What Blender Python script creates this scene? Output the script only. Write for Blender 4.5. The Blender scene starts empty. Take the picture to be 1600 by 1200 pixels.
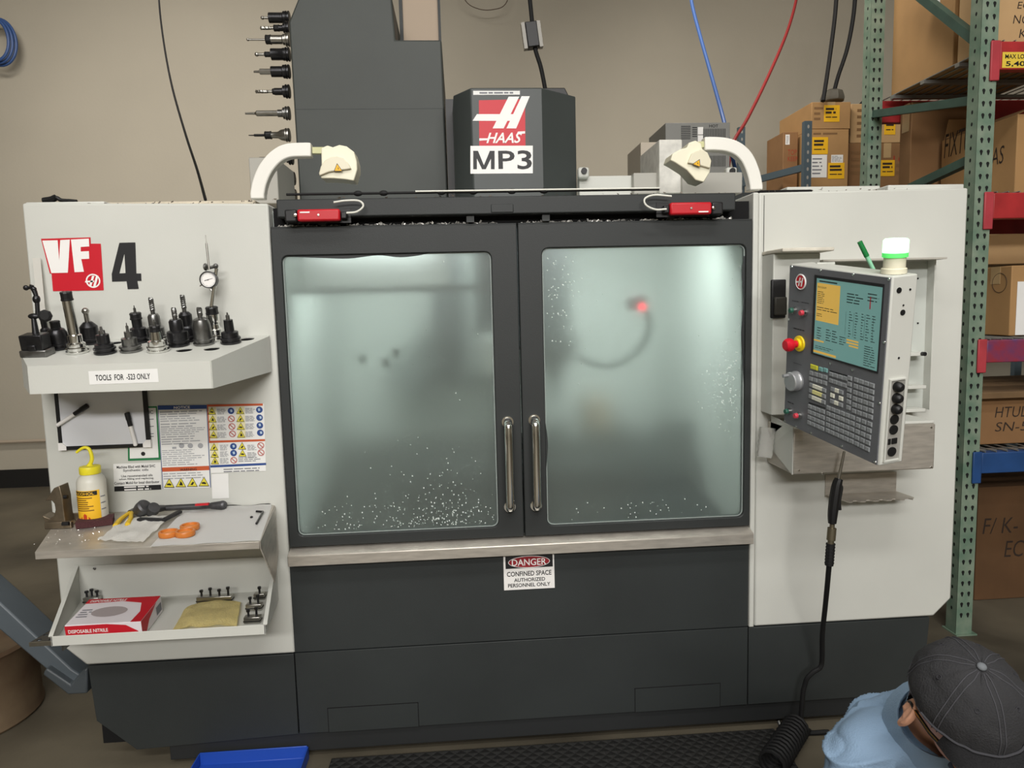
import bpy, bmesh, math, random
from mathutils import Vector, Matrix, noise
random.seed(7)
SC = bpy.context.scene
COL = SC.collection
PI = math.pi
V3 = Vector

# ------------------------------------------------------------------ camera, world, lights, exposure
F_PX, CX, CY = 1110.0, 800.0, 600.0
CAM = V3((0, -2.4, 1.56))
YAW, PIT, ROL = 0.06958681, 0.10592962, 0.02539209
FW = V3((math.sin(YAW)*math.cos(PIT), math.cos(YAW)*math.cos(PIT), -math.sin(PIT)))
_r = V3((math.cos(YAW), -math.sin(YAW), 0)); _d = FW.cross(_r)
RT = math.cos(ROL)*_r + math.sin(ROL)*_d
DN = -math.sin(ROL)*_r + math.cos(ROL)*_d
cam = bpy.data.objects.new('camera', bpy.data.cameras.new('camera'))
COL.objects.link(cam)
cam.matrix_world = Matrix(((RT.x, -DN.x, -FW.x, CAM.x), (RT.y, -DN.y, -FW.y, CAM.y), (RT.z, -DN.z, -FW.z, CAM.z), (0, 0, 0, 1)))
cam.data.sensor_fit = 'HORIZONTAL'; cam.data.sensor_width = 36.0
cam.data.lens = 36.0*F_PX/1600.0
cam.data.clip_start = 0.05; cam.data.clip_end = 60
SC.camera = cam
SC.view_settings.view_transform = 'Standard'
SC.view_settings.look = 'None'
SC.view_settings.gamma = 1.0
SC.view_settings.use_curve_mapping = False
SC.view_settings.exposure = -0.55
w = bpy.data.worlds.new('room_air'); SC.world = w; w.use_nodes = True
w.node_tree.nodes['Background'].inputs[0].default_value = (0.9, 0.95, 1.0, 1)
w.node_tree.nodes['Background'].inputs[1].default_value = 0.10

def area(name, loc, target, sx, sy, power, col=(1, 0.95, 0.87), spread=PI):
    l = bpy.data.lights.new(name, 'AREA'); l.shape = 'RECTANGLE'; l.size = sx; l.size_y = sy
    l.energy = power; l.color = col; l.spread = spread
    o = bpy.data.objects.new(name, l); COL.objects.link(o); o.location = loc
    o.rotation_euler = (V3(target)-V3(loc)).to_track_quat('-Z', 'Y').to_euler()
    return o
# ceiling tubes over the aisle and behind the machine, plus added front fill lamps
area('tube_or_fill_lamp', (-1.3, -2.1, 4.9), (-1.3, -2.0, 0), 2.4, 0.35, 48, (1, .975, .945))
area('tube_or_fill_lamp', (1.0, -2.4, 4.9), (1.0, -2.3, 0), 2.2, 0.35, 105, (1, .975, .945))
area('tube_or_fill_lamp', (-0.1, -5.2, 4.9), (0.0, -4.0, 0), 4.0, 0.5, 235, (1, .975, .945))  # unseen fill lamp added far out in front
area('tube_or_fill_lamp', (0.0, -7.5, 4.0), (0.2, -3.0, 1.2), 5.0, 0.5, 470, (1, .975, .945))  # unseen low fill lamp, added to brighten the area shaded by the tool shelf
area('tube_or_fill_lamp', (-2.2, 1.4, 4.9), (-2.4, 4.4, 2.0), 3.0, 0.35, 62, (1, 0.94, 0.87), math.radians(104))  # tilted and narrowed to brighten the wall while sparing the floor
area('tube_or_fill_lamp', (1.2, 1.8, 4.9), (2.9, 2.9, 2.2), 2.0, 0.35, 56, (1, 0.94, 0.86), math.radians(110))  # aimed sideways to brighten the carton sides and right wall
# one weak added curtain fill, then the work lights inside the enclosure
area('enclosure_lamp_or_fill', (-0.30, 0.16, 1.83), (-0.28, 0.50, 1.5), 0.45, 0.05, 1.05, (0.95, 1.0, 0.98))  # unseen weak lamp added only to brighten the splash curtain
area('enclosure_lamp_or_fill', (-0.28, 0.30, 1.84), (-0.25, 0.85, 1.15), 0.5, 0.06, 9.2, (0.95, 1.0, 0.98))
area('enclosure_lamp_or_fill', (0.62, 0.22, 1.85), (0.55, 0.85, 1.15), 0.4, 0.08, 12.3, (0.95, 1.0, 0.98))

# ------------------------------------------------------------------ helpers
def ray(px, py):
    return RT*((px-CX)/F_PX) + DN*((py-CY)/F_PX) + FW
def at(px, py, Y):
    v = ray(px, py); return CAM + v*((Y-CAM.y)/v.y)
def atz(px, py, Z):
    v = ray(px, py); return CAM + v*((Z-CAM.z)/v.z)

class Plane:
    def __init__(s, o, r, u):
        s.o = V3(o); s.r = V3(r).normalized(); u = V3(u)
        s.u = (u - s.r*u.dot(s.r)).normalized(); s.n = s.r.cross(s.u)
        if s.n.dot(CAM-s.o) < 0: s.n = -s.n
    def px(s, px, py, off=0.0):
        v = ray(px, py); o = s.o + s.n*off
        return CAM + v*((o-CAM).dot(s.n)/v.dot(s.n))
    def loc(s, px, py):
        p = s.px(px, py)-s.o; return p.dot(s.r), p.dot(s.u)
    def w(s, a, b, off=0.0):
        return s.o + s.r*a + s.u*b + s.n*off

FP = Plane((0, 0, 0), (1, 0, 0), (0, 0, 1))

def lin(c):
    c = c/255.0
    return c/12.92 if c <= 0.04045 else ((c+0.055)/1.055)**2.4
def rgb(t): return (lin(t[0]), lin(t[1]), lin(t[2]), 1)

MATS = {}
def mat(name, col, rough=0.5, metal=0.0, var=0.0, scale=6.0, bump=0.0, bscale=None, emit=0.0, ecol=None, trans=0.0, ior=1.45, coat=0.0, alpha=1.0, stretch=None, col2=None, detail=4.0, spec=0.5, shift=None):
    if name in MATS: return MATS[name]
    m = bpy.data.materials.new(name); m.use_nodes = True; MATS[name] = m
    nt = m.node_tree; b = nt.nodes['Principled BSDF']
    c = rgb(col)
    b.inputs['Base Color'].default_value = c
    b.inputs['Roughness'].default_value = rough; b.inputs['Metallic'].default_value = metal
    b.inputs['IOR'].default_value = ior; b.inputs['Transmission Weight'].default_value = trans
    b.inputs['Coat Weight'].default_value = coat; b.inputs['Alpha'].default_value = alpha
    b.inputs['Specular IOR Level'].default_value = spec
    if emit:
        b.inputs['Emission Color'].default_value = rgb(ecol or col); b.inputs['Emission Strength'].default_value = emit
    if var or bump or col2:
        tc = nt.nodes.new('ShaderNodeTexCoord'); src = tc.outputs['Object']
        if shift:
            mp0 = nt.nodes.new('ShaderNodeMapping'); mp0.inputs['Location'].default_value = shift; nt.links.new(src, mp0.inputs[0]); src = mp0.outputs[0]
        if stretch:
            mp = nt.nodes.new('ShaderNodeMapping'); mp.inputs['Scale'].default_value = stretch
            nt.links.new(src, mp.inputs[0]); src = mp.outputs[0]
        if var or col2:
            nz = nt.nodes.new('ShaderNodeTexNoise'); nz.inputs['Scale'].default_value = scale; nz.inputs['Detail'].default_value = detail
            nt.links.new(src, nz.inputs['Vector'])
            rp = nt.nodes.new('ShaderNodeValToRGB')
            rp.color_ramp.elements[0].position = 0.3; rp.color_ramp.elements[1].position = 0.7
            if col2: lo, hi = rgb(col2), c
            else: lo, hi = [x*(1-var) for x in c[:3]]+[1], [min(1, x*(1+var*0.6)) for x in c[:3]]+[1]
            rp.color_ramp.elements[0].color = lo; rp.color_ramp.elements[1].color = hi
            nt.links.new(nz.outputs['Fac'], rp.inputs[0]); nt.links.new(rp.outputs[0], b.inputs['Base Color'])
        if bump:
            n2 = nt.nodes.new('ShaderNodeTexNoise'); n2.inputs['Scale'].default_value = bscale or scale*6; n2.inputs['Detail'].default_value = 3
            nt.links.new(src, n2.inputs['Vector'])
            bp = nt.nodes.new('ShaderNodeBump'); bp.inputs['Strength'].default_value = bump; bp.inputs['Distance'].default_value = 0.01
            nt.links.new(n2.outputs['Fac'], bp.inputs['Height']); nt.links.new(bp.outputs[0], b.inputs['Normal'])
    return m

def catmull(pts, k=6):
    P = [V3(p) for p in pts]
    if len(P) < 3: return P
    Q = [P[0]*2-P[1]] + P + [P[-1]*2-P[-2]]
    out = []
    for i in range(1, len(Q)-2):
        a, b, c, d = Q[i-1:i+3]
        for j in range(k):
            t = j/k
            out.append(0.5*((2*b)+(c-a)*t+(2*a-5*b+4*c-d)*t*t+(3*b-a-3*c+d)*t**3))
    out.append(P[-1]); return out

def frame(d):
    d = V3(d).normalized(); a = V3((0, 0, 1)) if abs(d.z) < 0.9 else V3((1, 0, 0))
    x = a.cross(d).normalized(); return x, d.cross(x), d

class MB:
    def __init__(s): s.bm = bmesh.new(); s.mi = 0
    def m(s, i): s.mi = i; return s
    def face(s, pts):
        try:
            f = s.bm.faces.new([s.bm.verts.new(p) for p in pts]); f.material_index = s.mi; return f
        except ValueError: return None
    def _faces(s, vs, idx, smooth=False):
        for q in idx:
            try:
                f = s.bm.faces.new([vs[i] for i in q]); f.material_index = s.mi; f.smooth = smooth
            except ValueError: pass
    def hexa(s, p):   # 8 corners: bottom 4 (ccw), top 4
        vs = [s.bm.verts.new(V3(q)) for q in p]
        s._faces(vs, [(3, 2, 1, 0), (4, 5, 6, 7), (0, 1, 5, 4), (1, 2, 6, 5), (2, 3, 7, 6), (3, 0, 4, 7)]); return s
    def box(s, x0, x1, y0, y1, z0, z1):
        return s.hexa([(x0, y0, z0), (x1, y0, z0), (x1, y1, z0), (x0, y1, z0), (x0, y0, z1), (x1, y0, z1), (x1, y1, z1), (x0, y1, z1)])
    def obox(s, c, r, u, n, a, b, d):   # centre, three axes, half sizes
        c = V3(c); r = V3(r)*a; u = V3(u)*b; n = V3(n)*d
        return s.hexa([c-r-u-n, c+r-u-n, c+r+u-n, c-r+u-n, c-r-u+n, c+r-u+n, c+r+u+n, c-r+u+n])
    def pbox(s, pl, a0, a1, b0, b1, o0, o1):
        return s.hexa([pl.w(a0, b0, o0), pl.w(a1, b0, o0), pl.w(a1, b1, o0), pl.w(a0, b1, o0), pl.w(a0, b0, o1), pl.w(a1, b0, o1), pl.w(a1, b1, o1), pl.w(a0, b1, o1)])
    def prism(s, A, B):   # two matching loops
        a = [s.bm.verts.new(V3(p)) for p in A]; b = [s.bm.verts.new(V3(p)) for p in B]; n = len(a)
        s._faces(a, [tuple(range(n))[::-1]]); s._faces(b, [tuple(range(n))])
        for i in range(n): s._faces([a[i], a[(i+1) % n], b[(i+1) % n], b[i]], [(0, 1, 2, 3)])
        return s
    def prism_y(s, xz, y0, y1): return s.prism([(x, y0, z) for x, z in xz], [(x, y1, z) for x, z in xz])
    def prism_x(s, yz, x0, x1): return s.prism([(x0, y, z) for y, z in yz], [(x1, y, z) for y, z in yz])
    def prism_z(s, xy, z0, z1): return s.prism([(x, y, z0) for x, y in xy], [(x, y, z1) for x, y in xy])
    def lathe(s, prof, o=(0, 0, 0), d=(0, 0, 1), n=20, smooth=True, sx=1.0, ang=0.0):
        x, y, z = frame(d); o = V3(o); rings = []
        for r, h in prof:
            if r < 1e-6: rings.append([s.bm.verts.new(o+z*h)])
            else: rings.append([s.bm.verts.new(o+z*h+x*(r*sx*math.cos(2*PI*i/n+ang))+y*(r*math.sin(2*PI*i/n+ang))) for i in range(n)])
        for A, B in zip(rings, rings[1:]):
            for i in range(n):
                j = (i+1) % n
                if len(A) == 1 and len(B) == 1: continue
                if len(A) == 1: q = [A[0], B[j], B[i]]
                elif len(B) == 1: q = [A[i], A[j], B[0]]
                else: q = [A[i], A[j], B[j], B[i]]
                s._faces(q, [tuple(range(len(q)))], smooth)
        for R, rev in ((rings[0], True), (rings[-1], False)):
            if len(R) > 1: s._faces(R, [tuple(range(n))[::-1] if rev else tuple(range(n))])
        return s
    def cyl(s, p0, p1, r0, r1=None, n=16):
        p0 = V3(p0); p1 = V3(p1); L = (p1-p0).length
        return s.lathe([(r0, 0), (r0 if r1 is None else r1, L)], p0, p1-p0, n)
    def tube(s, pts, r, n=8, k=6, smooth=True):
        P = catmull(pts, k) if smooth else [V3(p) for p in pts]
        rs = r if callable(r) else (lambda t: r)
        x, y, _ = frame(P[1]-P[0]); rings = []
        for i, p in enumerate(P):
            d = (P[min(i+1, len(P)-1)]-P[max(i-1, 0)]).normalized()
            x = (x-d*x.dot(d)).normalized(); y = d.cross(x); q = rs(i/(len(P)-1))
            rings.append([s.bm.verts.new(p+x*(q*math.cos(2*PI*j/n))+y*(q*math.sin(2*PI*j/n))) for j in range(n)])
        for A, B in zip(rings, rings[1:]):
            for j in range(n): s._faces([A[j], A[(j+1) % n], B[(j+1) % n], B[j]], [(0, 1, 2, 3)], True)
        s._faces(rings[0], [tuple(range(n))[::-1]]); s._faces(rings[-1], [tuple(range(n))]); return s
    def strip(s, pts, w_, h, up=(0, 0, 1)):  # bar of rectangular section along a path
        P = [V3(p) for p in pts]; up = V3(up); rings = []
        for i, p in enumerate(P):
            d = (P[min(i+1, len(P)-1)]-P[max(i-1, 0)]).normalized(); x = d.cross(up).normalized(); y = x.cross(d)
            rings.append([s.bm.verts.new(p+x*a*w_/2+y*b*h/2) for a, b in ((-1, -1), (1, -1), (1, 1), (-1, 1))])
        for A, B in zip(rings, rings[1:]):
            for j in range(4): s._faces([A[j], A[(j+1) % 4], B[(j+1) % 4], B[j]], [(0, 1, 2, 3)])
        s._faces(rings[0], [(3, 2, 1, 0)]); s._faces(rings[-1], [(0, 1, 2, 3)]); return s
    def plate(s, pl, outer, holes, o0, o1):   # flat sheet with holes; 2D loops in plane coordinates
        for off in (o0, o1):
            es = []; loops = []
            for L in [outer]+holes:
                vs = [s.bm.verts.new(pl.w(a, b, off)) for a, b in L]; loops.append(vs)
                for i in range(len(vs)): es.append(s.bm.edges.new((vs[i], vs[(i+1) % len(vs)])))
            g = bmesh.ops.triangle_fill(s.bm, use_beauty=True, use_dissolve=False, edges=es)
            for f in g['geom']:
                if isinstance(f, bmesh.types.BMFace): f.material_index = s.mi
            if off == o0: first = loops
        for A, B in zip(first, loops):
            n = len(A)
            for i in range(n): s._faces([A[i], A[(i+1) % n], B[(i+1) % n], B[i]], [(0, 1, 2, 3)])
        return s
    def poly(s, pl, pxs, off): return s.face([pl.px(x, y, off) for x, y in pxs])
    def ball(s, c, r, n=16, m_=10, axes=None, sc=(1, 1, 1)):
        c = V3(c); X, Y, Z = axes or (V3((1, 0, 0)), V3((0, 1, 0)), V3((0, 0, 1)))
        rings = []
        for i in range(m_+1):
            t = PI*i/m_
            if i in (0, m_): rings.append([s.bm.verts.new(c+Z*(r*sc[2]*math.cos(t)))])
            else: rings.append([s.bm.verts.new(c+X*(r*sc[0]*math.sin(t)*math.cos(2*PI*j/n))+Y*(r*sc[1]*math.sin(t)*math.sin(2*PI*j/n))+Z*(r*sc[2]*math.cos(t))) for j in range(n)])
        for A, B in zip(rings, rings[1:]):
            for i in range(n):
                j = (i+1) % n
                q = [A[0], B[i], B[j]] if len(A) == 1 else ([A[i], B[0], A[j]] if len(B) == 1 else [A[i], B[i], B[j], A[j]])
                s._faces(q, [tuple(range(len(q)))], True)
        return s
    def build(s, name, mats, parent=None, bevel=0.0, local=False, kind=None, label=None, sharp=35, recalc=True, seg=2):
        if recalc: bmesh.ops.recalc_face_normals(s.bm, faces=s.bm.faces[:])
        me = bpy.data.meshes.new(name)
        if not local:
            if parent is not None: s.bm.transform(WM[parent.name].inverted())
            else:
                xs = [v.co for v in s.bm.verts]
                lo = V3((min(v[i] for v in xs) for i in range(3))); hi = V3((max(v[i] for v in xs) for i in range(3)))
                org = V3(((lo.x+hi.x)/2, (lo.y+hi.y)/2, lo.z)); s.bm.transform(Matrix.Translation(-org))
        s.bm.to_mesh(me); s.bm.free()
        for q in (mats if isinstance(mats, (list, tuple)) else [mats]): me.materials.append(q)
        for p in me.polygons: p.use_smooth = True
        me.set_sharp_from_angle(angle=math.radians(sharp))
        o = bpy.data.objects.new(name, me); COL.objects.link(o)
        if parent is not None: o.parent = parent; WM[o.name] = WM[parent.name].copy()
        else:
            if not local: o.location = org; WM[o.name] = Matrix.Translation(org)
            else: WM[o.name] = Matrix()
        if bevel:
            bv = o.modifiers.new('edge', 'BEVEL'); bv.width = bevel; bv.segments = seg; bv.limit_method = 'ANGLE'; bv.angle_limit = math.radians(40)
        if kind: o['kind'] = kind
        if label: o['label'] = label
        return o
WM = {}

def thing(name, label, cat, loc, group=None, mtx=None):
    o = bpy.data.objects.new(name, None); COL.objects.link(o); o.empty_display_size = 0.05
    M = Matrix.Translation(V3(loc)) @ (mtx.to_4x4() if mtx else Matrix())
    o.matrix_world = M; WM[o.name] = M.copy()
    o['label'] = label; o['category'] = cat
    if group: o['group'] = group
    return o
def tag(o, label, cat, group=None):
    o['label'] = label; o['category'] = cat
    if group: o['group'] = group
    return o

_fc = bpy.data.curves.new('lettering_source', 'FONT'); _fo = bpy.data.objects.new('lettering_source', _fc); COL.objects.link(_fo)
def text_mesh(body, bold=0.0, shear=0.0):
    _fc.body = body; _fc.offset = bold; _fc.shear = shear; _fc.resolution_u = 3; _fc.align_x = 'LEFT'
    dg = bpy.context.evaluated_depsgraph_get(); dg.update()
    me = bpy.data.meshes.new_from_object(_fo.evaluated_get(dg), depsgraph=dg)
    vs = [v.co.copy() for v in me.vertices]; fs = [tuple(p.vertices) for p in me.polygons]
    bpy.data.meshes.remove(me); return vs, fs
def add_text(mb, body, pl, rect, off, bold=0.0, shear=0.0, ab=False):
    vs, fs = text_mesh(body, bold, shear)
    if not vs: return mb
    x0 = min(v.x for v in vs); x1 = max(v.x for v in vs); y0 = min(v.y for v in vs); y1 = max(v.y for v in vs)
    if ab: a0, b0, a1, b1 = rect
    else:
        xm, ym = (rect[0]+rect[2])/2, (rect[1]+rect[3])/2
        ca, cb = pl.loc(xm, ym)
        W = (V3(pl.loc(rect[2], ym)+(0,))-V3(pl.loc(rect[0], ym)+(0,))).length
        H = (V3(pl.loc(xm, rect[3])+(0,))-V3(pl.loc(xm, rect[1])+(0,))).length
        a0, a1, b0, b1 = ca-W/2, ca+W/2, cb-H/2, cb+H/2
    bv = [mb.bm.verts.new(pl.w(a0+(v.x-x0)/max(x1-x0, 1e-6)*(a1-a0), b0+(v.y-y0)/max(y1-y0, 1e-6)*(b1-b0), off)) for v in vs]
    for f in fs: mb._faces([bv[i] for i in f], [tuple(range(len(f)))])
    return mb
def add_lines(mb, pl, rect, n, off, fill=0.55, jag=0.25, ab=False):   # small print too fine to read
    a0, b1 = (rect[0], rect[3]) if ab else pl.loc(rect[0], rect[1]); a1, b0 = (rect[2], rect[1]) if ab else pl.loc(rect[2], rect[3])
    st = (b1-b0)/n
    for i in range(n):
        t = b1-st*(i+0.5); h = st*fill/2; a = a0; end = a1-(a1-a0)*random.random()*jag
        while a < end:
            wd = min(st*(1.5+3*random.random()), end-a); mb.face([pl.w(a, t-h, off), pl.w(a+wd, t-h, off), pl.w(a+wd, t+h, off), pl.w(a, t+h, off)])
            a += wd+st*0.5
    return mb
def disc(mb, pl, px, py, rpx, off, n=20, ab=None, r=None):
    a, b = ab or pl.loc(px, py)
    if r is None:
        a2, b2 = pl.loc(px, py+rpx); r = math.hypot(a2-a, b2-b)
    return mb.face([pl.w(a+r*math.cos(2*PI*i/n), b+r*math.sin(2*PI*i/n), off) for i in range(n)])
def ring(mb, pl, ab, r0, r1, off, n=24):
    for i in range(n):
        t0, t1 = 2*PI*i/n, 2*PI*(i+1)/n
        mb.face([pl.w(ab[0]+r*math.cos(t), ab[1]+r*math.sin(t), off) for r, t in ((r0, t0), (r1, t0), (r1, t1), (r0, t1))])
    return mb
def rrect(a0, b0, a1, b1, r, n=6):
    out = []
    for cx_, cy_, s in ((a1-r, b1-r, 0), (a0+r, b1-r, 1), (a0+r, b0+r, 2), (a1-r, b0+r, 3)):
        for i in range(n+1):
            t = PI/2*(s+i/n); out.append((cx_+r*math.cos(t), cy_+r*math.sin(t)))
    return out
def copy_tree(root, loc=None, M=None, label=None, group=None):
    c = root.copy(); COL.objects.link(c)
    if M is not None: c.matrix_world = M
    elif loc is not None: c.location = loc
    if label: c['label'] = label
    if group: c['group'] = group
    for ch in list(root.children):
        d = ch.copy(); COL.objects.link(d); d.parent = c
        for g in list(ch.children):
            e = g.copy(); COL.objects.link(e); e.parent = d
    return c

# ------------------------------------------------------------------ materials
WHITE = mat('white_paint', (203, 204, 197), 0.5, var=0.06, scale=2.2, bump=0.03, bscale=260)
GREY = mat('grey_paint', (43, 46, 46), 0.55, var=0.10, scale=3.0, bump=0.05, bscale=300)
DGREY = mat('dark_grey_paint', (46, 50, 50), 0.55, var=0.12, scale=3.0, bump=0.05, bscale=300)
BLACK = mat('black_plastic', (24, 24, 25), 0.45)
RUBBER = mat('black_rubber', (16, 16, 17), 0.7)
GAP = mat('gap_black', (8, 8, 9), 0.9)
CHROME = mat('chrome', (225, 225, 222), 0.12, 1.0)
STEEL = mat('ground_steel', (176, 174, 168), 0.3, 1.0, var=0.12, scale=40)
STAIN = mat('stainless_sheet', (196, 190, 180), 0.4, 0.6, var=0.18, scale=14, stretch=(1, 1, 6), bump=0.03, bscale=200)
OXIDE = mat('black_oxide', (62, 62, 64), 0.3, 0.8, var=0.2, scale=60)
TGREY = mat('dark_tool_steel', (128, 128, 126), 0.3, 0.9, var=0.2, scale=60)
CREAM = mat('cream_plastic', (232, 228, 204), 0.4)
RED = mat('red_plastic', (190, 24, 36), 0.4)
REDINK = mat('red_ink', (198, 22, 40), 0.45)
WINK = mat('white_ink', (240, 238, 235), 0.5)
BINK = mat('black_ink', (30, 30, 32), 0.5)
GINK = mat('grey_ink', (120, 122, 128), 0.6)
PAPER = mat('paper', (235, 235, 232), 0.8, var=0.03, scale=8)
YEL = mat('yellow_ink', (228, 214, 70), 0.5)
ORINK = mat('orange_ink', (200, 92, 52), 0.5)
BLUINK = mat('blue_ink', (44, 74, 138), 0.5)
GRNINK = mat('green_ink', (38, 122, 74), 0.5)
# ------------------------------------------------------------------ room
FSHIFT = (3.3, 1.2, 0)  # noise offset placing paler floor front left and darker floor back left
WALLM = mat('beige_wall', (178, 171, 155), 0.75, var=0.06, scale=0.9, bump=0.08, bscale=40)
FLOORM = mat('mottled_concrete', (124, 116, 98), 0.6, col2=(44, 40, 33), shift=FSHIFT, scale=0.8, detail=11, bump=0.1, bscale=30)
def struct(name, mb, m): o = mb.build(name, m); o['kind'] = 'structure'; return o
struct('floor', MB().box(-8, 9, -8, 4.7, -0.1, 0), FLOORM)
struct('wall_back', MB().box(-8, 9, 4.5, 4.7, 0, 6), WALLM)
struct('wall_left', MB().box(-8.2, -8, -8, 4.7, 0, 6), WALLM)
struct('wall_right', MB().box(9, 9.2, -8, 4.7, 0, 6), WALLM)
struct('wall_front', MB().box(-8, 9, -8.2, -8, 0, 6), WALLM)
struct('ceiling', MB().box(-8, 9, -8, 4.7, 6, 6.1), mat('ceiling_paint', (205, 202, 196), 0.8))
struct('baseboard_back', MB().prism_x([(4.47, 0), (4.5, 0), (4.5, 0.17), (4.48, 0.17)], -8, 9), mat('black_cove', (20, 19, 18), 0.6))
mb = MB(); zc = at(30, 690, 4.45).z
mb.tube([(-8, 4.46, zc), (9, 4.46, zc)], 0.016, 8, smooth=False)
for i in range(9): mb.box(-7.5+i*1.9, -7.45+i*1.9, 4.435, 4.5, zc-.03, zc+.03)
tag(mb.build('wall_conduit', mat('conduit_paint', (170, 156, 138), 0.6)), 'thin horizontal conduit clipped low along the beige wall, left of the machine', 'conduit')

# ------------------------------------------------------------------ the milling machine
ma = thing('milling_machine', 'large white and dark grey enclosed vertical milling machine with two frosted sliding doors', 'milling machine', (0.2, 0.6, 0))
XL, XD0, XDM, XD1, XR = -1.372, -0.607, 0.197, 1.0, 1.770
ZT, ZB = 1.93, 0.392
mb = MB(); mb.prism_y([(XL, ZT), (XL, 0.456), (-1.306, ZB), (XD0-.003, ZB), (XD0-.003, ZT-.012)], 0, 1.35)
mb.build('left_enclosure', WHITE, ma, bevel=0.006)
mb = MB(); mb.prism_y([(1.025, ZT), (1.025, ZB), (1.705, ZB), (XR, 0.456), (XR, ZT+.006)], 0, 1.35)
mb.build('right_enclosure', WHITE, ma, bevel=0.006)
mb = MB(); mb.box(1.003, 1.022, -0.006, 0.6, ZB, ZT)
mb.build('door_post', WHITE, ma, bevel=0.004)
# seams of the cover sheet on the right enclosure
mb = MB(); s = [FP.loc(1194, 305), FP.loc(1196, 403), FP.loc(1212, 403)]
mb.box(s[0][0]-.001, s[0][0]+.001, -0.001, 0.02, s[1][1], ZT-.01); mb.box(s[0][0], s[2][0], -0.001, 0.02, s[1][1]-.001, s[1][1]+.001)
mb.build('seam', GAP, ma)
# covers along the top
def topbar(name, pts, Y, dep, m):
    z0 = min(FP.px(x, y).z for x, y in pts)
    a = at(*pts[0], Y); b = at(*pts[1], Y)
    return MB().box(a.x, b.x, Y, Y+dep, b.z, a.z).build(name, m, ma, bevel=0.004)
topbar('roof_cover', [(39, 316), (164, 331)], 0.03, 0.5, WHITE)
topbar('roof_cover', [(166, 316), (400, 331)], 0.12, 0.5, mat('dusty_cream_paint', (206, 196, 176), 0.6, var=0.15, scale=20))
topbar('roof_cover', [(1230, 292), (1375, 306)], 0.25, 0.4, WHITE)
topbar('roof_cover', [(1388, 289), (1506, 303)], 0.08, 0.4, WHITE)
topbar('roof_strip', [(1184, 297), (1270, 306)], 0.14, 0.1, GAP)
topbar('rear_rail', [(905, 275), (990, 306)], 0.5, 0.06, WHITE)
topbar('rear_rail', [(990, 270), (1030, 303)], 0.46, 0.05, mat('grey_sheet', (170, 168, 160), 0.5))
topbar('cable_cover', [(1030, 218), (1066, 302)], 0.42, 0.3, mat('dirty_white_paint', (214, 212, 204), 0.5, var=0.16, scale=30))
topbar('cable_cover', [(1066, 270), (1160, 302)], 0.40, 0.3, mat('grey_sheet', (170, 168, 160), 0.5))
topbar('electrical_box', [(1001, 222), (1040, 272)], 0.75, 0.25, mat('tan_grey_paint', (176, 166, 150), 0.55))
topbar('side_box', [(388, 246), (436, 318)], 0.55, 0.3, mat('grey_sheet', (170, 168, 160), 0.5))
for px_ in (911, 1141):
    p = at(px_, 268, 0.48); mb = MB(); mb.box(p.x-.022, p.x+.022, 0.46, 0.50, p.z-.028, p.z+.014)
    lg = mb.build('lifting_lug', WHITE, ma, bevel=0.008)
    MB().cyl((p.x, 0.459, p.z-.002), (p.x, 0.452, p.z-.002), 0.012).build('lug_hole', BLACK, lg)
# chips and dirt on the roof edge
def chips(mb, n, x0, x1, y0, y1, z, s0=.002, s1=.006):
    for i in range(n):
        c = V3((random.uniform(x0, x1), random.uniform(y0, y1), z)); r = random.uniform(s0, s1)
        X = V3((random.uniform(-1, 1), random.uniform(-.5, .5), random.uniform(-.4, .4))).normalized(); N_ = V3((random.uniform(-.6, .6), -1, random.uniform(.1, 1))).normalized(); Y_ = N_.cross(X).normalized()
        c.z += r*.45
        mb.face([c-X*r-Y_*r*.4, c+X*r-Y_*r*.3, c+X*r*.8+Y_*r*.5+N_*r*.2, c-X*r*.7+Y_*r*.5-N_*r*.2])
    return mb
# the dark lower panels
def low(name, poly_, y0=0.0, y1=0.4, m=DGREY): return MB().prism_y(poly_, y0, y1).build(name, m, ma, bevel=0.0015)
ZS = 0.094; g = 0.0018
low('lower_panel', [(XD0-.008, ZB-.004), (-1.302, ZB-.004), (-1.290, 0.19), (-1.165, 0.075), (XD0-.008, ZS)])
low('lower_panel', [(XD0-.004, ZB-g), (XD0-.004, ZS), (1.003-g, ZS), (1.003-g, ZB-g)])
low('lower_panel', [(XD0-.004, 0.712), (XD0-.004, ZB+g), (1.001, ZB+g), (1.001, 0.712)])
low('lower_panel', [(1.003+g, ZB-.004), (1.003+g, ZS), (1.672, ZS), (1.690, ZB-.004)])
MB().box(-1.28, 1.66, 0.012, 0.3, 0.1, 0.69).build('inner_frame', GAP, ma)
MB().prism_y([(-1.06, ZS), (-1.06, 0.022), (1.655, 0.022), (1.655, ZS)], 0.01, 0.5).build('toe_plate', mat('toe_paint', (36, 38, 39), 0.6), ma, bevel=0.003)
for x in (-0.95, 0.2, 1.5):
    for y in (0.2, 1.1): MB().cyl((x, y, 0), (x, y, 0.4 if y > 1 else 0.06), 0.05).build('levelling_foot', BLACK, ma)
MB().box(-1.25, 1.6, 0.45, 1.4, 0.06, 0.66).build('machine_base', DGREY, ma)
for L in ([(512, 1107), (653, 1097)], [(992, 1075), (1125, 1068)]):
    a0, b = FP.loc(*L[0]); a1, b2 = FP.loc(*L[1]); b = (b+b2)/2
    mb = MB(); t = 0.0012
    mb.box(a0-t, a0+t, -0.0015, 0.01, ZS, b); mb.box(a1-t, a1+t, -0.0015, 0.01, ZS, b); mb.box(a0-t, a1+t, -0.0015, 0.01, b-t, b+t)
    mb.build('access_cover_gap', GAP, ma)
    MB().box(a0+t, a1-t, -0.0025, 0.01, ZS+.001, b-t).build('access_cover', DGREY, ma)
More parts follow.
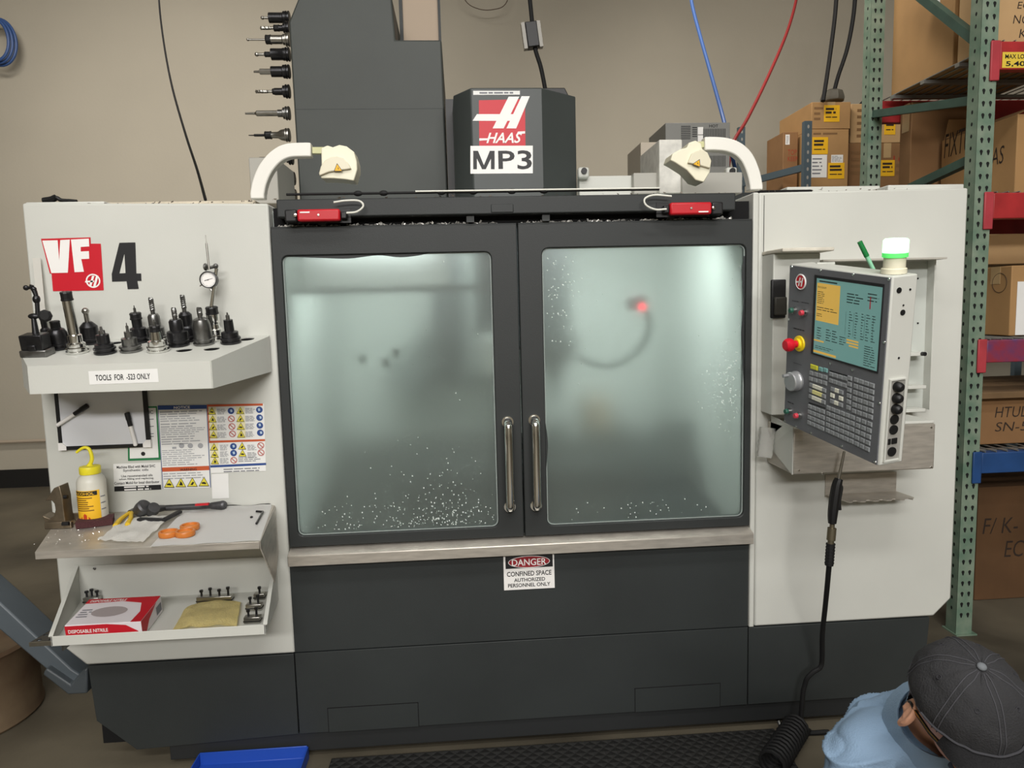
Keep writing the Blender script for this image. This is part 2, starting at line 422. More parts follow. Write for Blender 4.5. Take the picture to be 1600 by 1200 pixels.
# stainless sill
mb = MB(); mb.prism_x([(-0.045, 0.716), (-0.045, 0.752), (-0.040, 0.756), (0.03, 0.772), (0.03, 0.716)], XD0+.002, 1.001)
sill = mb.build('door_sill', STAIN, ma, bevel=0.002)
# header rail
mb = MB(); mb.box(-0.575, 0.93, -0.035, 0.12, 1.868, 1.925)
hd = mb.build('header_rail', GREY, ma, bevel=0.004)
mb = MB(); mb.box(0.11, 0.185, -0.037, 0.0, 1.872, 1.90); mb.build('rail_joint', GREY, ma, bevel=0.003)
MB().box(-0.600, 0.998, 0.02, 0.12, 1.84, 1.905).build('header_gap', GAP, ma)
for x in (0.03, 0.28, 0.7, -0.45): MB().box(x, x+.025, -0.02, 0.03, 1.845, 1.866).build('rail_roller_bracket', GREY, ma)
for nm, x0, x1 in (('l', -0.58, 0.15), ('r', 0.21, 0.93)):
    mb = chips(MB(), 170, x0, x1, -0.012, 0.018, 1.842); chips(mb, 60, x0, x1, -0.01, 0.02, 1.843, .003, .009)
    mb.build('metal_chips', mat('aluminium_chips', (214, 212, 206), 0.4, 0.7), ma, kind='stuff')
mb = chips(MB(), 120, -0.6, 0.95, -0.03, 0.1, 1.928, .002, .006); chips(mb, 70, -1.3, -0.62, 0.0, 0.1, 1.925, .002, .006); chips(mb, 50, 1.03, 1.6, 0.0, 0.2, 1.94, .002, .005)
mb.build('metal_chips', mat('dark_swarf', (96, 88, 78), 0.5, 0.4), ma, kind='stuff')

# frosted glass of the doors: a slab of rough glass under a thin dried coolant film
def frosted():
    m = bpy.data.materials.new('coolant_frosted_glass'); m.use_nodes = True; nt = m.node_tree; N = nt.nodes; L = nt.links
    out = N['Material Output']; b = N['Principled BSDF']
    b.inputs['Base Color'].default_value = rgb((238, 244, 241)); b.inputs['Transmission Weight'].default_value = 1.0
    b.inputs['IOR'].default_value = 1.45; b.inputs['Coat Weight'].default_value = 0.5; b.inputs['Coat Roughness'].default_value = 0.13
    tc = N.new('ShaderNodeTexCoord')
    nz = N.new('ShaderNodeTexNoise'); nz.inputs['Scale'].default_value = 2.2; nz.inputs['Detail'].default_value = 5; L.new(tc.outputs['Object'], nz.inputs[0])
    mr = N.new('ShaderNodeMapRange'); mr.inputs[1].default_value = 0.3; mr.inputs[2].default_value = 0.7; mr.inputs[3].default_value = 0.285; mr.inputs[4].default_value = 0.33
    L.new(nz.outputs['Fac'], mr.inputs[0]); L.new(mr.outputs[0], b.inputs['Roughness'])
    # dried film: diffuse and see-through, dotted with drops
    d = N.new('ShaderNodeBsdfDiffuse'); d.inputs[0].default_value = rgb((176, 190, 184))
    t = N.new('ShaderNodeBsdfTranslucent'); t.inputs[0].default_value = rgb((206, 220, 212))
    mx = N.new('ShaderNodeMixShader'); mx.inputs[0].default_value = 0.5; L.new(d.outputs[0], mx.inputs[1]); L.new(t.outputs[0], mx.inputs[2])
    m2 = N.new('ShaderNodeMixShader'); m2.inputs[0].default_value = 0.13; L.new(b.outputs[0], m2.inputs[1]); L.new(mx.outputs[0], m2.inputs[2])
    L.new(m2.outputs[0], out.inputs[0]); return m
GLASS = frosted()
def door(x0, x1, tl, br, hpx, seal, drops):
    a0, b1 = FP.loc(*tl); a1, b0 = FP.loc(*br)
    pl = Plane((0, 0, 0), (1, 0, 0), (0, 0, 1))
    mb = MB(); mb.plate(pl, [(x0, 0.772), (x1, 0.772), (x1, 1.838), (x0, 1.838)], [rrect(a0, b0, a1, b1, 0.022)], 0.012, -0.03)
    mb.box(x0, x1, -0.012, 0.035, 1.834, 1.842)
    d = mb.build('door', GREY, ma, bevel=0.003)
    MB().box(a0-.02, a1+.02, 0.004, 0.012, b0-.02, b1+.02).build('glass_pane', GLASS, d)
    mb = MB(); R0 = rrect(a0+.0005, b0+.0005, a1-.0005, b1-.0005, 0.022); R1 = rrect(a0+.004, b0+.004, a1-.004, b1-.004, 0.019)
    for i in range(len(R0)):
        j = (i+1) % len(R0); mb.face([pl.w(*q, 0.0008) for q in (R0[i], R0[j], R1[j], R1[i])])
    mb.build('glass_edge', mat('glass_edge', (150, 160, 156), 0.3), d)
    # wavy sealant
    mb = MB()
    for path, side in seal:
        P = catmull([V3((q[0], q[1], 0)) for q in path], 5)
        for p, q in zip(P, P[1:]):
            A = pl.px(p.x, p.y, 0.0025); B = pl.px(q.x, q.y, 0.0025)
            if side == 't': A2 = V3((A.x, A.y, b1)); B2 = V3((B.x, B.y, b1))
            elif side == 'l': A2 = V3((a0, A.y, A.z)); B2 = V3((a0, B.y, B.z))
            else: A2 = V3((a1, A.y, A.z)); B2 = V3((a1, B.y, B.z))
            mb.face([A, B, B2, A2])
    mb.build('sealant', mat('dark_sealant', (44, 47, 48), 0.5), d, kind='stuff')
    # dried coolant drops
    mb = MB(); W_, H_ = a1-a0, b1-b0
    for cu, cv, su, sv, n_ in drops:
        for i in range(int(n_*.45)):
            u = random.gauss(cu, su); v = random.gauss(cv, sv) if cv > .05 else abs(random.gauss(0, sv))+.012
            if not (.02 < u < .98 and .01 < v < .98): continue
            r = random.uniform(.0011, .0024); c = pl.w(a0+u*W_, b0+v*H_, -.0035); st = random.uniform(1, 1.5)
            vs = [mb.bm.verts.new(c+V3((r*math.cos(k*PI/3), 0, r*st*math.sin(k*PI/3)))) for k in range(6)]; tp = mb.bm.verts.new(c+V3((0, -r*.5, 0)))
            for k in range(6): mb._faces([vs[k], vs[(k+1) % 6], tp], [(0, 1, 2)], True)
    mb.build('coolant_drops', mat('dried_drops', (206, 216, 210), .35), d, kind='stuff')
    # chrome pull handle
    p0 = pl.px(*hpx[0], 0.05); p1 = pl.px(*hpx[1], 0.05)
    X = (p0.x+p1.x)/2; z1, z0 = p0.z-.015, p1.z+.015
    mb = MB(); mb.tube([(X, -0.005, z1), (X, -0.03, z1+.001), (X, -0.048, z1-.008), (X, -0.055, z1-.04), (X, -0.055, z0+.04), (X, -0.048, z0+.008), (X, -0.03, z0-.001), (X, -0.005, z0)], 0.0145, 14, 8)
    for z in (z0, z1): mb.cyl((X, -0.012, z), (X, -0.016, z), 0.02)
    mb.build('handle', CHROME, d)
    return d
door(XD0+.003, XDM-.002, (441, 400), (779, 822), ((795, 655), (797, 803)),
     [([(446, 401), (500, 403), (545, 404), (590, 399), (625, 402), (655, 399), (675, 394)], 't')], [(.5, 0, .3, .05, 330), (.75, 0, .15, .09, 330), (.7, .25, .2, .1, 60), (.85, .7, .1, .2, 40)])
door(XDM+.002, XD1-.002, (846, 388), (1160, 806), ((838, 652), (838, 801)),
     [([(846, 640), (852, 660), (856, 690), (855, 715), (852, 745), (849, 765)], 'l'), ([(1162, 400), (1159, 430), (1162, 470), (1158, 520), (1160, 560), (1162, 600)], 'r')], [(.9, .52, .05, .06, 230), (.92, .42, .05, .08, 120), (.07, .86, .06, .08, 150), (.12, .75, .08, .1, 60), (.95, .6, .03, .15, 80), (.5, 0, .3, .04, 80)])

# inside of the enclosure
LIN = mat('liner_paint', (206, 214, 209), 0.5, var=0.08, scale=3)
DARKIN = mat('spindle_head_paint', (48, 54, 55), 0.5)
mb = MB(); mb.box(XD0, 1.0, 1.15, 1.17, 0.64, 1.9)
mb.box(XD0-.001, XD0+.01, 0.045, 1.15, 0.64, 1.9); mb.box(0.99, 1.001, 0.045, 1.15, 0.64, 1.9); mb.box(XD0, 1.0, 0.13, 1.15, 1.885, 1.90)
mb.build('enclosure_liner', LIN, ma)
mb = MB(); mb.hexa([(XD0, 0.05, 0.70), (1.0, 0.05, 0.70), (1.0, 1.15, 0.92), (XD0, 1.15, 0.92), (XD0, 0.05, 0.71), (1.0, 0.05, 0.71), (1.0, 1.15, 0.93), (XD0, 1.15, 0.93)])
mb.build('chip_tray', mat('wet_dark_steel', (36, 39, 37), 0.35, 0.3), ma)
a = at(440, 400, 0.10); b = at(702, 445, 0.10)
a = at(440, 400, 0.2); b = at(702, 445, 0.2); MB().box(XD0+.01, b.x, 0.20, 0.215, b.z, 1.885).build('splash_curtain', mat('curtain_white', (232, 238, 235), .5), ma)
mb = MB(); mb.box(XD0+.01, 0.10, 0.20, 0.215, b.z-.022, b.z-.002); mb.build('curtain_rail', mat('rail_dark', (44, 50, 48), 0.5), ma)
# spindle head, nose, tool
p0 = at(668, 380, 0.42); p1 = at(893, 545, 0.42)
pk = at(668, 600, .42); pm = at(765, 600, .42); sh = MB().box(p0.x, p1.x, 0.45, 1.14, p1.z, 1.885).box(p0.x, pm.x, .46, 1.13, pk.z, p1.z+.01).build('spindle_head', DARKIN, ma, bevel=0.015)
mb = MB(); q0 = at(722, 390, 0.38); q1 = at(748, 590, 0.38); mb.box(q0.x, q1.x, 0.38, 0.45, q1.z, 1.88); mb.build('wiper_column', mat('column_grey', (120, 128, 126), 0.5), sh)
q0 = at(755, 530, 0.30); q1 = at(780, 585, 0.30)
MB().box(q0.x, q1.x+.03, 0.28, 0.45, q1.z, q0.z).build('nozzle_block', mat('pale_block', (216, 222, 216), 0.5), sh, bevel=0.006)
c = at(866, 545, 0.55)
mb = MB(); mb.lathe([(0.095, 0.05), (0.095, -0.02), (0.075, -0.05), (0.04, -0.06), (0.04, -0.11), (0.016, -0.12), (0.016, -0.2), (0, -0.2)], (c.x, 0.55, c.z), (0, 0, 1), 20); mb.build('spindle_nose', mat('dark_nose', (52, 54, 54), 0.4, 0.5), sh)
c = at(645, 590, 0.95)
mb = MB(); mb.lathe([(0.10, 0.11), (0.12, 0.02), (0.09, -0.08), (0.03, -0.10), (0, -0.1)], (c.x, 0.95, c.z), (0, 0, 1), 14); mb.cyl((c.x, .95, c.z+.1), (c.x+.1, 1.1, c.z+.22), 0.04); mb.build('coolant_manifold', mat('manifold_grey', (104, 112, 110), 0.5), ma)
mb = MB(); [mb.box(at(x, y, .16).x, at(x, y, .16).x+.022, .16, .18, at(x, y, .16).z-.03, at(x, y, .16).z) for x, y in ((560, 555), (597, 560), (612, 545))]
mb.build('hose_clip', mat('manifold_grey', (104, 112, 110), 0.5), ma)
# flexible coolant hose with a glowing red tip
H = [at(x, y, 0.20) for x, y in ((905, 560), (925, 566), (950, 570), (975, 563), (1000, 543), (1013, 515), (1010, 490), (1001, 478))]
mb = MB(); mb.tube(H, 0.011, 10); hs = mb.build('coolant_hose', mat('hose_grey', (98, 108, 104), 0.5), ma)
mb = MB(); e = at(993, 472, 0.20); mb.ball(e, 0.034, 14, 10, sc=(1.2, .8, .85)); mb.build('hose_head', mat('hose_head_dark', (62, 50, 50), 0.5), hs)
e = at(1003, 480, 0.155); MB().ball(e, 0.011, 12, 8).build('red_tip', mat('red_glow', (255, 30, 60), 0.4, emit=6.0), hs)
# table, vises and a tan block standing in for a reflection
t0 = at(690, 700, 0.5); t1 = at(1165, 720, 0.5)
mb = MB(); mb.box(-0.25, 0.97, 0.42, 0.95, t1.z-.03, t1.z+.05)
tb = mb.build('machine_table', mat('table_iron', (72, 78, 78), 0.4, 0.6), ma, bevel=0.006)
mb = MB(); [mb.box(-0.24, 0.96, y, y+.016, t1.z+.05, t1.z+.0515) for y in (.5, .6, .7, .8)]; mb.build('table_slot', GAP, tb)
for px_, w_ in ((905, .10), (1010, .12), (1110, .10)):
    p = at(px_, 700, 0.55); mb = MB(); mb.box(p.x-w_, p.x+w_, 0.52, 0.75, t1.z+.05, t1.z+.12); mb.box(p.x-w_, p.x-w_*.5, .54, .73, t1.z+.12, t1.z+.17); mb.box(p.x+w_*.5, p.x+w_, .54, .73, t1.z+.12, t1.z+.17)
    mb.build('vise', mat('vise_steel', (96, 102, 100), 0.4, 0.6), tb, bevel=0.004)
p = at(935, 640, 0.55); MB().box(p.x-.05, p.x+.05, .56, .7, t1.z+.12, p.z+.04).build('reflection_block', mat('tan_reflection', (150, 136, 112), 0.5), tb, bevel=.004)  # added block; its tan stands in for a reflection on the glass
# grey covers behind the doors
MB().box(XD0-.3, 1.4, 1.17, 1.6, 0.06, 1.9).build('column', DGREY, ma)
# tool changer cover
Yt = 0.9
TL = Plane((0, Yt, 0), (1, 0, 0), (0, 0, 1))
pts = [TL.loc(*q) for q in ((451, 34), (472, -6), (612, -6), (622, 62), (690, 65), (697, 316), (461, 316))]
xl = pts[0][0]
pts = [(xl, pts[0][1]), (xl+.05, pts[1][1]), (pts[2][0], pts[2][1]), (pts[2][0]+.008, pts[3][1]), (pts[4][0], pts[3][1]), (pts[4][0]+.006, 1.85), (xl+.006, 1.85)]
tc_ = MB().prism_y(pts, Yt, Yt+0.62).build('tool_changer_cover', mat('changer_grey', (66, 70, 67), 0.55, var=0.10, scale=3, bump=.04, bscale=300), ma, bevel=0.008)
q = TL.loc(600, 170); MB().box(xl+.01, pts[4][0], Yt-.0008, Yt+.01, q[1]-.001, q[1]+.001).build('cover_seam', mat('seam_grey', (60, 64, 64), .6), tc_)
a_, b_ = TL.loc(616, -20), TL.loc(686, 63)
MB().box(a_[0]-.004, a_[0]+.012, Yt+.3, Yt+.32, b_[1], a_[1]+.2).build('cover_post', DGREY, tc_)
MB().box(b_[0]-.006, b_[0]+.006, Yt+.3, Yt+.32, b_[1], a_[1]+.2).build('cover_post', DGREY, tc_)
MB().box(a_[0], b_[0], Yt+.32, Yt+.33, b_[1], a_[1]+.2).build('beige_panel', mat('beige_panel', (178, 160, 140), .6), tc_)
MB().box(xl+.1, pts[4][0], Yt+.62, Yt+.9, 1.9, pts[3][1]).build('changer_column', DGREY, ma)
# spindle head cover above the roof (faceted)
Yh = 0.5
HP = Plane((0, Yh, 0), (1, 0, 0), (0, 0, 1))
x0, zt = HP.loc(735, 137); x1, _ = HP.loc(846, 137); xr = at(900, 200, Yh+.12).x; xq = at(708, 140, Yh+.1).x
hc = MB().prism_z([(x0, Yh), (x1, Yh), (xr, Yh+.12), (xr, Yh+.5), (xq-.01, Yh+.5), (xq, Yh+.1)], 1.91, zt).build('head_cover', mat('head_grey', (65, 70, 69), 0.45, var=0.10, scale=3, bump=.04, bscale=300), ma, bevel=0.005)
z_ = at(890, 157, Yh+.14).z
c0 = at(848, 137, Yh+.3); c1 = at(890, 155, Yh+.3)
mb = MB(); mb.prism_y([(c0.x, zt-.05), (c0.x, c0.z), (c1.x-.02, c0.z), (c1.x, c0.z-.04), (c1.x+.01, zt-.05)], Yh+.3, Yh+.48); mb.build('motor_cap', BLACK, hc, bevel=.004)
c0 = at(696, 158, Yh+.35); MB().box(c0.x, xq+.01, Yh+.32, Yh+.6, 1.9, c0.z).build('head_side', BLACK, hc)

# ---- decals on the head cover
def hpx(pts): return [(680+x/2.963, 100+y/2.963) for x, y in pts]
def hr(x0, y0, x1, y1): return (680+x0/2.963, 100+y0/2.963, 680+x1/2.963, 100+y1/2.963)
d = MB().poly(HP, hpx([(202, 168), (418, 163), (418, 378), (204, 378)]), 0.0012) and None
mb = MB(); mb.poly(HP, hpx([(202, 168), (416, 163), (418, 378), (204, 380)]), 0.0012); dec = mb.build('logo_sticker', REDINK, ma)
mb = MB()
for q in ([(340, 151), (389, 151), (317, 298), (266, 298)], [(400, 149), (438, 149), (375, 298), (330, 298)], [(193, 232), (378, 232), (364, 263), (173, 263)], [(204, 344), (245, 344), (240, 353), (204, 355)], [(383, 313), (416, 311), (416, 322), (378, 324)]):
    k_ = len(mb.bm.faces); mb.poly(HP, hpx(q), 0.0016+.00015*k_)
add_text(mb, 'HAAS', HP, hr(236, 318, 402, 367), 0.0026, bold=0.02, shear=0.35)
mb.build('logo_lettering', WINK, dec)
mb = MB(); mb.poly(HP, hpx([(163, 379), (452, 378), (452, 506), (163, 508)]), 0.0014); dec = mb.build('number_sticker', WINK, ma)
mb = add_text(add_text(MB(), 'P', HP, hr(292, 402, 368, 486), 0.0022, bold=0.014), '3', HP, hr(380, 400, 447, 488), .0022, bold=.014)
for q in ([(176, 402), (193, 402), (193, 487), (176, 487)], [(258, 402), (275, 402), (275, 487), (258, 487)], [(176, 402), (198, 402), (233, 487), (217, 487)], [(253, 402), (275, 402), (234, 487), (218, 487)]): mb.poly(HP, hpx(q), .0022+.0001*len(mb.bm.faces)/40)
mb.build('lettering', BINK, dec)
mb = MB(); mb.poly(HP, hpx([(176, 124), (392, 124), (392, 142), (176, 143)]), 0.0012); dec = mb.build('strip_label', PAPER, ma)
add_lines(MB(), HP, hr(205, 129, 365, 139), 1, 0.0018, .7, .05).build('lettering', GINK, dec)

# ---- model mark on the left enclosure
def lpx(pts): return [(x/3.529, 300+y/3.529) for x, y in pts]
mb = MB(); mb.poly(FP, lpx([(283, 430), (283, 440), (292, 547), (572, 542), (556, 285), (500, 285), (500, 270)]), 0.0012)
dec = mb.build('model_sticker', REDINK, ma)
mb = MB(); mb.poly(FP, lpx([(226, 258), (499, 250), (500, 290), (499, 395), (468, 445), (275, 450)]), 0.0014); mb.build('letter_border', REDINK, dec)
mb = MB()
mb.poly(FP, lpx([(233, 268), (318, 266), (326, 375), (332, 265), (385, 262), (374, 445), (283, 447)]), 0.0020)
mb.poly(FP, lpx([(391, 262), (490, 257), (492, 300), (445, 303), (445, 328), (490, 326), (492, 368), (448, 370), (463, 440), (411, 442)]), 0.0020)
cc = FP.loc(515/3.529, 300+490/3.529); ring(mb, FP, cc, 0.018, 0.0225, 0.0020)
for q in ([(508, 462), (521, 462), (503, 522), (490, 520)], [(530, 462), (543, 462), (527, 520), (513, 522)], [(470, 490), (520, 488), (517, 497), (468, 499)]): mb.poly(FP, lpx(q), 0.0021)
mb.build('model_lettering', WINK, dec)
mb = MB()
mb.poly(FP, lpx([(658, 280), (746, 278), (752, 449), (778, 449), (780, 490), (757, 490), (765, 534), (704, 536), (698, 492), (618, 494), (616, 452)]), 0.0014)
dec = mb.build('numeral_sticker', BINK, ma)
mb = MB(); mb.poly(FP, lpx([(686, 342), (692, 447), (659, 449)]), 0.0020); mb.build('numeral_opening', WHITE, dec)

# ---- sheet of safety decals
def spx(pts): return [(200+x/6.957, 620+y/6.957) for x, y in pts]
def sr(x0, y0, x1, y1): return (200+x0/6.957, 620+y0/6.957, 200+x1/6.957, 620+y1/6.957)
def panel(name, q, m): return MB().poly(FP, spx(q), 0.0012) and None
def decal(name, q, m, layer=0.0012):
    mb = MB(); mb.poly(FP, spx(q), layer); return mb.build(name, m, ma)
# green framed certificate
dec = decal('green_framed_sticker', [(-10, 110), (315, 102), (356, 685), (0, 697)], GRNINK, 0.0010)
mb = MB(); mb.poly(FP, spx([(10, 125), (302, 120), (333, 660), (20, 672)]), 0.0016); mb.build('sticker_face', PAPER, dec)
mb = MB(); add_text(mb, 'CNC', FP, sr(160, 148, 278, 186), 0.0022, bold=.02)
for y in (242, 320, 400, 430): mb.poly(FP, spx([(205, y), (280, y-4), (280, y+5), (205, y+8)]), 0.0022)
mb.build('lettering', GINK, dec, kind='stuff')
mb = MB(); disc(mb, FP, *spx([(168, 618)])[0], 3.2, 0.0022); mb.build('round_mark', BINK, dec)
# synthetic oil sticker
dec = decal('oil_sticker', [(-160, 730), (355, 712), (362, 1005), (-150, 1030)], PAPER)
mb = MB(); mb.poly(FP, spx([(-150, 975), (358, 955), (361, 1008), (-148, 1030)]), 0.0016); mb.build('black_band', BINK, dec)
mb = MB()
for t_, r_ in (('Machine filled with Mobil SHC', (-120, 742, 300, 772)), ('Synthetic oils', (-50, 782, 225, 815)), ('Use recommended oils', (-70, 842, 270, 868)), ('when filling and replacing.', (-95, 877, 285, 903)), ('Contact Mobil for local distributor', (-145, 915, 345, 945))):
    add_text(mb, t_, FP, sr(*r_), 0.0022, bold=0.01)
mb.build('lettering', BINK, dec)
mb = MB(); add_lines(mb, FP, sr(-40, 968, 255, 1012), 2, 0.0022, .5, .1); mb.build('fine_print', WINK, dec, kind='stuff')
# notice sheet
dec = decal('notice_sticker', [(322, 95), (855, 85), (898, 985), (380, 1000)], PAPER)
mb = MB(); mb.poly(FP, spx([(322, 95), (855, 88), (858, 130), (328, 142)]), 0.0016); mb.poly(FP, spx([(322, 95), (328, 95), (384, 1000), (378, 1000)]), 0.0017); mb.poly(FP, spx([(850, 88), (856, 88), (900, 985), (893, 985)]), 0.0017); mb.build('blue_heading', BLUINK, dec)
mb = MB(); mb.poly(FP, spx([(366, 770), (888, 750), (892, 797), (370, 815)]), 0.0016); mb.build('orange_heading', ORINK, dec)
add_text(MB(), 'NOTICE', FP, sr(500, 100, 676, 128), 0.0022, bold=.02).build('lettering', WINK, dec)
add_text(MB(), 'WARNING', FP, sr(568, 775, 750, 802), 0.0022, bold=.02).build('lettering', BINK, dec)
mb = MB()
for y0, y1, n in ((150, 168, 1), (178, 215, 2), (230, 260, 2), (285, 325, 2), (340, 405, 4), (425, 460, 2), (478, 510, 2), (575, 620, 3), (640, 735, 5), (825, 885, 3)):
    o_ = (y0-100)*0.055; add_lines(mb, FP, sr(345+o_, y0, 838+o_*.6, y1), n, 0.0022, .38, .4)
for x in (585, 680, 790): disc(mb, FP, *spx([(x, 530)])[0], 4, 0.0022)
mb.poly(FP, spx([(480, 545), (525, 543), (526, 565), (482, 567)]), 0.0022)
mb.build('fine_print', mat('pale_grey_ink', (168, 170, 174), .6), dec, kind='stuff')
def tri(mb, x, y, s, off):
    mb.poly(FP, spx([(x, y-s), (x+s*.95, y+s*.7), (x-s*.95, y+s*.7)]), off)
def warn(dec, pts, s):
    mb = MB(); [tri(mb, x, y, s*1.12, 0.0022) for x, y in pts]; mb.build('triangle_border', BINK, dec, kind='stuff')
    mb = MB(); [tri(mb, x, y, s*.93, 0.0027) for x, y in pts]; mb.build('warning_triangle', YEL, dec, kind='stuff')
    mb = MB()
    for i, (x, y) in enumerate(pts):
        k = s*.45
        q = [[(x-k, y+k*.6), (x-k, y), (x+k*.2, y-k*.2), (x+k, y+k*.3), (x+k*.8, y+k*.8)], [(x-k*.2, y-k), (x+k*.6, y), (x+k*.9, y+k), (x-k*.8, y+k*.9), (x-k*.4, y)], [(x-k*.9, y+k*.9), (x+k*.1, y-k*.5), (x+k*.8, y-k*.2), (x+k*.1, y+k)]][i % 3]
        mb.poly(FP, spx(q), 0.0032)
    mb.build('warning_symbol', BINK, dec, kind='stuff')
warn(dec, [(448, 945), (575, 940), (700, 935), (826, 930)], 55)
# danger / warning pictogram sheet
dec = decal('pictogram_sticker', [(858, 85), (1478, 75), (1500, 805), (902, 830)], PAPER)
mb = MB(); mb.poly(FP, spx([(858, 85), (1465, 72), (1466, 96), (860, 108)]), 0.0016); mb.poly(FP, spx([(880, 478), (1488, 460), (1490, 482), (882, 502)]), 0.0016); mb.poly(FP, spx([(860, 108), (872, 108), (892, 480), (880, 480)]), .0017); mb.build('red_heading', ORINK, dec)
mb = MB(); mb.poly(FP, spx([(893, 745), (1500, 718), (1502, 742), (895, 770)]), 0.0016); mb.build('blue_heading', BLUINK, dec)
mb = MB()
for x0_, y0_, w_ in ((870, 112, 85), (1172, 105, 92)): mb.poly(FP, spx([(x0_, y0_), (x0_+w_, y0_-2), (x0_+w_+18, y0_+345), (x0_+18, y0_+352)]), 0.0015)
mb.poly(FP, spx([(892, 505), (980, 502), (992, 735), (904, 740)]), 0.0015); mb.build('pale_column', mat('pale_yellow_ink', (236, 228, 190), .6), dec, kind='stuff')
warn(dec, [(912, 160), (920, 245), (925, 330), (930, 415), (1220, 155), (1222, 240), (1226, 325), (1230, 410), (935, 550), (942, 628), (945, 700), (1240, 540), (1245, 618)], 42)
mb = MB(); [disc(mb, FP, *spx([q])[0], 5.0, 0.0024) for q in ((1122, 152), (1432, 225), (1435, 310), (1440, 390), (1148, 537), (1150, 610), (1430, 140))]; mb.build('blue_symbol', BLUINK, dec, kind='stuff')
mb = MB(); [mb.poly(FP, spx([(x-14, y-12), (x+8, y-16), (x+14, y+10), (x-6, y+16)]), 0.0029) for x, y in ((1122, 152), (1440, 225), (1432, 306), (1446, 390), (1148, 537), (1150, 610), (1424, 140))]; mb.build('symbol_figure', mat('pale_blue_ink', (186, 206, 222), .6), dec, kind='stuff')
mb = MB()
for q in ((1125, 238), (1132, 322), (1138, 402), (1445, 528), (1448, 605), (1152, 688)):
    ab = FP.loc(*spx([q])[0]); ring(mb, FP, ab, 0.0085, 0.0112, 0.0024, 18); mb.face([FP.w(ab[0]+x, ab[1]+y, 0.0030) for x, y in ((-.007, .005), (-.005, .007), (.007, -.005), (.005, -.007))])
mb.build('prohibition_ring', mat('dull_red_ink', (184, 96, 86), .6), dec, kind='stuff')
mb = MB()
for x0_, x1_, rows in ((970, 1075, (130, 215, 300, 385)), (1275, 1388, (120, 205, 290, 375)), (1000, 1100, (520, 592, 665)), (1298, 1400, (520, 600))):
    for y in rows: add_lines(mb, FP, sr(x0_, y, x1_, y+60), 5, 0.0022, .4, .3)
add_lines(mb, FP, sr(1200, 655, 1470, 700), 3, 0.0022, .4, .3); add_lines(mb, FP, sr(1040, 775, 1480, 808), 2, .0022, .4, .2)
mb.build('fine_print', GINK, dec, kind='stuff')
# blank white tag under it (its printed code is left off)
dec = decal('blank_tag', [(908, 840), (1090, 832), (1098, 1100), (916, 1108)], PAPER)
# danger sign
def dpx(pts): return [(760+x/3.428, 580+y/3.428) for x, y in pts]
def dr(x0, y0, x1, y1): return (760+x0/3.428, 580+y0/3.428, 760+x1/3.428, 580+y1/3.428)
mb = MB(); mb.prism([FP.px(*q, 0.0005) for q in dpx([(90, 982), (362, 965), (366, 1160), (95, 1174)])], [FP.px(*q, 0.0025) for q in dpx([(90, 982), (362, 965), (366, 1160), (95, 1174)])])
dec = mb.build('danger_sign', WINK, ma)
mb = MB(); mb.poly(FP, dpx([(101, 993), (354, 978), (356, 1046), (103, 1060)]), 0.0030); mb.build('black_field', BINK, dec)
ce = FP.loc(*dpx([(228, 1019)])[0]); mb = MB()
mb.face([FP.w(ce[0]+.0735*math.cos(t*PI/16), ce[1]+.0215*math.sin(t*PI/16), .0034) for t in range(32)]); mb.build('white_oval', WINK, dec)
mb = MB(); mb.face([FP.w(ce[0]+.0715*math.cos(t*PI/16), ce[1]+.0195*math.sin(t*PI/16), .0037) for t in range(32)]); mb.build('red_oval', mat('danger_red', (150, 34, 44), .5), dec)
add_text(MB(), 'DANGER', FP, dr(136, 1002, 320, 1038), 0.0042, bold=.012).build('lettering', WINK, dec)
mb = MB(); add_text(mb, 'CONFINED SPACE', FP, dr(110, 1068, 348, 1094), 0.0031, bold=.018); add_text(mb, 'AUTHORIZED', FP, dr(148, 1104, 314, 1124), 0.0031, bold=.018); add_text(mb, 'PERSONNEL ONLY', FP, dr(116, 1132, 342, 1152), 0.0031, bold=.018)
mb.build('lettering', BINK, dec)
# ------------------------------------------------------------------ white tool shelf and its tools
zb_ = at(421, 524, 0).z; zf_ = at(44, 572, -0.30).z
SP = Plane((0, 0, zb_), (1, 0, 0), (0, -0.30, zf_-zb_))      # the sloping shelf top; u runs towards the front
DS = V3((0, -0.30, zf_-zb_)).length
if SP.n.z < 0: SP.n = -SP.n
tilt = math.atan2(zb_-zf_, 0.30)
xr_ = at(421, 524, 0).x; xfr = at(329, 563.5, -0.3).x; xfl = at(44, 572, -0.3).x; xlc = SP.px(34, 553).x
ts = thing('tool_shelf', 'white painted sheet steel tool shelf with round holes, fixed on the left white panel', 'shelf', (-1.0, -0.15, zb_-.1))
outl = [(XL+.01, 0.0015), (xlc, SP.loc(34, 553)[1]), (xfl, DS), (xfr, DS), (xr_, 0.012), (xr_, 0.0015)]
HOLES = {'big': (94, 545), 'tall': (121.5, 551), 'neck': (165, 552), 'mini': (205, 549), 'backnut': (223, 532), 'shiny': (248, 549), 'mill': (280, 540), 'millback': (259, 526), 'hood': (319, 538), 'hoodback': (306, 525), 'front': (361, 536), 'dial': (347, 524), 'small': (101, 527), 'ballback': (148, 534)}
EMPTY = [(288, 547), (331, 545), (389, 527), (187, 532), (130, 531)]
RH = 0.0235
hole_c = [SP.loc(*q) for q in HOLES.values()] + [SP.loc(*q) for q in EMPTY]
def circ(c, r, n=20): return [(c[0]+r*math.cos(2*PI*i/n), c[1]+r*math.sin(2*PI*i/n)) for i in range(n)]
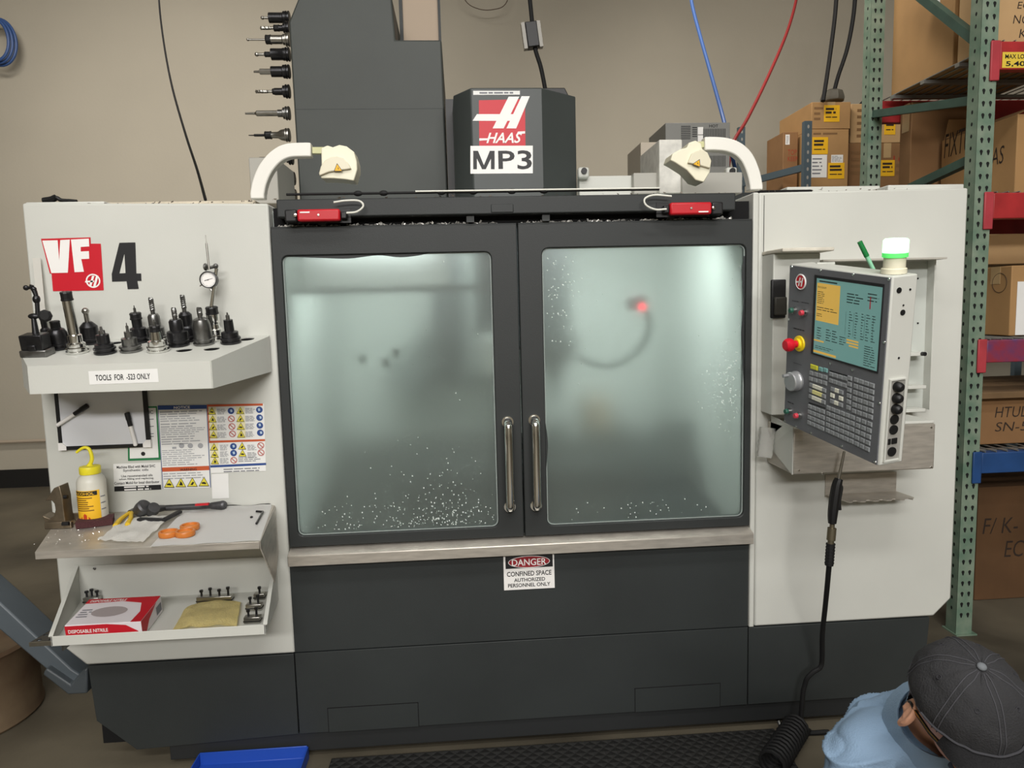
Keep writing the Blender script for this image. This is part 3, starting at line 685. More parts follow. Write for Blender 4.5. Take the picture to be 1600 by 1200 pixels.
# keep holes from touching one another or the outline
hc2 = []
for c in hole_c:
    c = (c[0], min(max(c[1], 0.044), DS-.035))
    if all(math.hypot(c[0]-d_[0], c[1]-d_[1]) > 2*RH+.004 for d_ in hc2): hc2.append(c)
mb = MB(); mb.plate(SP, outl, [circ(c, RH) for c in hc2], 0, -0.003); mb.build('shelf_top', WHITE, ts)
mb = MB(); zb2 = at(423, 580, 0).z; zf2 = at(45, 616, -0.3).z
def skirt(p, q):
    A = SP.w(*p); B = SP.w(*q)
    def low_(P): return V3((P.x, P.y, zb2+(zf2-zb2)*(-P.y/0.3)))
    nrm = (B-A).cross(V3((0, 0, 1))).normalized()*0.0025
    mb.hexa([low_(A), low_(B), low_(B)+nrm, low_(A)+nrm, A, B, B+nrm, A+nrm])
for p, q in zip(outl[:-2], outl[1:-1]): skirt(p, q)
mb.build('skirt', WHITE, ts)
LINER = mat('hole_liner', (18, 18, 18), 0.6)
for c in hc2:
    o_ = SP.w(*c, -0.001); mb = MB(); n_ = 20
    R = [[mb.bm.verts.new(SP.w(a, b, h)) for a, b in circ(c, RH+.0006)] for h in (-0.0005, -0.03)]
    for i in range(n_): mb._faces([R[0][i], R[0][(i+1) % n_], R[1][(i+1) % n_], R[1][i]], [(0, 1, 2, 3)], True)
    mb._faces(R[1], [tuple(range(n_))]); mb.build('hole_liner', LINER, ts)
fp2 = Plane((0, -0.3025, 0), (1, 0, 0), (0, 0, 1))
mb = MB(); mb.poly(fp2, [(138, 580), (246, 576), (248, 597), (140, 601)], 0.0006); st_ = mb.build('paper_strip', PAPER, ts)
add_text(MB(), 'TOOLS  FOR  -523 ONLY', fp2, (149.5, 584.5, 235, 593.5), 0.0012, bold=.015).build('lettering', BINK, st_)

def shelf_M(c, tiltx=0.0): # matrix standing on the shelf
    u = (-SP.u); n = SP.n; r = SP.r
    M = Matrix(((r.x, u.x, n.x, 0), (r.y, u.y, n.y, 0), (r.z, u.z, n.z, 0), (0, 0, 0, 1)))
    return Matrix.Translation(SP.w(*c)) @ M
def flute(mb, z0, z1, r, turns=3):   # end mill or drill flutes
    n = 24
    for k in range(2):
        pts = [(0.75*r*math.cos(2*PI*turns*i/n+k*PI), 0.75*r*math.sin(2*PI*turns*i/n+k*PI), z0+(z1-z0)*i/n) for i in range(n+1)]
        mb.tube(pts, r*.55, 6, smooth=False)
    mb.cyl((0, 0, z0), (0, 0, z1-.001), r*.55, n=8)
def holder(label, c, body, nut=None, cutter=None, flange=OXIDE, bodym=OXIDE, nutm=BLACK, cutm=TGREY, name='tool_holder', cat='tool holder', M=None, taper=True, group='tool holders on the white shelf'):
    M = M or shelf_M(c)
    t = bpy.data.objects.new(name, None); COL.objects.link(t); t.matrix_world = M; WM[t.name] = M.copy(); t['label'] = label; t['category'] = cat; t['group'] = group
    mb = MB(); mb.lathe([(0.0185, 0.0004), (0.030, 0.0008), (0.0315, 0.003), (0.0315, 0.007), (0.027, 0.009), (0.027, 0.012), (0.0315, 0.014), (0.0315, 0.018), (0.029, 0.020), (0.012, 0.020)], n=24)
    if False: mb.lathe([(0.0222, 0.0), (0.012, -0.046), (0.0, -0.046)], n=16)
    mb.build('flange', flange, t, local=True)
    mb = MB(); mb.lathe([(0.0, 0.0195)]+body, n=22); mb.build('holder_body', bodym, t, local=True)
    if nut:
        r, z0, z1 = nut; mb = MB(); mb.lathe([(0, z0), (r, z0), (r, z0+.004), (r*.93, z0+.005), (r*.93, z1-.005), (r, z1-.004), (r*.9, z1), (0, z1)], n=12, smooth=False); mb.build('collet_nut', nutm, t, local=True, sharp=20)
    if cutter:
        kind, r, z0, z1 = cutter; mb = MB()
        if kind == 'mill': mb.cyl((0, 0, z0), (0, 0, z0+(z1-z0)*.3), r); flute(mb, z0+(z1-z0)*.3, z1, r)
        elif kind == 'drill': mb.cyl((0, 0, z0), (0, 0, z0+(z1-z0)*.25), r); flute(mb, z0+(z1-z0)*.25, z1, r, 4); mb.cyl((0, 0, z1-.002), (0, 0, z1+r), r*.6, 0.0002)
        elif kind == 'ball': mb.cyl((0, 0, z0), (0, 0, z1-.004), r*.75); mb.ball((0, 0, z1-.004), r*1.1, 10, 8)
        else: mb.lathe([(r, z0), (r, z0+(z1-z0)*.65), (r*.45, z0+(z1-z0)*.7), (r*.35, z1), (0, z1+.001)], n=10)
        mb.build('cutter', cutm, t, local=True)
    return t
def H(k):
    c = SP.loc(*HOLES[k]); c = (c[0], min(max(c[1], 0.044), DS-.035)); return c
LG = {}
holder('black holder with domed black cap right beside the magnetic stand', H('big'), [(0.028, 0.02), (0.028, 0.05), (0.022, 0.062), (0.014, 0.066), (0, .066)], (0.015, 0.062, 0.088), None)
holder('tall shiny chrome collet extension holder with black nut on the white tool shelf', H('tall'), [(0.026, 0.02), (0.026, 0.03), (0.020, 0.034), (0.020, 0.055), (0.0150, 0.058), (0.0150, 0.160), (0, .160)], (0.017, 0.160, 0.186), None, CHROME, CHROME)
holder('squat black facing holder with two bright inserts, third along the front of the white shelf', H('neck'), [(0.026, 0.02), (0.026, 0.03), (0.018, 0.032), (0.018, 0.058), (0.010, 0.060), (0, .060)], None, ('probe', 0.009, 0.05, 0.082), OXIDE, OXIDE)
holder('small black holder with thin pin cutter between squat black holder and shiny one', H('mini'), [(0.022, 0.02), (0.022, 0.042), (0.011, 0.045), (0.011, 0.062), (0, .062)], None, ('probe', 0.004, 0.062, 0.088), TGREY, TGREY)
holder('black holder with knurled nut and short pin, standing behind the shiny short holder', H('backnut'), [(0.024, 0.02), (0.024, 0.045), (0.015, 0.05), (0.015, 0.075), (0, .075)], (0.018, 0.074, 0.095), ('probe', 0.004, 0.095, 0.118))
holder('short shiny chrome holder with black nut and thin pin on the white shelf front', H('shiny'), [(0.027, 0.02), (0.027, 0.034), (0.019, 0.038), (0.016, 0.062), (0, .062)], (0.016, 0.062, 0.08), ('probe', 0.0035, 0.08, 0.098), CHROME, CHROME)
holder('broad black holder with short fluted end mill, above the empty shelf holes', H('mill'), [(0.030, 0.02), (0.030, 0.046), (0.020, 0.05), (0.020, 0.078), (0.016, .084), (0, .084)], None, ('mill', 0.0065, 0.08, 0.118))
holder('grey holder with long fluted end mill, back row behind the broad black holder', H('millback'), [(0.026, 0.02), (0.026, 0.046), (0.018, 0.05), (0.018, 0.082), (0.013, .09), (0, .09)], None, ('mill', 0.0065, 0.085, 0.14), TGREY, TGREY)
holder('grey dome shaped holder with stubby end mill beside the dial indicator post', H('hood'), [(0.028, 0.02), (0.028, 0.045), (0.027, 0.065), (0.022, 0.080), (0.012, .086), (0, .086)], None, ('mill', 0.007, 0.084, 0.115), TGREY, TGREY)
holder('black holder with longest end mill, back row behind the grey dome shaped holder', H('hoodback'), [(0.024, 0.02), (0.024, 0.045), (0.020, 0.05), (0.020, 0.085), (0.012, .094), (0, .094)], None, ('mill', 0.0065, 0.09, 0.146))
holder('black holder with bright shank, in front of the dial indicator post', H('front'), [(0.026, 0.02), (0.026, 0.036), (0.015, 0.04), (0.014, 0.075), (0, .075)], None, ('probe', 0.006, 0.075, 0.098))
holder('small dark holder half hidden behind the tall chrome collet extension', H('small'), [(0.018, 0.02), (0.014, 0.05), (0.009, 0.055), (0.009, .085), (0, .085)], None, None)
holder('black holder with bright ball ended cutter behind the squat facing holder', H('ballback'), [(0.026, 0.02), (0.026, 0.055), (0.02, 0.062), (0.012, .07), (0, .07)], None, ('ball', 0.010, 0.068, 0.108), OXIDE, OXIDE, cutm=STEEL)
dh = holder('chrome holder with black knurled nut carrying the dial indicator rod', H('dial'), [(0.026, 0.02), (0.026, 0.036), (0.020, 0.040), (0.017, 0.052), (0.020, 0.058), (0.020, .085), (0, .085)], (0.020, 0.085, 0.108), None, CHROME, CHROME)
# dial indicator on its rod (upright plane through the rod)
c = H('dial'); b0 = SP.w(*c, 0.1085); Yd = b0.y
DP = Plane((0, Yd-.012, 0), (1, 0, 0), (0, 0, 1))
di = thing('dial_indicator', 'round white faced dial indicator on a chrome rod above the white tool shelf', 'gauge', b0, group=None)
q = lambda x, y, Y=Yd: at(200+x/5.456, 360+y/5.456, Y)
top = q(755, 325)
MB().tube([b0, b0.lerp(top, .5), top], 0.0062, 10).build('rod', CHROME, di)
mb = MB(); mb.ball(q(748, 305), 0.0085, 10, 8); mb.cyl(q(748, 308), q(690, 318), 0.005); mb.ball(q(662, 312), 0.011, 10, 8, sc=(.7, 1, 1.1)); mb.build('clamp', TGREY, di)
dc = at(200+688/5.456, 360+420/5.456, Yd-.012)
mb = MB(); mb.cyl(dc+V3((0, .014, 0)), dc+V3((0, -.002, 0)), 0.0262, n=28); mb.lathe([(0.024, 0), (0.0265, 0), (0.0265, 0.006), (0.0240, 0.007), (0.0236, 0.0005), (0, 0.0005)], dc+V3((0, -.001, 0)), (0, -1, 0), 28); mb.build('bezel', OXIDE, di)
fce = Plane(dc+V3((0, -.0032, 0)), (1, 0, 0), (0, 0, 1))
mb = MB(); disc(mb, fce, 0, 0, 0, 0, 28, (0, 0), 0.0235); df = mb.build('dial_face', WINK, di)
mb = MB()
for i in range(40):
    t = 2*PI*i/40; r0 = .0195 if i % 4 else .018; d_ = V3((math.cos(t), math.sin(t), 0)); e_ = V3((-math.sin(t), math.cos(t), 0))*.00035
    mb.face([fce.w(*(d_*r+e_*s_)[:2], .0005) for r, s_ in ((r0, -1), (.022, -1), (.022, 1), (r0, 1))])
mb.build('dial_marks', BINK, df, kind='stuff')
mb = MB(); mb.face([fce.w(-.012, -.004, .001), fce.w(.014, .0035, .001), fce.w(.014, .0045, .001), fce.w(-.012, -.002, .001)]); disc(mb, fce, 0, 0, 0, .0012, 12, (-.001, -.0005), .0018); mb.build('pointer', BINK, df)
mb = MB(); mb.cyl(at(200+692/5.456, 360+335/5.456, Yd-.005), at(200+668/5.456, 360+110/5.456, Yd-.005), 0.0032, n=10); mb.cyl(at(200+668/5.456, 360+110/5.456, Yd-.005), at(200+660/5.456, 360+40/5.456, Yd-.005), 0.0012, n=8); mb.build('stem', STEEL, di)
mb = MB(); mb.cyl(at(200+700/5.456, 360+495/5.456, Yd-.01), at(200+712/5.456, 360+515/5.456, Yd-.01), 0.003, n=8); mb.cyl(at(200+630/5.456, 360+465/5.456, Yd-.01), at(200+612/5.456, 360+475/5.456, Yd-.01), 0.002, n=8); mb.build('lug', STEEL, di)
# magnetic base stand
def cs(x, y, Y): return at(40+x/6, 400+y/6, Y)
c = SP.loc(57, 557); c = (c[0], c[1]-.010); Mb = shelf_M(c); Yb = SP.w(*c).y
mg = thing('magnetic_stand', 'black jointed magnetic indicator stand on a block base at the left end of the shelf', 'indicator stand', SP.w(*c))
mb = MB(); cc_ = SP.w(*c); U = SP.n
mb.obox(cc_+U*0.011, SP.r, -SP.u, U, 0.038, 0.026, 0.0105); mb.build('base_foot', TGREY, mg, bevel=0.003)
mb = MB(); mb.obox(cc_+U*0.044, SP.r, -SP.u, U, 0.032, 0.024, 0.0225); mb.obox(cc_+U*0.03-SP.r*.0+SP.u*.025, SP.r, -SP.u, U, 0.012, 0.004, 0.008); mb.build('magnet_block', OXIDE, mg, bevel=0.003)
Yj = Yb
mb = MB(); mb.cyl(cs(85, 790, Yj), cs(100, 755, Yj), 0.013, 0.012); mb.cyl(cs(100, 755, Yj), cs(75, 580, Yj), 0.010, 0.0065); mb.ball(cs(78, 565, Yj), 0.011, 10, 8, sc=(1.6, .9, .8)); mb.build('lower_arm', OXIDE, mg)
mb = MB(); mb.cyl(cs(115, 560, Yj), cs(108, 430, Yj), 0.0065, 0.006); mb.ball(cs(102, 405, Yj), 0.0105, 12, 8, sc=(1, 1, 1.3)); mb.cyl(cs(98, 370, Yj), cs(80, 320, Yj), 0.006, 0.007); mb.ball(cs(75, 310, Yj), .008, 10, 8); mb.cyl(cs(75, 295, Yj), cs(0, 300, Yj), 0.0045); mb.ball(cs(5, 298, Yj), .008, 10, 8); mb.cyl(cs(55, 285, Yj), cs(60, 270, Yj), .006); mb.build('upper_arm', OXIDE, mg)
mb = MB(); k0 = cs(130, 562, Yj); k1 = cs(205, 562, Yj-.02); mb.cyl(k0, cs(165, 562, Yj-.01), .006)
mb.lathe([(0.006, 0)]+[(0.0185, 0.004), (0.0185, 0.018), (0.012, 0.022), (0, 0.022)], cs(190, 562, Yj-.0), (.35, -1, 0), 8, smooth=False); mb.build('lock_knob', RUBBER, mg, sharp=20)
# steel rule leaning on the panel
A, B = at(69, 533, -.034), at(57, 403, -.012)
mb = MB(); rdir = V3((1, 0, 0)); up_ = (B-A).normalized(); nn = rdir.cross(up_).normalized(); mb.obox((A+B)/2, (rdir-up_*rdir.dot(up_)).normalized(), up_, nn, 0.012, (B-A).length/2, 0.0008)
tag(mb.build('steel_rule', mat('pale_rule', (224, 222, 214), .35, .3)), 'pale narrow steel rule leaning upright on the white panel behind the magnetic stand', 'ruler')

# ------------------------------------------------------------------ whiteboard and markers
yw = -0.014; WP = Plane((0, yw, 0), (1, 0, 0), (0, 0, 1))
def wq(x, y): return (x/3.478, 590+y/3.478)
wb = thing('whiteboard', 'small magnetic whiteboard with black edges and white corners under the tool shelf', 'whiteboard', at(155, 700, yw))
tl, tr, br, bl = [WP.loc(*wq(*p)) for p in ((292, 20), (800, 18), (800, 375), (318, 392))]
x0_, x1_, z0_, z1_ = (tl[0]+bl[0])/2, (tr[0]+br[0])/2, (bl[1]+br[1])/2, tl[1]
MB().box(x0_, x1_, -0.010, -0.0045, z0_, z1_).build('board', mat('board_white', (222, 224, 228), 0.3, coat=.3), wb)
for nm, a_ in (('s', (x0_-.002, x0_+.010, z0_+.02, z1_)), ('s', (x1_-.012, x1_+.002, z0_+.02, z1_)), ('b', (x0_+.02, x1_-.02, z0_-.002, z0_+.010))):
    MB().box(a_[0], a_[1], -0.013, -0.0045, a_[2], a_[3]).build('edge_strip', BLACK, wb, bevel=.002)
for x in (x0_, x1_):
    s_ = 1 if x == x0_ else -1; mb = MB(); mb.prism_y([(x-.003*s_, z0_+.022), (x+.01*s_, z0_+.022), (x+.022*s_, z0_+.01), (x+.022*s_, z0_-.003), (x-.003*s_, z0_-.003)], -0.014, -0.0045); mb.build('corner_cap', WINK, wb)
def marker(label, p_tip, p_cap, frac=.62, Y=-0.021, colr=WINK):
    A = at(*wq(*p_tip), Y); B = at(*wq(*p_cap), Y)
    t = thing('marker_pen', label, 'marker', (A+B)/2, group='markers on the whiteboard'); M_ = A.lerp(B, frac)
    mb = MB(); mb.lathe([(0.0035, 0), (0.0062, 0.003), (0.0062, (M_-A).length)], A, B-A, 12); mb.build('barrel', colr, t)
    mb = MB(); L = (B-M_).length; mb.lathe([(0.0072, 0), (0.0072, L*.45), (0.0085, L*.5), (0.0085, L), (0.004, L+.002)], M_, B-M_, 12); mb.build('cap', BLACK, t)
marker('dry erase marker with black cap slanting across the left edge of the whiteboard', (308, 262), (475, 152), .58)
marker('dry erase marker hanging cap up near the right edge of the whiteboard', (738, 372), (690, 192), .6)

# ------------------------------------------------------------------ stainless work table and what lies on it
def tq(x, y): return (x/2.727, 760+y/2.727)
zt_ = at(429, 789, 0).z
def tz(x, y, h=0.0): return atz(*tq(x, y), zt_+h)
wt = thing('work_table', 'bent stainless steel sheet work table fixed on the white panel above the tray', 'work table', (-.95, -.2, zt_-.08))
FLc, FRc = tz(162, 272), tz(1100, 240); BRc = V3((at(429, 789, 0).x, 0, zt_)); BLc = V3((XL+.03, 0, zt_)); yf = (FLc.y+FRc.y)/2
mb = MB(); mb.prism_z([(FLc.x, yf), (FRc.x, yf), (BRc.x, -.001), (BLc.x, -.001)], zt_-.003, zt_); mb.build('table_top', STAIN, wt)
zl = at(*tq(162, 310), yf).z
mb = MB(); mb.box(FLc.x, FRc.x, yf-.003, yf, zl, zt_); mb.build('front_lip', STAIN, wt, bevel=.001)
mb = MB(); A = V3((FRc.x+.003, yf, zt_)); B = V3((BRc.x+.003, -.002, zt_-.004)); Cc = V3((at(436, 860, 0).x, -.002, at(436, 860, 0).z)); Dd = V3((FRc.x+.02, yf+.06, at(425, 870, -.1).z)); E_ = V3((FRc.x+.003, yf, zl))
mb.prism([A, B, Cc, Dd, E_], [p+V3((-.003, 0, 0)) for p in (A, B, Cc, Dd, E_)]); mb.build('side_gusset', STAIN, wt)
mb = MB(); a_ = V3((FLc.x+.045, yf+.02, zl+.005)); mb.prism([(a_.x, yf+.004, zl+.01), (a_.x+.08, -.002, zl-.085), (a_.x+.08, -.002, zt_-.01), (a_.x, yf+.004, zt_-.01)], [(a_.x+.004, yf+.004, zl+.01), (a_.x+.084, -.002, zl-.085), (a_.x+.084, -.002, zt_-.01), (a_.x+.004, yf+.004, zt_-.01)]); mb.build('bracket', STAIN, wt)
mb = chips(MB(), 55, -1.25, -1.0, -.34, -.18, zt_+.001, .001, .003); mb.build('metal_chips', MATS['aluminium_chips'], wt, kind='stuff')
# paper sheet with hex key
def sheet(name, label, cat, pts, h, m, curl=None, nx=10, parent=None):
    P = [tz(*p) for p in pts]; mb = MB(); n = nx; g = []
    for i in range(n+1):
        row = []
        for j in range(n+1):
            u, v = i/n, j/n; p = P[0].lerp(P[1], u).lerp(P[3].lerp(P[2], u), v); p.y = min(p.y, -.006); p.z = zt_+h+(curl(u, v) if curl else 0); row.append(mb.bm.verts.new(p))
        g.append(row)
    for i in range(n):
        for j in range(n): mb._faces([g[i][j], g[i+1][j], g[i+1][j+1], g[i][j+1]], [(0, 1, 2, 3)], True)
    bm2 = bmesh.ops.solidify(mb.bm, geom=mb.bm.faces[:], thickness=-0.0012)
    return tag(mb.build(name, m), label, cat)
pap = sheet('paper_sheet', 'large white paper sheet covering the right half of the stainless table', 'paper', [(800, 85), (1168, 60), (1108, 236), (640, 262)], 0.003, mat('sheet_white', (246, 246, 244), .85), lambda u, v: 0.004*max(0, .15-v)*8*(.5+.5*math.sin(u*14))+0.002*math.sin(u*9)**2)
tw = sheet('paper_towel', 'crumpled white paper towel in front of the wrench on the stainless table', 'paper towel', [(545, 148), (735, 130), (610, 252), (415, 240)], 0.004, mat('towel_white', (244, 243, 238), .95, bump=.3, bscale=160), lambda u, v: 0.006+0.010*noise.noise(V3((u*3, v*3, 2)))+.005*noise.noise(V3((u*8, v*8, 5))), 16)
h1, h2, h3 = tz(1092, 106, .010), tz(1120, 108, .010), tz(1092, 158, .010)
mb = MB(); mb.tube([h1, h1.lerp(h2, .8), h2, h2.lerp(h3, .2), h3], 0.0035, 6, 4); mb2 = None
tag(mb.build('hex_key', OXIDE), 'black bent hex key lying on the white paper sheet', 'hex key')
p = tz(1072, 132, .006); mb = MB(); mb.lathe([(0.0045, 0), (0.0045, .006), (0, .008)], p-V3((0, 0, .003)), (0, 0, 1), 6); tag(mb.build('small_screw', OXIDE), 'tiny dark screw beside the hex key on the white paper sheet', 'screw')
# orange rings
for i, (x, y, lb) in enumerate(((720, 214, 'orange plastic ring nearest the front corner of the paper, apart from the other two'), (790, 212, 'orange plastic ring touching the topmost ring, on the white paper'), (810, 186, 'orange plastic ring lying farthest back of the three on the white paper'))):
    p = tz(x, y, .003)
    o_ = thing('plastic_ring', lb, 'ring', p+V3((0, 0, .002)), group='orange rings on the paper')
    MB().lathe([(0.0215, 0), (0.0265, 0), (0.0278, .003), (0.0278, .013), (0.0262, .0155), (0.0215, .0155), (0.0205, .012), (0.0205, .004), (0.0215, 0)], p+V3((0, 0, .002)), n=28).build('rim', mat('orange_plastic', (196, 116, 50), .35), o_)
    MB().lathe([(0, .004), (0.0205, .004), (0.0205, .009), (0, .009)], p+V3((0, 0, .002)), n=24).build('web', mat('orange_plastic_face', (206, 136, 72), .4), o_)
# brown scouring pad
p = tz(408, 163, 0)
mb = MB(); R_ = Matrix.Rotation(.35, 3, 'Z'); mb.obox(p+V3((0, 0, .011)), R_ @ V3((1, 0, 0)), R_ @ V3((0, 1, 0)), V3((0, 0, 1)), .05, .033, .0095)
bmesh.ops.subdivide_edges(mb.bm, edges=mb.bm.edges[:], cuts=3, use_grid_fill=True)
for v in mb.bm.verts: v.co += V3((0, 0, 1))*.004*noise.noise(v.co*40)+V3((1, 0, 0))*.004*noise.noise(v.co*30)
tag(mb.build('scouring_pad', mat('maroon_pad', (72, 40, 42), .95, bump=.5, bscale=300)), 'maroon scouring pad in front of the yellow bottle on the table', 'pad')
# pliers with yellow grips
A, B, D = tz(492, 168, .01), tz(552, 112, .012), tz(600, 96, .012)
pl_ = thing('pliers', 'pliers with yellow grips lying behind the paper towel', 'pliers', A)
mb = MB(); mb.tube([A, A.lerp(B, .5)+V3((-.006, 0, 0)), B], lambda t: .008-.002*t, 8); mb.build('grip', mat('yellow_rubber', (214, 178, 40), .5), pl_)
mb = MB(); mb.tube([A+V3((.03, .012, -.002)), A.lerp(B, .5)+V3((.022, .004, 0)), B+V3((.006, 0, 0))], lambda t: .008-.002*t, 8); mb.build('grip', mat('yellow_rubber', (214, 178, 40), .5), pl_)
mb = MB(); mb.cyl(B, B.lerp(D, .4), .009, .011); mb.cyl(B.lerp(D, .4), D, .011, .004); mb.build('jaws', TGREY, pl_)
# ratchet wrench
wr = thing('torque_wrench', 'long grey wrench with a round head lying along the back of the table', 'wrench', tz(760, 95))
a_ = [tz(590, 96, .032), tz(650, 98, .028), tz(700, 92, .016), tz(900, 82, .018), tz(948, 80, .018)]
mb = MB(); mb.lathe([(0, -.018), (.022, -.016), (.025, 0), (.024, .016), (.018, .021), (0, .021)], a_[0]+V3((.012, 0, .0)), (.6, -.3, .5), 20); mb.lathe([(0, -.016), (.020, -.014), (.022, 0), (.018, .014), (0, .016)], a_[1], (.6, -.5, .6), 18); mb.build('wrench_head', mat('worn_grey_steel', (92, 92, 94), .45, .7, var=.3, scale=30), wr)
mb = MB(); mb.cyl(a_[1], a_[2], .014, .010); mb.cyl(a_[2], a_[3], .0095); mb.cyl(a_[3], a_[4], .011, .015); mb.ball(a_[4], .0155, 12, 8); mb.build('handle', mat('worn_grey_steel', (92, 92, 94), .45, .7), wr)
b_ = [tz(590, 140, .016), tz(700, 142, .014), tz(765, 108, .014)]
mb = MB(); mb.strip([b_[0], b_[1], b_[2]], .018, .008); mb.cyl(b_[1], b_[2], .007)
tag(mb.build('flat_bar_tool', mat('dark_worn_steel', (56, 56, 58), .45, .7)), 'dark flat steel tool lying in front of the long grey wrench', 'tool')
mb = MB(); p = tz(862, 76, .034); mb.obox(p, (1, .1, 0), (0, 0, 1), (0, -1, 0), .02, .003, .006); tag(mb.build('red_clip', RED), 'small red clip on the long grey wrench handle', 'clip')
# squeeze bottle
p = at(500/3.478, 590+772/3.478, -.12); p = V3((p.x, -.105, zt_))
s_ = (V3((at(560/3.478, 800, -.1))-V3(at(450/3.478, 800, -.1)))).length/2
sb = thing('squeeze_bottle', 'yellow capped squeeze wash bottle with a yellow label and bent spout', 'bottle', p)
ztop = at(500/3.478, 590+520/3.478, -.105).z-zt_; rb = 0.0415
mb = MB(); mb.lathe([(0.036, 0.001), (rb, .006), (rb, ztop*.84), (rb*.9, ztop*.92), (rb*.66, ztop*.99), (rb*.62, ztop*1.02), (0, ztop*1.02)], p, n=28); mb.build('bottle_body', mat('milky_plastic', (206, 204, 192), .35), sb)
mb = MB(); n = 14
rows = []
for h in (.012, ztop*.70):
    rows.append([mb.bm.verts.new(p+V3(((rb+.0007)*math.cos(t), (rb+.0007)*math.sin(t), h))) for t in [math.radians(200+125*i/n) for i in range(n+1)]])
for i in range(n): mb._faces([rows[0][i], rows[0][i+1], rows[1][i+1], rows[1][i]], [(0, 1, 2, 3)], True)
lb_ = mb.build('yellow_label', mat('label_yellow', (236, 184, 40), .5), sb)
def curved(mb, t0, t1, h0, h1, off=.0014, k=6):
    rr = rb+off; a_ = [[mb.bm.verts.new(p+V3((rr*math.cos(t), rr*math.sin(t), h))) for t in [math.radians(t0+(t1-t0)*i/k) for i in range(k+1)]] for h in (h0, h1)]
    for i in range(k): mb._faces([a_[0][i], a_[0][i+1], a_[1][i+1], a_[1][i]], [(0, 1, 2, 3)], True)
mb = MB(); curved(mb, 205, 315, ztop*.60, ztop*.685); mb.build('black_band', BINK, lb_)
mb = MB()
lvs, lfs = text_mesh('ALCOHOL', .012); xa, xb = min(v.x for v in lvs), max(v.x for v in lvs); ya, yb = min(v.y for v in lvs), max(v.y for v in lvs)
vv = [mb.bm.verts.new(p+V3(((rb+.002)*math.cos(math.radians(215+88*(v.x-xa)/(xb-xa))), (rb+.002)*math.sin(math.radians(215+88*(v.x-xa)/(xb-xa))), ztop*.615+(v.y-ya)/(yb-ya)*ztop*.055))) for v in lvs]
for f in lfs: mb._faces([vv[i] for i in f], [tuple(range(len(f)))])
mb.build('lettering', mat('label_yellow', (236, 184, 40), .5), lb_)
mb = MB()
for i in range(7): curved(mb, 212, 300-random.random()*30, ztop*(.54-i*.042), ztop*(.56-i*.042), .0012)
mb.build('fine_print', mat('brown_ink', (120, 84, 24), .6), lb_, kind='stuff')
mb = MB(); rr = rb+.0014; t0 = math.radians(262)
mb.face([p+V3((rr*math.cos(t0+a), rr*math.sin(t0+a), ztop*.13+h)) for a, h in ((0, .017), (.4, 0), (0, -.017), (-.4, 0))]); mb.build('hazard_diamond', mat('hazard_red', (196, 70, 34), .5), lb_)
mb = MB(); mb.lathe([(0.0, ztop*1.0), (0.0295, ztop*1.0), (0.0305, ztop*1.01), (0.0305, ztop*1.13), (0.029, ztop*1.15), (0.010, ztop*1.16), (0.006, ztop*1.2), (0, ztop*1.2)], p, n=24); mb.build('screw_cap', mat('yellow_cap', (240, 226, 50), .4), sb)
q = lambda x, y: at(*wq(x, y), p.y)
mb = MB(); mb.tube([p+V3((0, 0, ztop*1.17)), q(500, 440), q(488, 395), q(468, 380), q(445, 385), q(415, 407)], lambda t: .0062-.002*t, 10); mb.build('spout', mat('yellow_cap', (240, 226, 50), .4), sb)
mb = MB(); 
for i in range(3): curved(mb, 328, 352, ztop*(.28+i*.13), ztop*(.30+i*.13), .0006)
mb.build('graduation', GINK, sb, kind='stuff')
# half ring steel fixture standing at the left end
FXY = -0.13
def fq(x, y): q_ = at(*wq(x, y), FXY); return (q_.x, q_.z)
fx = thing('steel_fixture', 'worn steel half ring fixture block standing at the left end of the table', 'fixture', (fq(330, 800)[0], FXY, zt_))
mb = MB(); prof = [fq(*p_) for p_ in ((258, 735), (270, 740), (300, 752), (322, 738), (330, 705), (325, 672), (310, 655), (275, 655), (300, 620), (322, 588), (352, 576), (368, 640), (372, 690), (385, 780))]
zl_ = zt_+.001; prof = prof+[(prof[-1][0]+.01, zl_), (prof[0][0]+.012, zl_)]
mb.prism_y(prof, FXY-.03, FXY+.02); mb.build('ring_block', mat('worn_fixture_steel', (128, 116, 98), .42, .8, var=.3, scale=25), fx, bevel=.002)
mb = MB(); x0_ = fq(262, 800)[0]; x1_ = fq(430, 790)[0]
mb.box(x0_+.014, x1_, FXY-.045, FXY-.031, zt_+.001, zt_+.022); mb.box(x0_+.05, x1_+.004, FXY+.021, FXY+.03, zt_+.001, zt_+.03); mb.build('base_bar', mat('worn_fixture_steel', (128, 116, 98), .42, .8), fx, bevel=.002)
mb = MB(); c_ = fq(362, 640); mb.cyl((c_[0], FXY-.02, c_[1]), (c_[0]+.014, FXY-.02, c_[1]), .006); c_ = fq(405, 768); mb.build('pin', OXIDE, fx); MB().cyl((c_[0]-.01, FXY-.05, c_[1]), (c_[0]+.01, FXY-.05, c_[1]), .006).build('pin', OXIDE, fx)

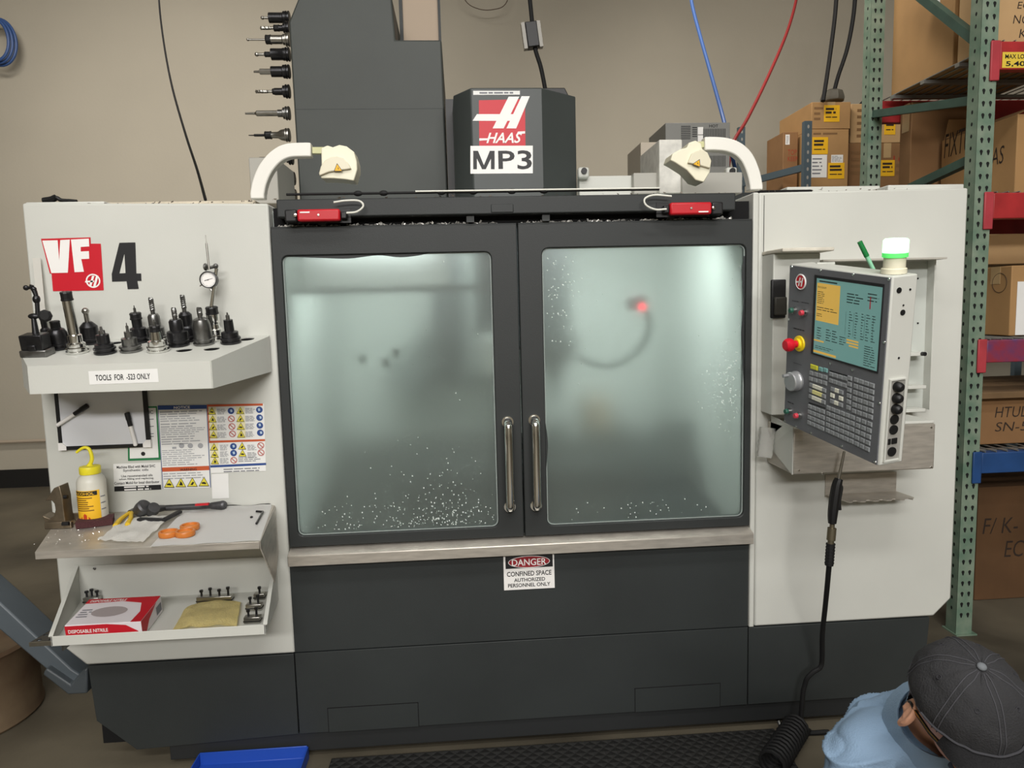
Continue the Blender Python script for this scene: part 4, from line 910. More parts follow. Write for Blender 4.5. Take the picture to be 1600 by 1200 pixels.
# ------------------------------------------------------------------ white tray below
ty = thing('parts_tray', 'white sheet steel tray with sloping sides fixed under the stainless table', 'tray', (-.96, -.1, .55))
yb_ = -.004
LT = at(*tq(322, 342), -.012); RTt = at(*tq(1172, 290), -.012); yl = -.27
LF = at(*tq(216, 640), yl); RF = at(*tq(1130, 598), yl); zlow = at(*tq(216, 682), yl).z; zhi = LF.z
zfl = zlow+.012; xl_, xr2 = LF.x, RF.x; xbl = LT.x; xbr = RTt.x
mb = MB(); mb.box(xl_, xr2, yl, yl+.003, zlow, zhi); mb.build('front_lip', WHITE, ty, bevel=.001)
mb = MB(); mb.hexa([(xl_, yl+.003, zlow), (xr2, yl+.003, zlow), (xbr, yb_, zlow+.03), (xbl, yb_, zlow+.03), (xl_, yl+.003, zlow+.003), (xr2, yl+.003, zlow+.003), (xbr, yb_, zlow+.033), (xbl, yb_, zlow+.033)]); mb.build('tray_floor', WHITE, ty)
for xa, xb, zz in ((xl_, xbl, LT.z), (xr2, xbr, RTt.z)):
    s_ = 1 if xa == xl_ else -1
    P = [V3((xa, yl, zlow)), V3((xb, yb_, zlow)), V3((xb, yb_, zz)), V3((xa, yl, zhi))]
    mb = MB(); mb.prism(P, [q_+V3((.003*s_, 0, 0)) for q_ in P]); mb.strip([P[3], P[2]], .012, .004); mb.build('side_wall', WHITE, ty)
MB().box(xbl, xbr, -.004, -.001, zlow, max(LT.z, RTt.z)-.01).build('back_wall', WHITE, ty)
p_ = at(*tq(403, 350), -.006); MB().lathe([(0.0045, 0), (0.0045, .002), (0.003, .003), (0.003, 0.001), (0, .001)], p_, (0, -1, 0), 12).build('screw', TGREY, ty)
def trz(x, y, h=0.0):   # a point on the sloping tray floor
    pl = Plane((0, yl, zlow+.003), (1, 0, 0), (0, yb_-yl, .03)); 
    if pl.n.z < 0: pl.n = -pl.n
    return pl.px(*tq(x, y), h)
# glove box
G0, G1 = trz(280, 640), trz(606, 630)
gy0 = yl+.014; wgb = at(*tq(606, 580), gy0).x-at(*tq(280, 580), gy0).x; xg = at(*tq(280, 600), gy0).x
ztop_ = at(*tq(440, 580), gy0).z; zg = zlow+.0055; dg_ = 0.15
Mg = Matrix.Translation((xg, gy0, zg)) @ Matrix.Rotation(math.radians(7), 4, 'X')
hg = (ztop_-zg); wgb = wgb/1.0
gb = bpy.data.objects.new('glove_box', None); COL.objects.link(gb); gb.matrix_world = Mg; WM[gb.name] = Mg.copy(); tag(gb, 'red and white cardboard box of disposable gloves lying in the white tray', 'box')
MB().box(0, wgb, 0, dg_, 0, hg).build('carton', mat('glove_box_white', (232, 226, 230), .5), gb, local=True, bevel=.0015)
def gface(o, r, u): p = Plane((0, 0, 0), (1, 0, 0), (0, 0, 1)); p.o, p.r, p.u, p.n = V3(o), V3(r), V3(u), V3(r).cross(V3(u)); return p
gf = gface((0, 0, 0), (1, 0, 0), (0, 0, 1)); gt = gface((0, 0, hg), (1, 0, 0), (0, 1, 0)); gs = gface((wgb, 0, 0), (0, 1, 0), (0, 0, 1))
GR = mat('glove_box_red', (198, 28, 44), .5)
def curve_poly(mb, pl, pts, off): mb.face([pl.w(a, b, off) for a, b in pts])
mb = MB(); W_, Hh, D_ = wgb, hg, dg_
curve_poly(mb, gf, [(0, .0), (0, Hh*.95), (W_*.55, Hh*.97), (W_*.8, Hh*.85), (W_*.95, Hh*.45), (W_, 0.0), (W_*.9, .0), (W_*.8, Hh*.2), (W_*.6, Hh*.32), (W_*.3, Hh*.22), (W_*.12, .0)], .0008)
curve_poly(mb, gt, [(0.0, D_), (0, D_*.82), (W_*.5, D_*.86), (W_*.8, D_*.75), (W_*.88, D_*.4), (W_*.86, 0), (W_, 0), (W_, D_)], .0008)
curve_poly(mb, gs, [(0, 0), (0, Hh), (D_*.75, Hh), (D_*.35, Hh*.55), (D_*.15, 0)], .0008)
mb.build('red_print', GR, gb, local=True, recalc=False)
mb = MB(); add_text(mb, 'DISPOSABLE NITRILE', gf, (W_*.04, Hh*.50, W_*.56, Hh*.72), .0014, .02, ab=True); add_text(mb, 'DISPOSABLE NITRILE', gt, (W_*.05, D_*.86, W_*.55, D_*.95), .0014, .02, ab=True); mb.build('lettering', WINK, gb, local=True, recalc=False)
mb = MB(); mb.face([gt.w(W_*.45+W_*.24*math.cos(t*PI/12), D_*.45+D_*.2*math.sin(t*PI/12), .0011) for t in range(24)]); mb.build('opening', mat('grey_glove', (170, 160, 160), .8), gb, local=True, recalc=False)
mb = MB(); add_lines(mb, gt, (W_*.05, D_*.25, W_*.22, D_*.6), 4, .0011, .4, ab=True); mb.face([gs.w(D_*.7, Hh*.2, .001), gs.w(D_*.95, Hh*.2, .001), gs.w(D_*.95, Hh*.7, .001), gs.w(D_*.7, Hh*.7, .001)]); mb.build('fine_print', GINK, gb, local=True, recalc=False)
# yellow cloth
P = [trz(815, 505, .006), trz(1030, 495, .006), trz(1010, 600, .006), trz(735, 613, .006)]
mb = MB(); n = 16; gcl = []
for i in range(n+1):
    row = []
    for j in range(n+1):
        u, v = i/n, j/n; p = P[0].lerp(P[1], u).lerp(P[3].lerp(P[2], u), v); p += V3((.006*noise.noise(p*22), .006*noise.noise(p*25+V3((3, 1, 2))), .016+.006*noise.noise(p*26)-.008*(abs(u-.5)*2)**4-.008*(abs(v-.5)*2)**4)); row.append(mb.bm.verts.new(p))
    gcl.append(row)
for i in range(n):
    for j in range(n): mb._faces([gcl[i][j], gcl[i+1][j], gcl[i+1][j+1], gcl[i][j+1]], [(0, 1, 2, 3)], True)
bmesh.ops.solidify(mb.bm, geom=mb.bm.faces[:], thickness=-0.008)
tag(mb.build('yellow_cloth', mat('yellow_sponge', (244, 230, 168), .95, var=.08, scale=60, bump=.3, bscale=180), sharp=80), 'folded yellow wiping cloth lying in the white tray', 'cloth')
# clamping blocks with screws
def block(label, x, y, nb, w_, grp='clamping blocks in the tray', ang=0.0):
    p = trz(x, y, .001); M = Matrix.Translation(p) @ Matrix.Rotation(ang, 4, 'Z')
    t = bpy.data.objects.new('clamping_block', None); COL.objects.link(t); t.matrix_world = M; WM[t.name] = M.copy(); tag(t, label, 'clamp', grp)
    L = w_/2
    mb = MB(); mb.box(-L, L, -.012, .012, .001, .022); mb.build('block_body', STEEL, t, local=True, bevel=.002)
    mb = MB(); mb.box(-L-.001, L+.001, -.0125, .0125, .007, .010); mb.build('slot', GAP, t, local=True)
    for i in range(nb):
        xx = -L+(i+.5)*2*L/nb; mb = MB(); mb.cyl((xx, 0, .022), (xx, 0, .036+.006*(i % 2)), .0035, n=8); mb.lathe([(.006, 0), (.006, .007), (0, .008)], (xx, 0, .036+.006*(i % 2)), (0, 0, 1), 6, smooth=False); mb.build('screw', OXIDE, t, local=True)
    return t
block('long steel clamping block with four upright screws behind the yellow cloth', 918, 492, 4, .115)
block('steel clamping block with two screws, nearest the tray front right of the yellow cloth', 1078, 580, 2, .05)
block('steel clamping block with two screws, middle of three at the right tray wall', 1085, 525, 2, .05)
block('steel clamping block with one screw, farthest back at the right tray wall', 1108, 480, 1, .035)
block('short dark clamp with small screws peeking out behind the glove box', 395, 497, 3, .05, None)
# ------------------------------------------------------------------ control pendant
PC = V3((1.043, -0.461, 1.395)); PR = V3((0.183, -0.973, -0.14)).normalized(); PU = V3((-0.049, -0.151, 0.987)); PU = (PU-PR*PU.dot(PR)).normalized()
PP = Plane(PC, PR, PU); PW, PH, PD = 0.203, 0.2515, 0.078
PSd = Plane(PC+PR*PW, -PP.n, PU)      # its right hand side
pend = thing('control_pendant', 'white control pendant with grey front panel, lit teal screen and keypad beside the right door', 'control panel', PC-PU*PH)
MB().pbox(PP, -PW, PW, -PH, PH, -PD, -0.002).build('housing', WHITE, pend, bevel=.004)
PGREY = mat('pendant_panel', (102, 104, 108), .5, var=.08, scale=12)
MB().pbox(PP, -PW+.003, PW-.004, -PH+.003, PH-.004, -0.002, 0.0015).build('front_panel', PGREY, pend)
def c3(x, y): return (1200+x/6, 380+y/6)
def c4(x, y): return (1200+x/6.667, 560+y/6.667)
# screen
S4 = [c3(462, 325), c3(1090, 412), c3(1030, 1195), c3(432, 1032)]
mb = MB(); L4 = [PP.loc(*q) for q in S4]; sx0, sx1 = (L4[0][0]+L4[3][0])/2, (L4[1][0]+L4[2][0])/2; sz1, sz0 = (L4[0][1]+L4[1][1])/2, (L4[2][1]+L4[3][1])/2
fr_ = .008
for a in ((sx0-fr_, sx1+fr_*.4, sz1, sz1+fr_), (sx0-fr_, sx1+fr_*.4, sz0-fr_*.5, sz0), (sx0-fr_, sx0, sz0, sz1), (sx1, sx1+fr_*.4, sz0, sz1)): mb.pbox(PP, *a, .0015, .004)
scr_b = mb.build('screen_bezel', mat('bezel_dark', (34, 34, 36), .5), pend)
SPL = PP
mb = MB(); mb.face([PP.w(a, b, .002) for a, b in ((sx0, sz0), (sx1, sz0), (sx1, sz1), (sx0, sz1))])
scr = mb.build('screen', mat('screen_teal', (40, 60, 58), .3, emit=.82, ecol=(122, 168, 160)), pend)
def sc(u, v): return (sx0+(sx1-sx0)*u, sz1-(sz1-sz0)*v)
def srect(mb, u0, v0, u1, v1, off): mb.face([PP.w(*sc(u, v), off) for u, v in ((u0, v0), (u1, v0), (u1, v1), (u0, v1))])
SY = mat('screen_amber', (60, 50, 20), .3, emit=.95, ecol=(230, 184, 84)); ST = mat('screen_text', (30, 44, 42), .4)
mb = MB(); srect(mb, .015, .06, .39, .555, .0024); srect(mb, .53, .70, .71, .72, .0024); srect(mb, .53, .735, .71, .755, .0024); srect(mb, .57, .77, .71, .79, .0024); srect(mb, .0, .81, .17, .83, .0024); srect(mb, .0, .955, .38, .985, .0024)
mb.build('amber_window', SY, scr)
mb = MB(); R_ = lambda u0, v0, u1, v1: (*sc(u0, v1), *sc(u1, v0)); R_ = lambda u0, v0, u1, v1: (sc(u0, v1)[0], sc(u0, v1)[1], sc(u1, v0)[0], sc(u1, v0)[1])
add_text(mb, 'PROGRAM', PP, R_(.03, .10, .17, .125), .003, ab=True); srect(mb, .05, .025, .34, .042, .003)
add_lines(mb, PP, R_(.03, .16, .16, .33), 7, .003, .3, .3, True); add_lines(mb, PP, R_(.03, .36, .36, .42), 2, .003, .3, .2, True); add_lines(mb, PP, R_(.03, .45, .12, .5), 2, .003, .3, .2, True)
add_lines(mb, PP, R_(.5, .12, .75, .26), 4, .003, .35, .5, True); add_lines(mb, PP, R_(.8, .08, .98, .2), 3, .003, .3, .4, True)
for u in (.55, .64, .73, .8, .88): add_lines(mb, PP, R_(u, .34, u+.06, .68), 10, .003, .25, .7, True)
for u in (.05, .2, .3): add_lines(mb, PP, R_(u, .63, u+.09, .8), 5, .003, .3, .4, True)
add_lines(mb, PP, R_(.42, .68, .52, .8), 4, .003, .3, .3, True); add_lines(mb, PP, R_(.8, .72, .98, .98), 9, .003, .3, .5, True); add_lines(mb, PP, R_(.03, .88, .35, .93), 2, .003, .3, .3, True)
for u in (.5, .62, .78, .9): srect(mb, u, .36, u+.003, .66, .003)
mb.build('screen_text', ST, scr, kind='stuff')
mb = MB(); srect(mb, .835, .13, .85, .28, .003); mb.build('red_bar', mat('screen_red', (120, 20, 30), .3, emit=.35, ecol=(220, 50, 70)), scr)
# round badge
bc = PP.loc(*c3(318, 362)); mb = MB(); 
mb.lathe([(0.0, 0), (.0225, 0), (.0235, .003), (.0215, .0045), (.0205, .003), (0, .003)], PP.w(*bc, .0015), PP.n, 26); bd = mb.build('round_badge', WINK, pend)
mb = MB(); disc(mb, PP, 0, 0, 0, .0052, 26, bc, .0195); mb.build('badge_field', REDINK, bd)
mb = MB()
for x0_ in (-.010, .002): mb.face([PP.w(bc[0]+a, bc[1]+b, .0058) for a, b in ((x0_, -.013), (x0_+.006, -.013), (x0_+.012, .013), (x0_+.006, .013))])
mb.face([PP.w(bc[0]+a, bc[1]+b, .0058) for a, b in ((-.019, -.004), (.008, -.001), (.007, .004), (-.018, .001))]); mb.build('badge_letter', WINK, bd)
# push buttons
def button(x, y, conv, m, r=.0085):
    q = PP.loc(*conv(x, y)); o = PP.w(*q, .0015)
    mb = MB(); mb.lathe([(r*1.25, 0), (r*1.3, .004), (r*1.05, .010), (r*1.05, .012), (0, .012)], o, PP.n, 18); b = mb.build('push_button', CHROME, pend)
    MB().lathe([(r*.95, .0115), (r*.95, .019), (r*.8, .021), (0, .021)], o, PP.n, 16).build('button_cap', m, b)
BG = mat('button_green', (40, 92, 76), .4); BR_ = mat('button_red', (202, 60, 76), .4)
button(262, 625, c3, BG); button(360, 648, c3, BR_); button(240, 545, c4, BG); button(340, 590, c4, BR_)
mb = MB()
for x0_, y0_, x1_, y1_, cv in ((232, 533, 296, 548, c3), (320, 548, 392, 564, c3), (245, 795, 350, 815, c3), (245, 1115, 320, 1140, c3), (210, 450, 280, 470, c4)):
    a0, b0 = PP.loc(*cv(x0_, y0_)); a1, b1 = PP.loc(*cv(x1_, y1_)); add_lines(mb, PP, (a0, min(b0, b1)-.002, a1, max(b0, b1)), 1, .002, .7, .05, True)
mb.build('panel_print', BINK, pend, kind='stuff')
# emergency stop
q = PP.loc(*c3(305, 940)); o = PP.w(*q, .0015)
mb = MB(); mb.lathe([(.0235, 0), (.0245, .003), (.0235, .006), (.016, .007), (.015, .014), (0, .014)], o, PP.n, 26); es = mb.build('emergency_stop', mat('estop_yellow', (240, 212, 30), .35), pend)
MB().lathe([(.011, .012), (.011, .024), (.0185, .030), (.0205, .036), (.0195, .046), (.014, .052), (0, .053)], o, PP.n, 24).build('stop_knob', mat('estop_red', (206, 24, 44), .3), es)
# jog wheel
q = PP.loc(*c4(310, 232)); o = PP.w(*q, .0015)
mb = MB(); mb.lathe([(.030, 0), (.031, .006), (.029, .010), (.029, .016), (.0295, .024), (.027, .027), (.0, .027)], o, PP.n, 30); jw = mb.build('jog_wheel', mat('jog_grey', (176, 178, 180), .35, .5), pend)
MB().cyl(o+PP.n*.026+PP.u*.018-PP.r*.010, o+PP.n*.044+PP.u*.018-PP.r*.010, .0045, .0055).build('crank_knob', mat('jog_grey', (176, 178, 180), .35, .5), jw)
# panel screws
for x, y, cv in ((228, 213, c3), (500, 250, c3), (805, 292, c3), (1143, 340, c3), (203, 713, c3), (1098, 930, c3), (592, 1128, c3), (800, 1190, c3), (172, 648, c4), (455, 775, c4), (772, 915, c4), (1122, 1078, c4), (1168, 468, c4), (295, 785, c4)):
    q = PP.loc(*cv(x, y)); q = (min(max(q[0], -PW+.007), PW-.007), min(max(q[1], -PH+.007), PH-.007)); MB().lathe([(.0042, 0), (.0036, .002), (0, .0025)], PP.w(*q, .0015), PP.n, 10).build('screw', CHROME, pend)
# keypad: every key a small bevelled cap, shared mesh
kmat = {'g': mat('key_grey', (138, 142, 144), .5), 'w': mat('key_white', (222, 222, 206), .5), 'y': mat('key_yellow', (204, 204, 60), .5), 't': mat('key_teal', (120, 168, 166), .5), 'o': mat('key_pale_yellow', (226, 220, 150), .5)}
kmesh = {}
def key(q, k='g', sz=(.0085, .0062)):
    key_ = (k, sz)
    if key_ not in kmesh:
        bm = bmesh.new(); a, b = sz
        lo = [bm.verts.new((x*a, y*b, 0)) for x, y in ((-1, -1), (1, -1), (1, 1), (-1, 1))]; hi = [bm.verts.new((x*a*.8, y*b*.8, .003)) for x, y in ((-1, -1), (1, -1), (1, 1), (-1, 1))]
        bm.faces.new(hi)
        for i in range(4): bm.faces.new((lo[i], lo[(i+1) % 4], hi[(i+1) % 4], hi[i]))
        me = bpy.data.meshes.new('key'); bm.to_mesh(me); bm.free(); me.materials.append(kmat[k]); kmesh[key_] = me
    o = bpy.data.objects.new('key', kmesh[key_]); COL.objects.link(o); o.parent = pend
    M = Matrix(((PP.r.x, PP.u.x, PP.n.x, 0), (PP.r.y, PP.u.y, PP.n.y, 0), (PP.r.z, PP.u.z, PP.n.z, 0), (0, 0, 0, 1)))
    W_ = Matrix.Translation(PP.w(*q, .0015)) @ M; o.matrix_local = WM[pend.name].inverted() @ W_
def grid(c, nx, ny, fn=lambda i, j: 'g', skip=()):
    P = [V3(PP.loc(*c4(*q))+(0,)) for q in c]
    for i in range(nx):
        for j in range(ny):
            if (i, j) in skip: continue
            u, v = (i/(nx-1) if nx > 1 else 0), j/(ny-1); p = P[0].lerp(P[1], u).lerp(P[3].lerp(P[2], u), v); key((p.x, p.y), fn(i, j))
grid([(460, 152), (605, 195), (600, 255), (455, 212)], 4, 2)
grid([(460, 278), (592, 330), (585, 452), (452, 398)], 5, 3, lambda i, j: 'w' if 0 < i < 4 and j != 1 else ('o' if 0 < i < 4 else 'g'))
grid([(668, 165), (815, 208), (808, 280), (665, 232)], 4, 2)
grid([(682, 322), (770, 350), (765, 482), (675, 448)], 3, 3, lambda i, j: 'w' if (i+j) % 2 else 'g', skip=((1, 1),))
grid([(860, 205), (861, 205), (846, 512), (845, 512)], 1, 6)
grid([(928, 225), (1092, 280), (1075, 608), (905, 548)], 4, 6)
grid([(445, 502), (580, 552), (572, 728), (437, 668)], 4, 4)
grid([(640, 515), (890, 612), (878, 862), (630, 752)], 6, 5)
grid([(950, 637), (1068, 682), (1042, 942), (932, 888)], 3, 5)
key(PP.loc(*c4(487, 92)), 'y', (.017, .007)); key(PP.loc(*c4(558, 112)), 't'); key(PP.loc(*c4(607, 122)), 't')
mb = MB()
for a_, b_ in (((648, 128), (832, 183)), ((430, 460), (604, 520))):
    p, q = V3(PP.loc(*c4(*a_))+(0,)), V3(PP.loc(*c4(*b_))+(0,)); mb.face([PP.w(p.x, p.y-.002, .0019), PP.w(q.x, q.y-.002, .0019), PP.w(q.x, q.y+.002, .0019), PP.w(p.x, p.y+.002, .0019)])
mb.build('black_strip', BINK, pend, kind='stuff')
# connector bay in the right side
q = [PSd.loc(*c4(*p)) for p in ((1272, 230), (1412, 215), (1348, 1050), (1205, 1048))]
a0, a1 = min(q[0][0], q[3][0])*.5+max(q[0][0], q[3][0])*.5, (q[1][0]+q[2][0])/2; b1, b0 = (q[0][1]+q[1][1])/2, (q[2][1]+q[3][1])/2
mb = MB(); mb.pbox(PSd, a0, a1, b0, b1, .0002, .001); bay = mb.build('connector_bay', mat('bay_shadow_grey', (150, 148, 142), .6), pend)
mb = MB()
for r_ in ((a0-.004, a0, b0-.004, b1+.004), (a1, a1+.004, b0-.004, b1+.004), (a0, a1, b1, b1+.004), (a0, a1, b0-.004, b0)): mb.pbox(PSd, *r_, .0002, .006)
mb.build('bay_frame', WHITE, bay)
am = (a0+a1)/2
for i, t in enumerate((.08, .22, .355)):
    o = PSd.w(am, b1+(b0-b1)*t, .001); mb = MB(); mb.lathe([(.013, 0), (.013, .010), (.011, .016), (.006, .02), (0, .02)], o, PSd.n, 16); mb.build('connector_plug', BLACK, bay)
for t in (.49, .62, .9): MB().lathe([(.013, 0), (.013, .003), (0, .0035)], PSd.w(am, b1+(b0-b1)*t, .001), PSd.n, 18).build('round_port', BLACK, bay)
MB().pbox(PSd, am-.003, am+.013, b1+(b0-b1)*.80, b1+(b0-b1)*.73, .001, .004).build('square_port', BLACK, bay)
MB().pbox(PSd, am-.014, am-.007, b1+(b0-b1)*.80, b1+(b0-b1)*.73, .001, .004).build('square_port', BLACK, bay)
for x, y, r_ in ((1228, 442, .0075), (1262, 650, .0075), (1332, 434, .003), (1268, 582, .0025), (1225, 1076, .003)):
    q = PSd.loc(*c3(x, y)); q = (min(max(q[0], .008), PD-.01), q[1]); MB().lathe([(r_, 0), (r_, .0012), (0, .0013)], PSd.w(*q, .0), PSd.n, 14).build('side_hole', BLACK, pend)
# beacon on top and pen
TP = Plane(PC+PU*PH, PR, PP.n); 
if TP.n.dot(PU) < 0: TP.n = -TP.n
bp = TP.px(1414, 424); bp = PC+PU*(PH+.001)+PR*(PW-.042)-PP.n*(PD*.55)
mb = MB(); mb.lathe([(.030, 0), (.030, .012), (.026, .014), (.026, .040), (0, .040)], bp, PU, 24); bk = mb.build('beacon_base', CREAM, pend)
MB().lathe([(.027, .040), (.030, .041), (.030, .052), (0, .052)], bp, PU, 24).build('beacon_ring', mat('beacon_green', (110, 200, 120), .3, emit=1.0, ecol=(60, 230, 90)), bk)
MB().lathe([(.0295, .052), (.0295, .082), (.026, .086), (0, .086)], bp, PU, 24).build('beacon_light', mat('beacon_glow', (220, 255, 220), .3, emit=5.0, ecol=(150, 255, 170)), bk)
Yp = -0.42; A, B = at(1200+990/6, 380+252/6, Yp), at(1200+858/6, 380-15/6, Yp)
A = A+(A-B).normalized()*.0
pen = thing('highlighter_pen', 'green highlighter pen standing tilted on top of the control pendant', 'pen', A)
mb = MB(); mb.cyl(A, A.lerp(B, .5), .0055, .006); mb.build('barrel', mat('pen_mint', (150, 214, 178), .4), pen)
mb = MB(); mb.cyl(A.lerp(B, .48), B, .0072, .0068); mb.build('cap', mat('pen_green', (26, 122, 62), .4), pen)
# pivot arm between pendant and machine
J = PC-PP.n*PD
mb = MB(); a0 = J+PU*.24-PR*.14; mb.strip([a0, V3((1.12, -.175, a0.z+.005))], .05, .03); mb.build('pivot_arm', WHITE, pend)
# white bracket post the pendant swings on
pt = thing('pendant_post', 'white sheet steel swing post that carries the control pendant on the right panel', 'post', (1.06, -.05, 1.1))
p0, p1 = at(1209, 396, -.09), at(1237, 648, -.09)
MB().box(p0.x, p0.x+.16, -.09, -.001, p1.z, p0.z).build('post_body', WHITE, pt, bevel=.004)
MB().box(p0.x-.002, p0.x+.17, -.16, -.001, p0.z, p0.z+.012).build('post_cap', mat('dusty_white_paint', (212, 206, 192), .6, var=.15, scale=30), pt, bevel=.003)
q0, q1 = at(1205, 437, -.10), at(1227, 497, -.10)
cl = thing('black_clip', 'black magnetic clip stuck on the white post left of the control pendant', 'clip', (q0.x, -.1, q1.z))
mb = MB(); mb.box(q0.x, q1.x, -.105, -.091, q1.z, q0.z); mb.build('clip_back', BLACK, cl, bevel=.004)
mb = MB(); mb.box(q0.x+.006, q1.x-.002, -.118, -.105, q1.z+.01, q1.z+.07); mb.build('clip_front', mat('olive_black', (44, 42, 36), .6), cl, bevel=.004)
# recessed cabinet behind the pendant (stands proud of the panel, open towards the left front)
rc = thing('pendant_cabinet', 'grey open cabinet with shelves behind the control pendant', 'cabinet', (1.38, -.05, 1.1))
c0, c1 = at(1300, 402, -.10), at(1457, 655, -.02); xR = at(1456, 410, -.03).x; zT_ = at(1440, 406, -.08).z; zB_ = b1_z = at(1462, 662, -.20).z+.022
GP = mat('pale_grey_panel', (188, 192, 186), .5)
MB().box(1.20, xR, -.012, -.001, zB_, zT_).build('back_sheet', GP, rc)
MB().box(1.20, xR+.002, -.105, -.001, zT_, zT_+.006).build('top_sheet', mat('beige_grey_sheet', (178, 174, 164), .6), rc)
MB().box(xR-.003, xR+.002, -.05, -.001, zB_, zT_).build('side_sheet', WHITE, rc)
for y in (553, 604, 640):
    z_ = at(1435, y, -.05).z; MB().box(1.25, xR-.03, -.07, -.012, z_-.006, z_+.006).build('shelf_strip', WHITE, rc, bevel=.002)
p_ = at(1444, 553, -.08); MB().cyl((p_.x, -.07, p_.z), (p_.x, -.085, p_.z), .007).build('knob', BLACK, rc)
for y in (435, 505): 
    p_ = at(1436, y, -.02); MB().cyl((p_.x, -.012, p_.z), (p_.x, -.015, p_.z), .003, n=8).build('screw', BLACK, rc)
# stainless box under it
BX = -.20
b0_, b1_ = at(1282, 745, BX), at(1462, 662, BX); sb0 = at(1240, 740, BX)
sbx = thing('stainless_box', 'brushed stainless cover box under the control pendant with a white left end', 'box', ((b0_.x+b1_.x)/2, -.1, b0_.z))
p_l = at(1239, 742, BX)
MB().box(p_l.x, b1_.x, BX, -.001, p_l.z, b1_.z).build('cover', STAIN, sbx, bevel=.004)
mb = MB(); mb.prism([(p_l.x-.003, BX, p_l.z), (p_l.x-.003, BX, b1_.z+.005), (at(1211, 665, -.05).x, -.03, b1_.z+.02), (at(1211, 700, -.05).x-.01, -.03, p_l.z+.06)], [(p_l.x, BX, p_l.z), (p_l.x, BX, b1_.z+.005), (p_l.x, -.03, b1_.z+.02), (p_l.x, -.03, p_l.z+.06)]); mb.build('white_end', WHITE, sbx)
MB().box(p_l.x+.15, b1_.x-.002, BX+.004, -.001, b1_.z, b1_.z+.010).build('top_sheet', WHITE, sbx, bevel=.003)
for x, y in ((1455, 668), (1455, 730), (1285, 740), (1248, 735)):
    p_ = at(x, y, BX); MB().lathe([(.004, 0), (.003, .002), (0, .0025)], (p_.x, BX, p_.z), (0, -1, 0), 10).build('screw', CHROME, sbx)
# hook bracket
hb = thing('hook_bracket', 'stainless hook bracket with a notched front edge below the stainless box', 'bracket', (1.35, -.05, .93))
h0, h1 = at(1290, 742, -.004), at(1400, 772, -.004)
MB().box(h0.x, h1.x, -.004, -.0005, h1.z, h0.z).build('back_plate', STAIN, hb)
zh = at(1295, 772, -.004).z; f0, f1 = atz(1335, 779, zh), atz(1415, 772, zh); yh = -.11
xa_, xb_ = h0.x, h1.x
pts = [(xa_, -.002), (xa_+.03, yh)]
for i in range(5):
    x = xa_+.04+i*(xb_+.02-xa_-.05)/5; pts += [(x, yh), (x+.012, yh+.014), (x+.022, yh+.012), (x+.03, yh)]
pts += [(xb_+.01, yh+.02), (xb_, -.002)]
MB().prism_z(pts, zh-.004, zh).build('notched_shelf', STAIN, hb)
# clear plastic cup
cpos = at(1197, 692, -.06)
mb = MB(); prof = []
mb.lathe([(.022, -.05), (.024, -.05)]+[(.025+.002*(i % 2), -.045+i*.0095) for i in range(10)]+[(.027, .052), (.024, .052)], cpos, (.18, .15, 1), 16)
tag(mb.build('plastic_cup', mat('clear_plastic', (236, 236, 232), .18, trans=.75, ior=1.2)), 'crinkled clear plastic cup stuck on the white panel left of the stainless box', 'cup')
# air gun and hose
def ag(x, y, Y): return at(1200+x/2.4, 700+y/2.4, Y)
AY = -.235
gun = thing('air_gun', 'black air blow gun with a metal nozzle hanging under the stainless box', 'air gun', ag(240, 280, AY))
MB().cyl(ag(264, 118, AY), ag(286, 12, AY), .0055, .004).build('nozzle', STEEL, gun)
mb = MB(); mb.tube([ag(266, 115, AY), ag(258, 140, AY), ag(250, 190, AY), ag(243, 245, AY), ag(241, 282, AY)], lambda t: .013+.004*math.sin(t*PI), 10); mb.build('grip', BLACK, gun)
mb = MB(); mb.tube([ag(270, 140, AY), ag(276, 150, AY), ag(268, 200, AY), ag(270, 232, AY)], .005, 8); mb.build('trigger', BLACK, gun)
mb = MB(); mb.cyl(ag(241, 285, AY), ag(240, 300, AY), .008); mb.cyl(ag(240, 300, AY), ag(236, 345, AY), .014); mb.cyl(ag(236, 345, AY), ag(235, 358, AY), .01); mb.build('coupling', mat('brass_grey', (128, 120, 100), .4, .8), gun)
mb = MB(); mb.tube([ag(235, 358, AY), ag(229, 440, AY)], .0135, 10, smooth=False)
for i in range(7): 
    t = i/7; mb.lathe([(.0148, 0), (.0148, .004), (.0135, .005)], ag(235, 358, AY).lerp(ag(229, 440, AY), t), (0, 0, -1), 10)
mb.build('strain_relief', RUBBER, gun)
hp = [ag(229, 440, AY), ag(222, 520, -.2), ag(214, 600, -.15), ag(204, 700, -.10), ag(203, 790, -.07), ag(196, 822, -.065), ag(170, 840, -.06), ag(148, 862, -.055), ag(138, 890, -.05), ag(130, 935, -.05)]
hp.append(V3((hp[-1].x-.0, -.06, .02))); hp.append(V3((hp[-1].x+.09, -.07, .012)))
MB().tube(hp, .0085, 10).build('hose', RUBBER, gun)

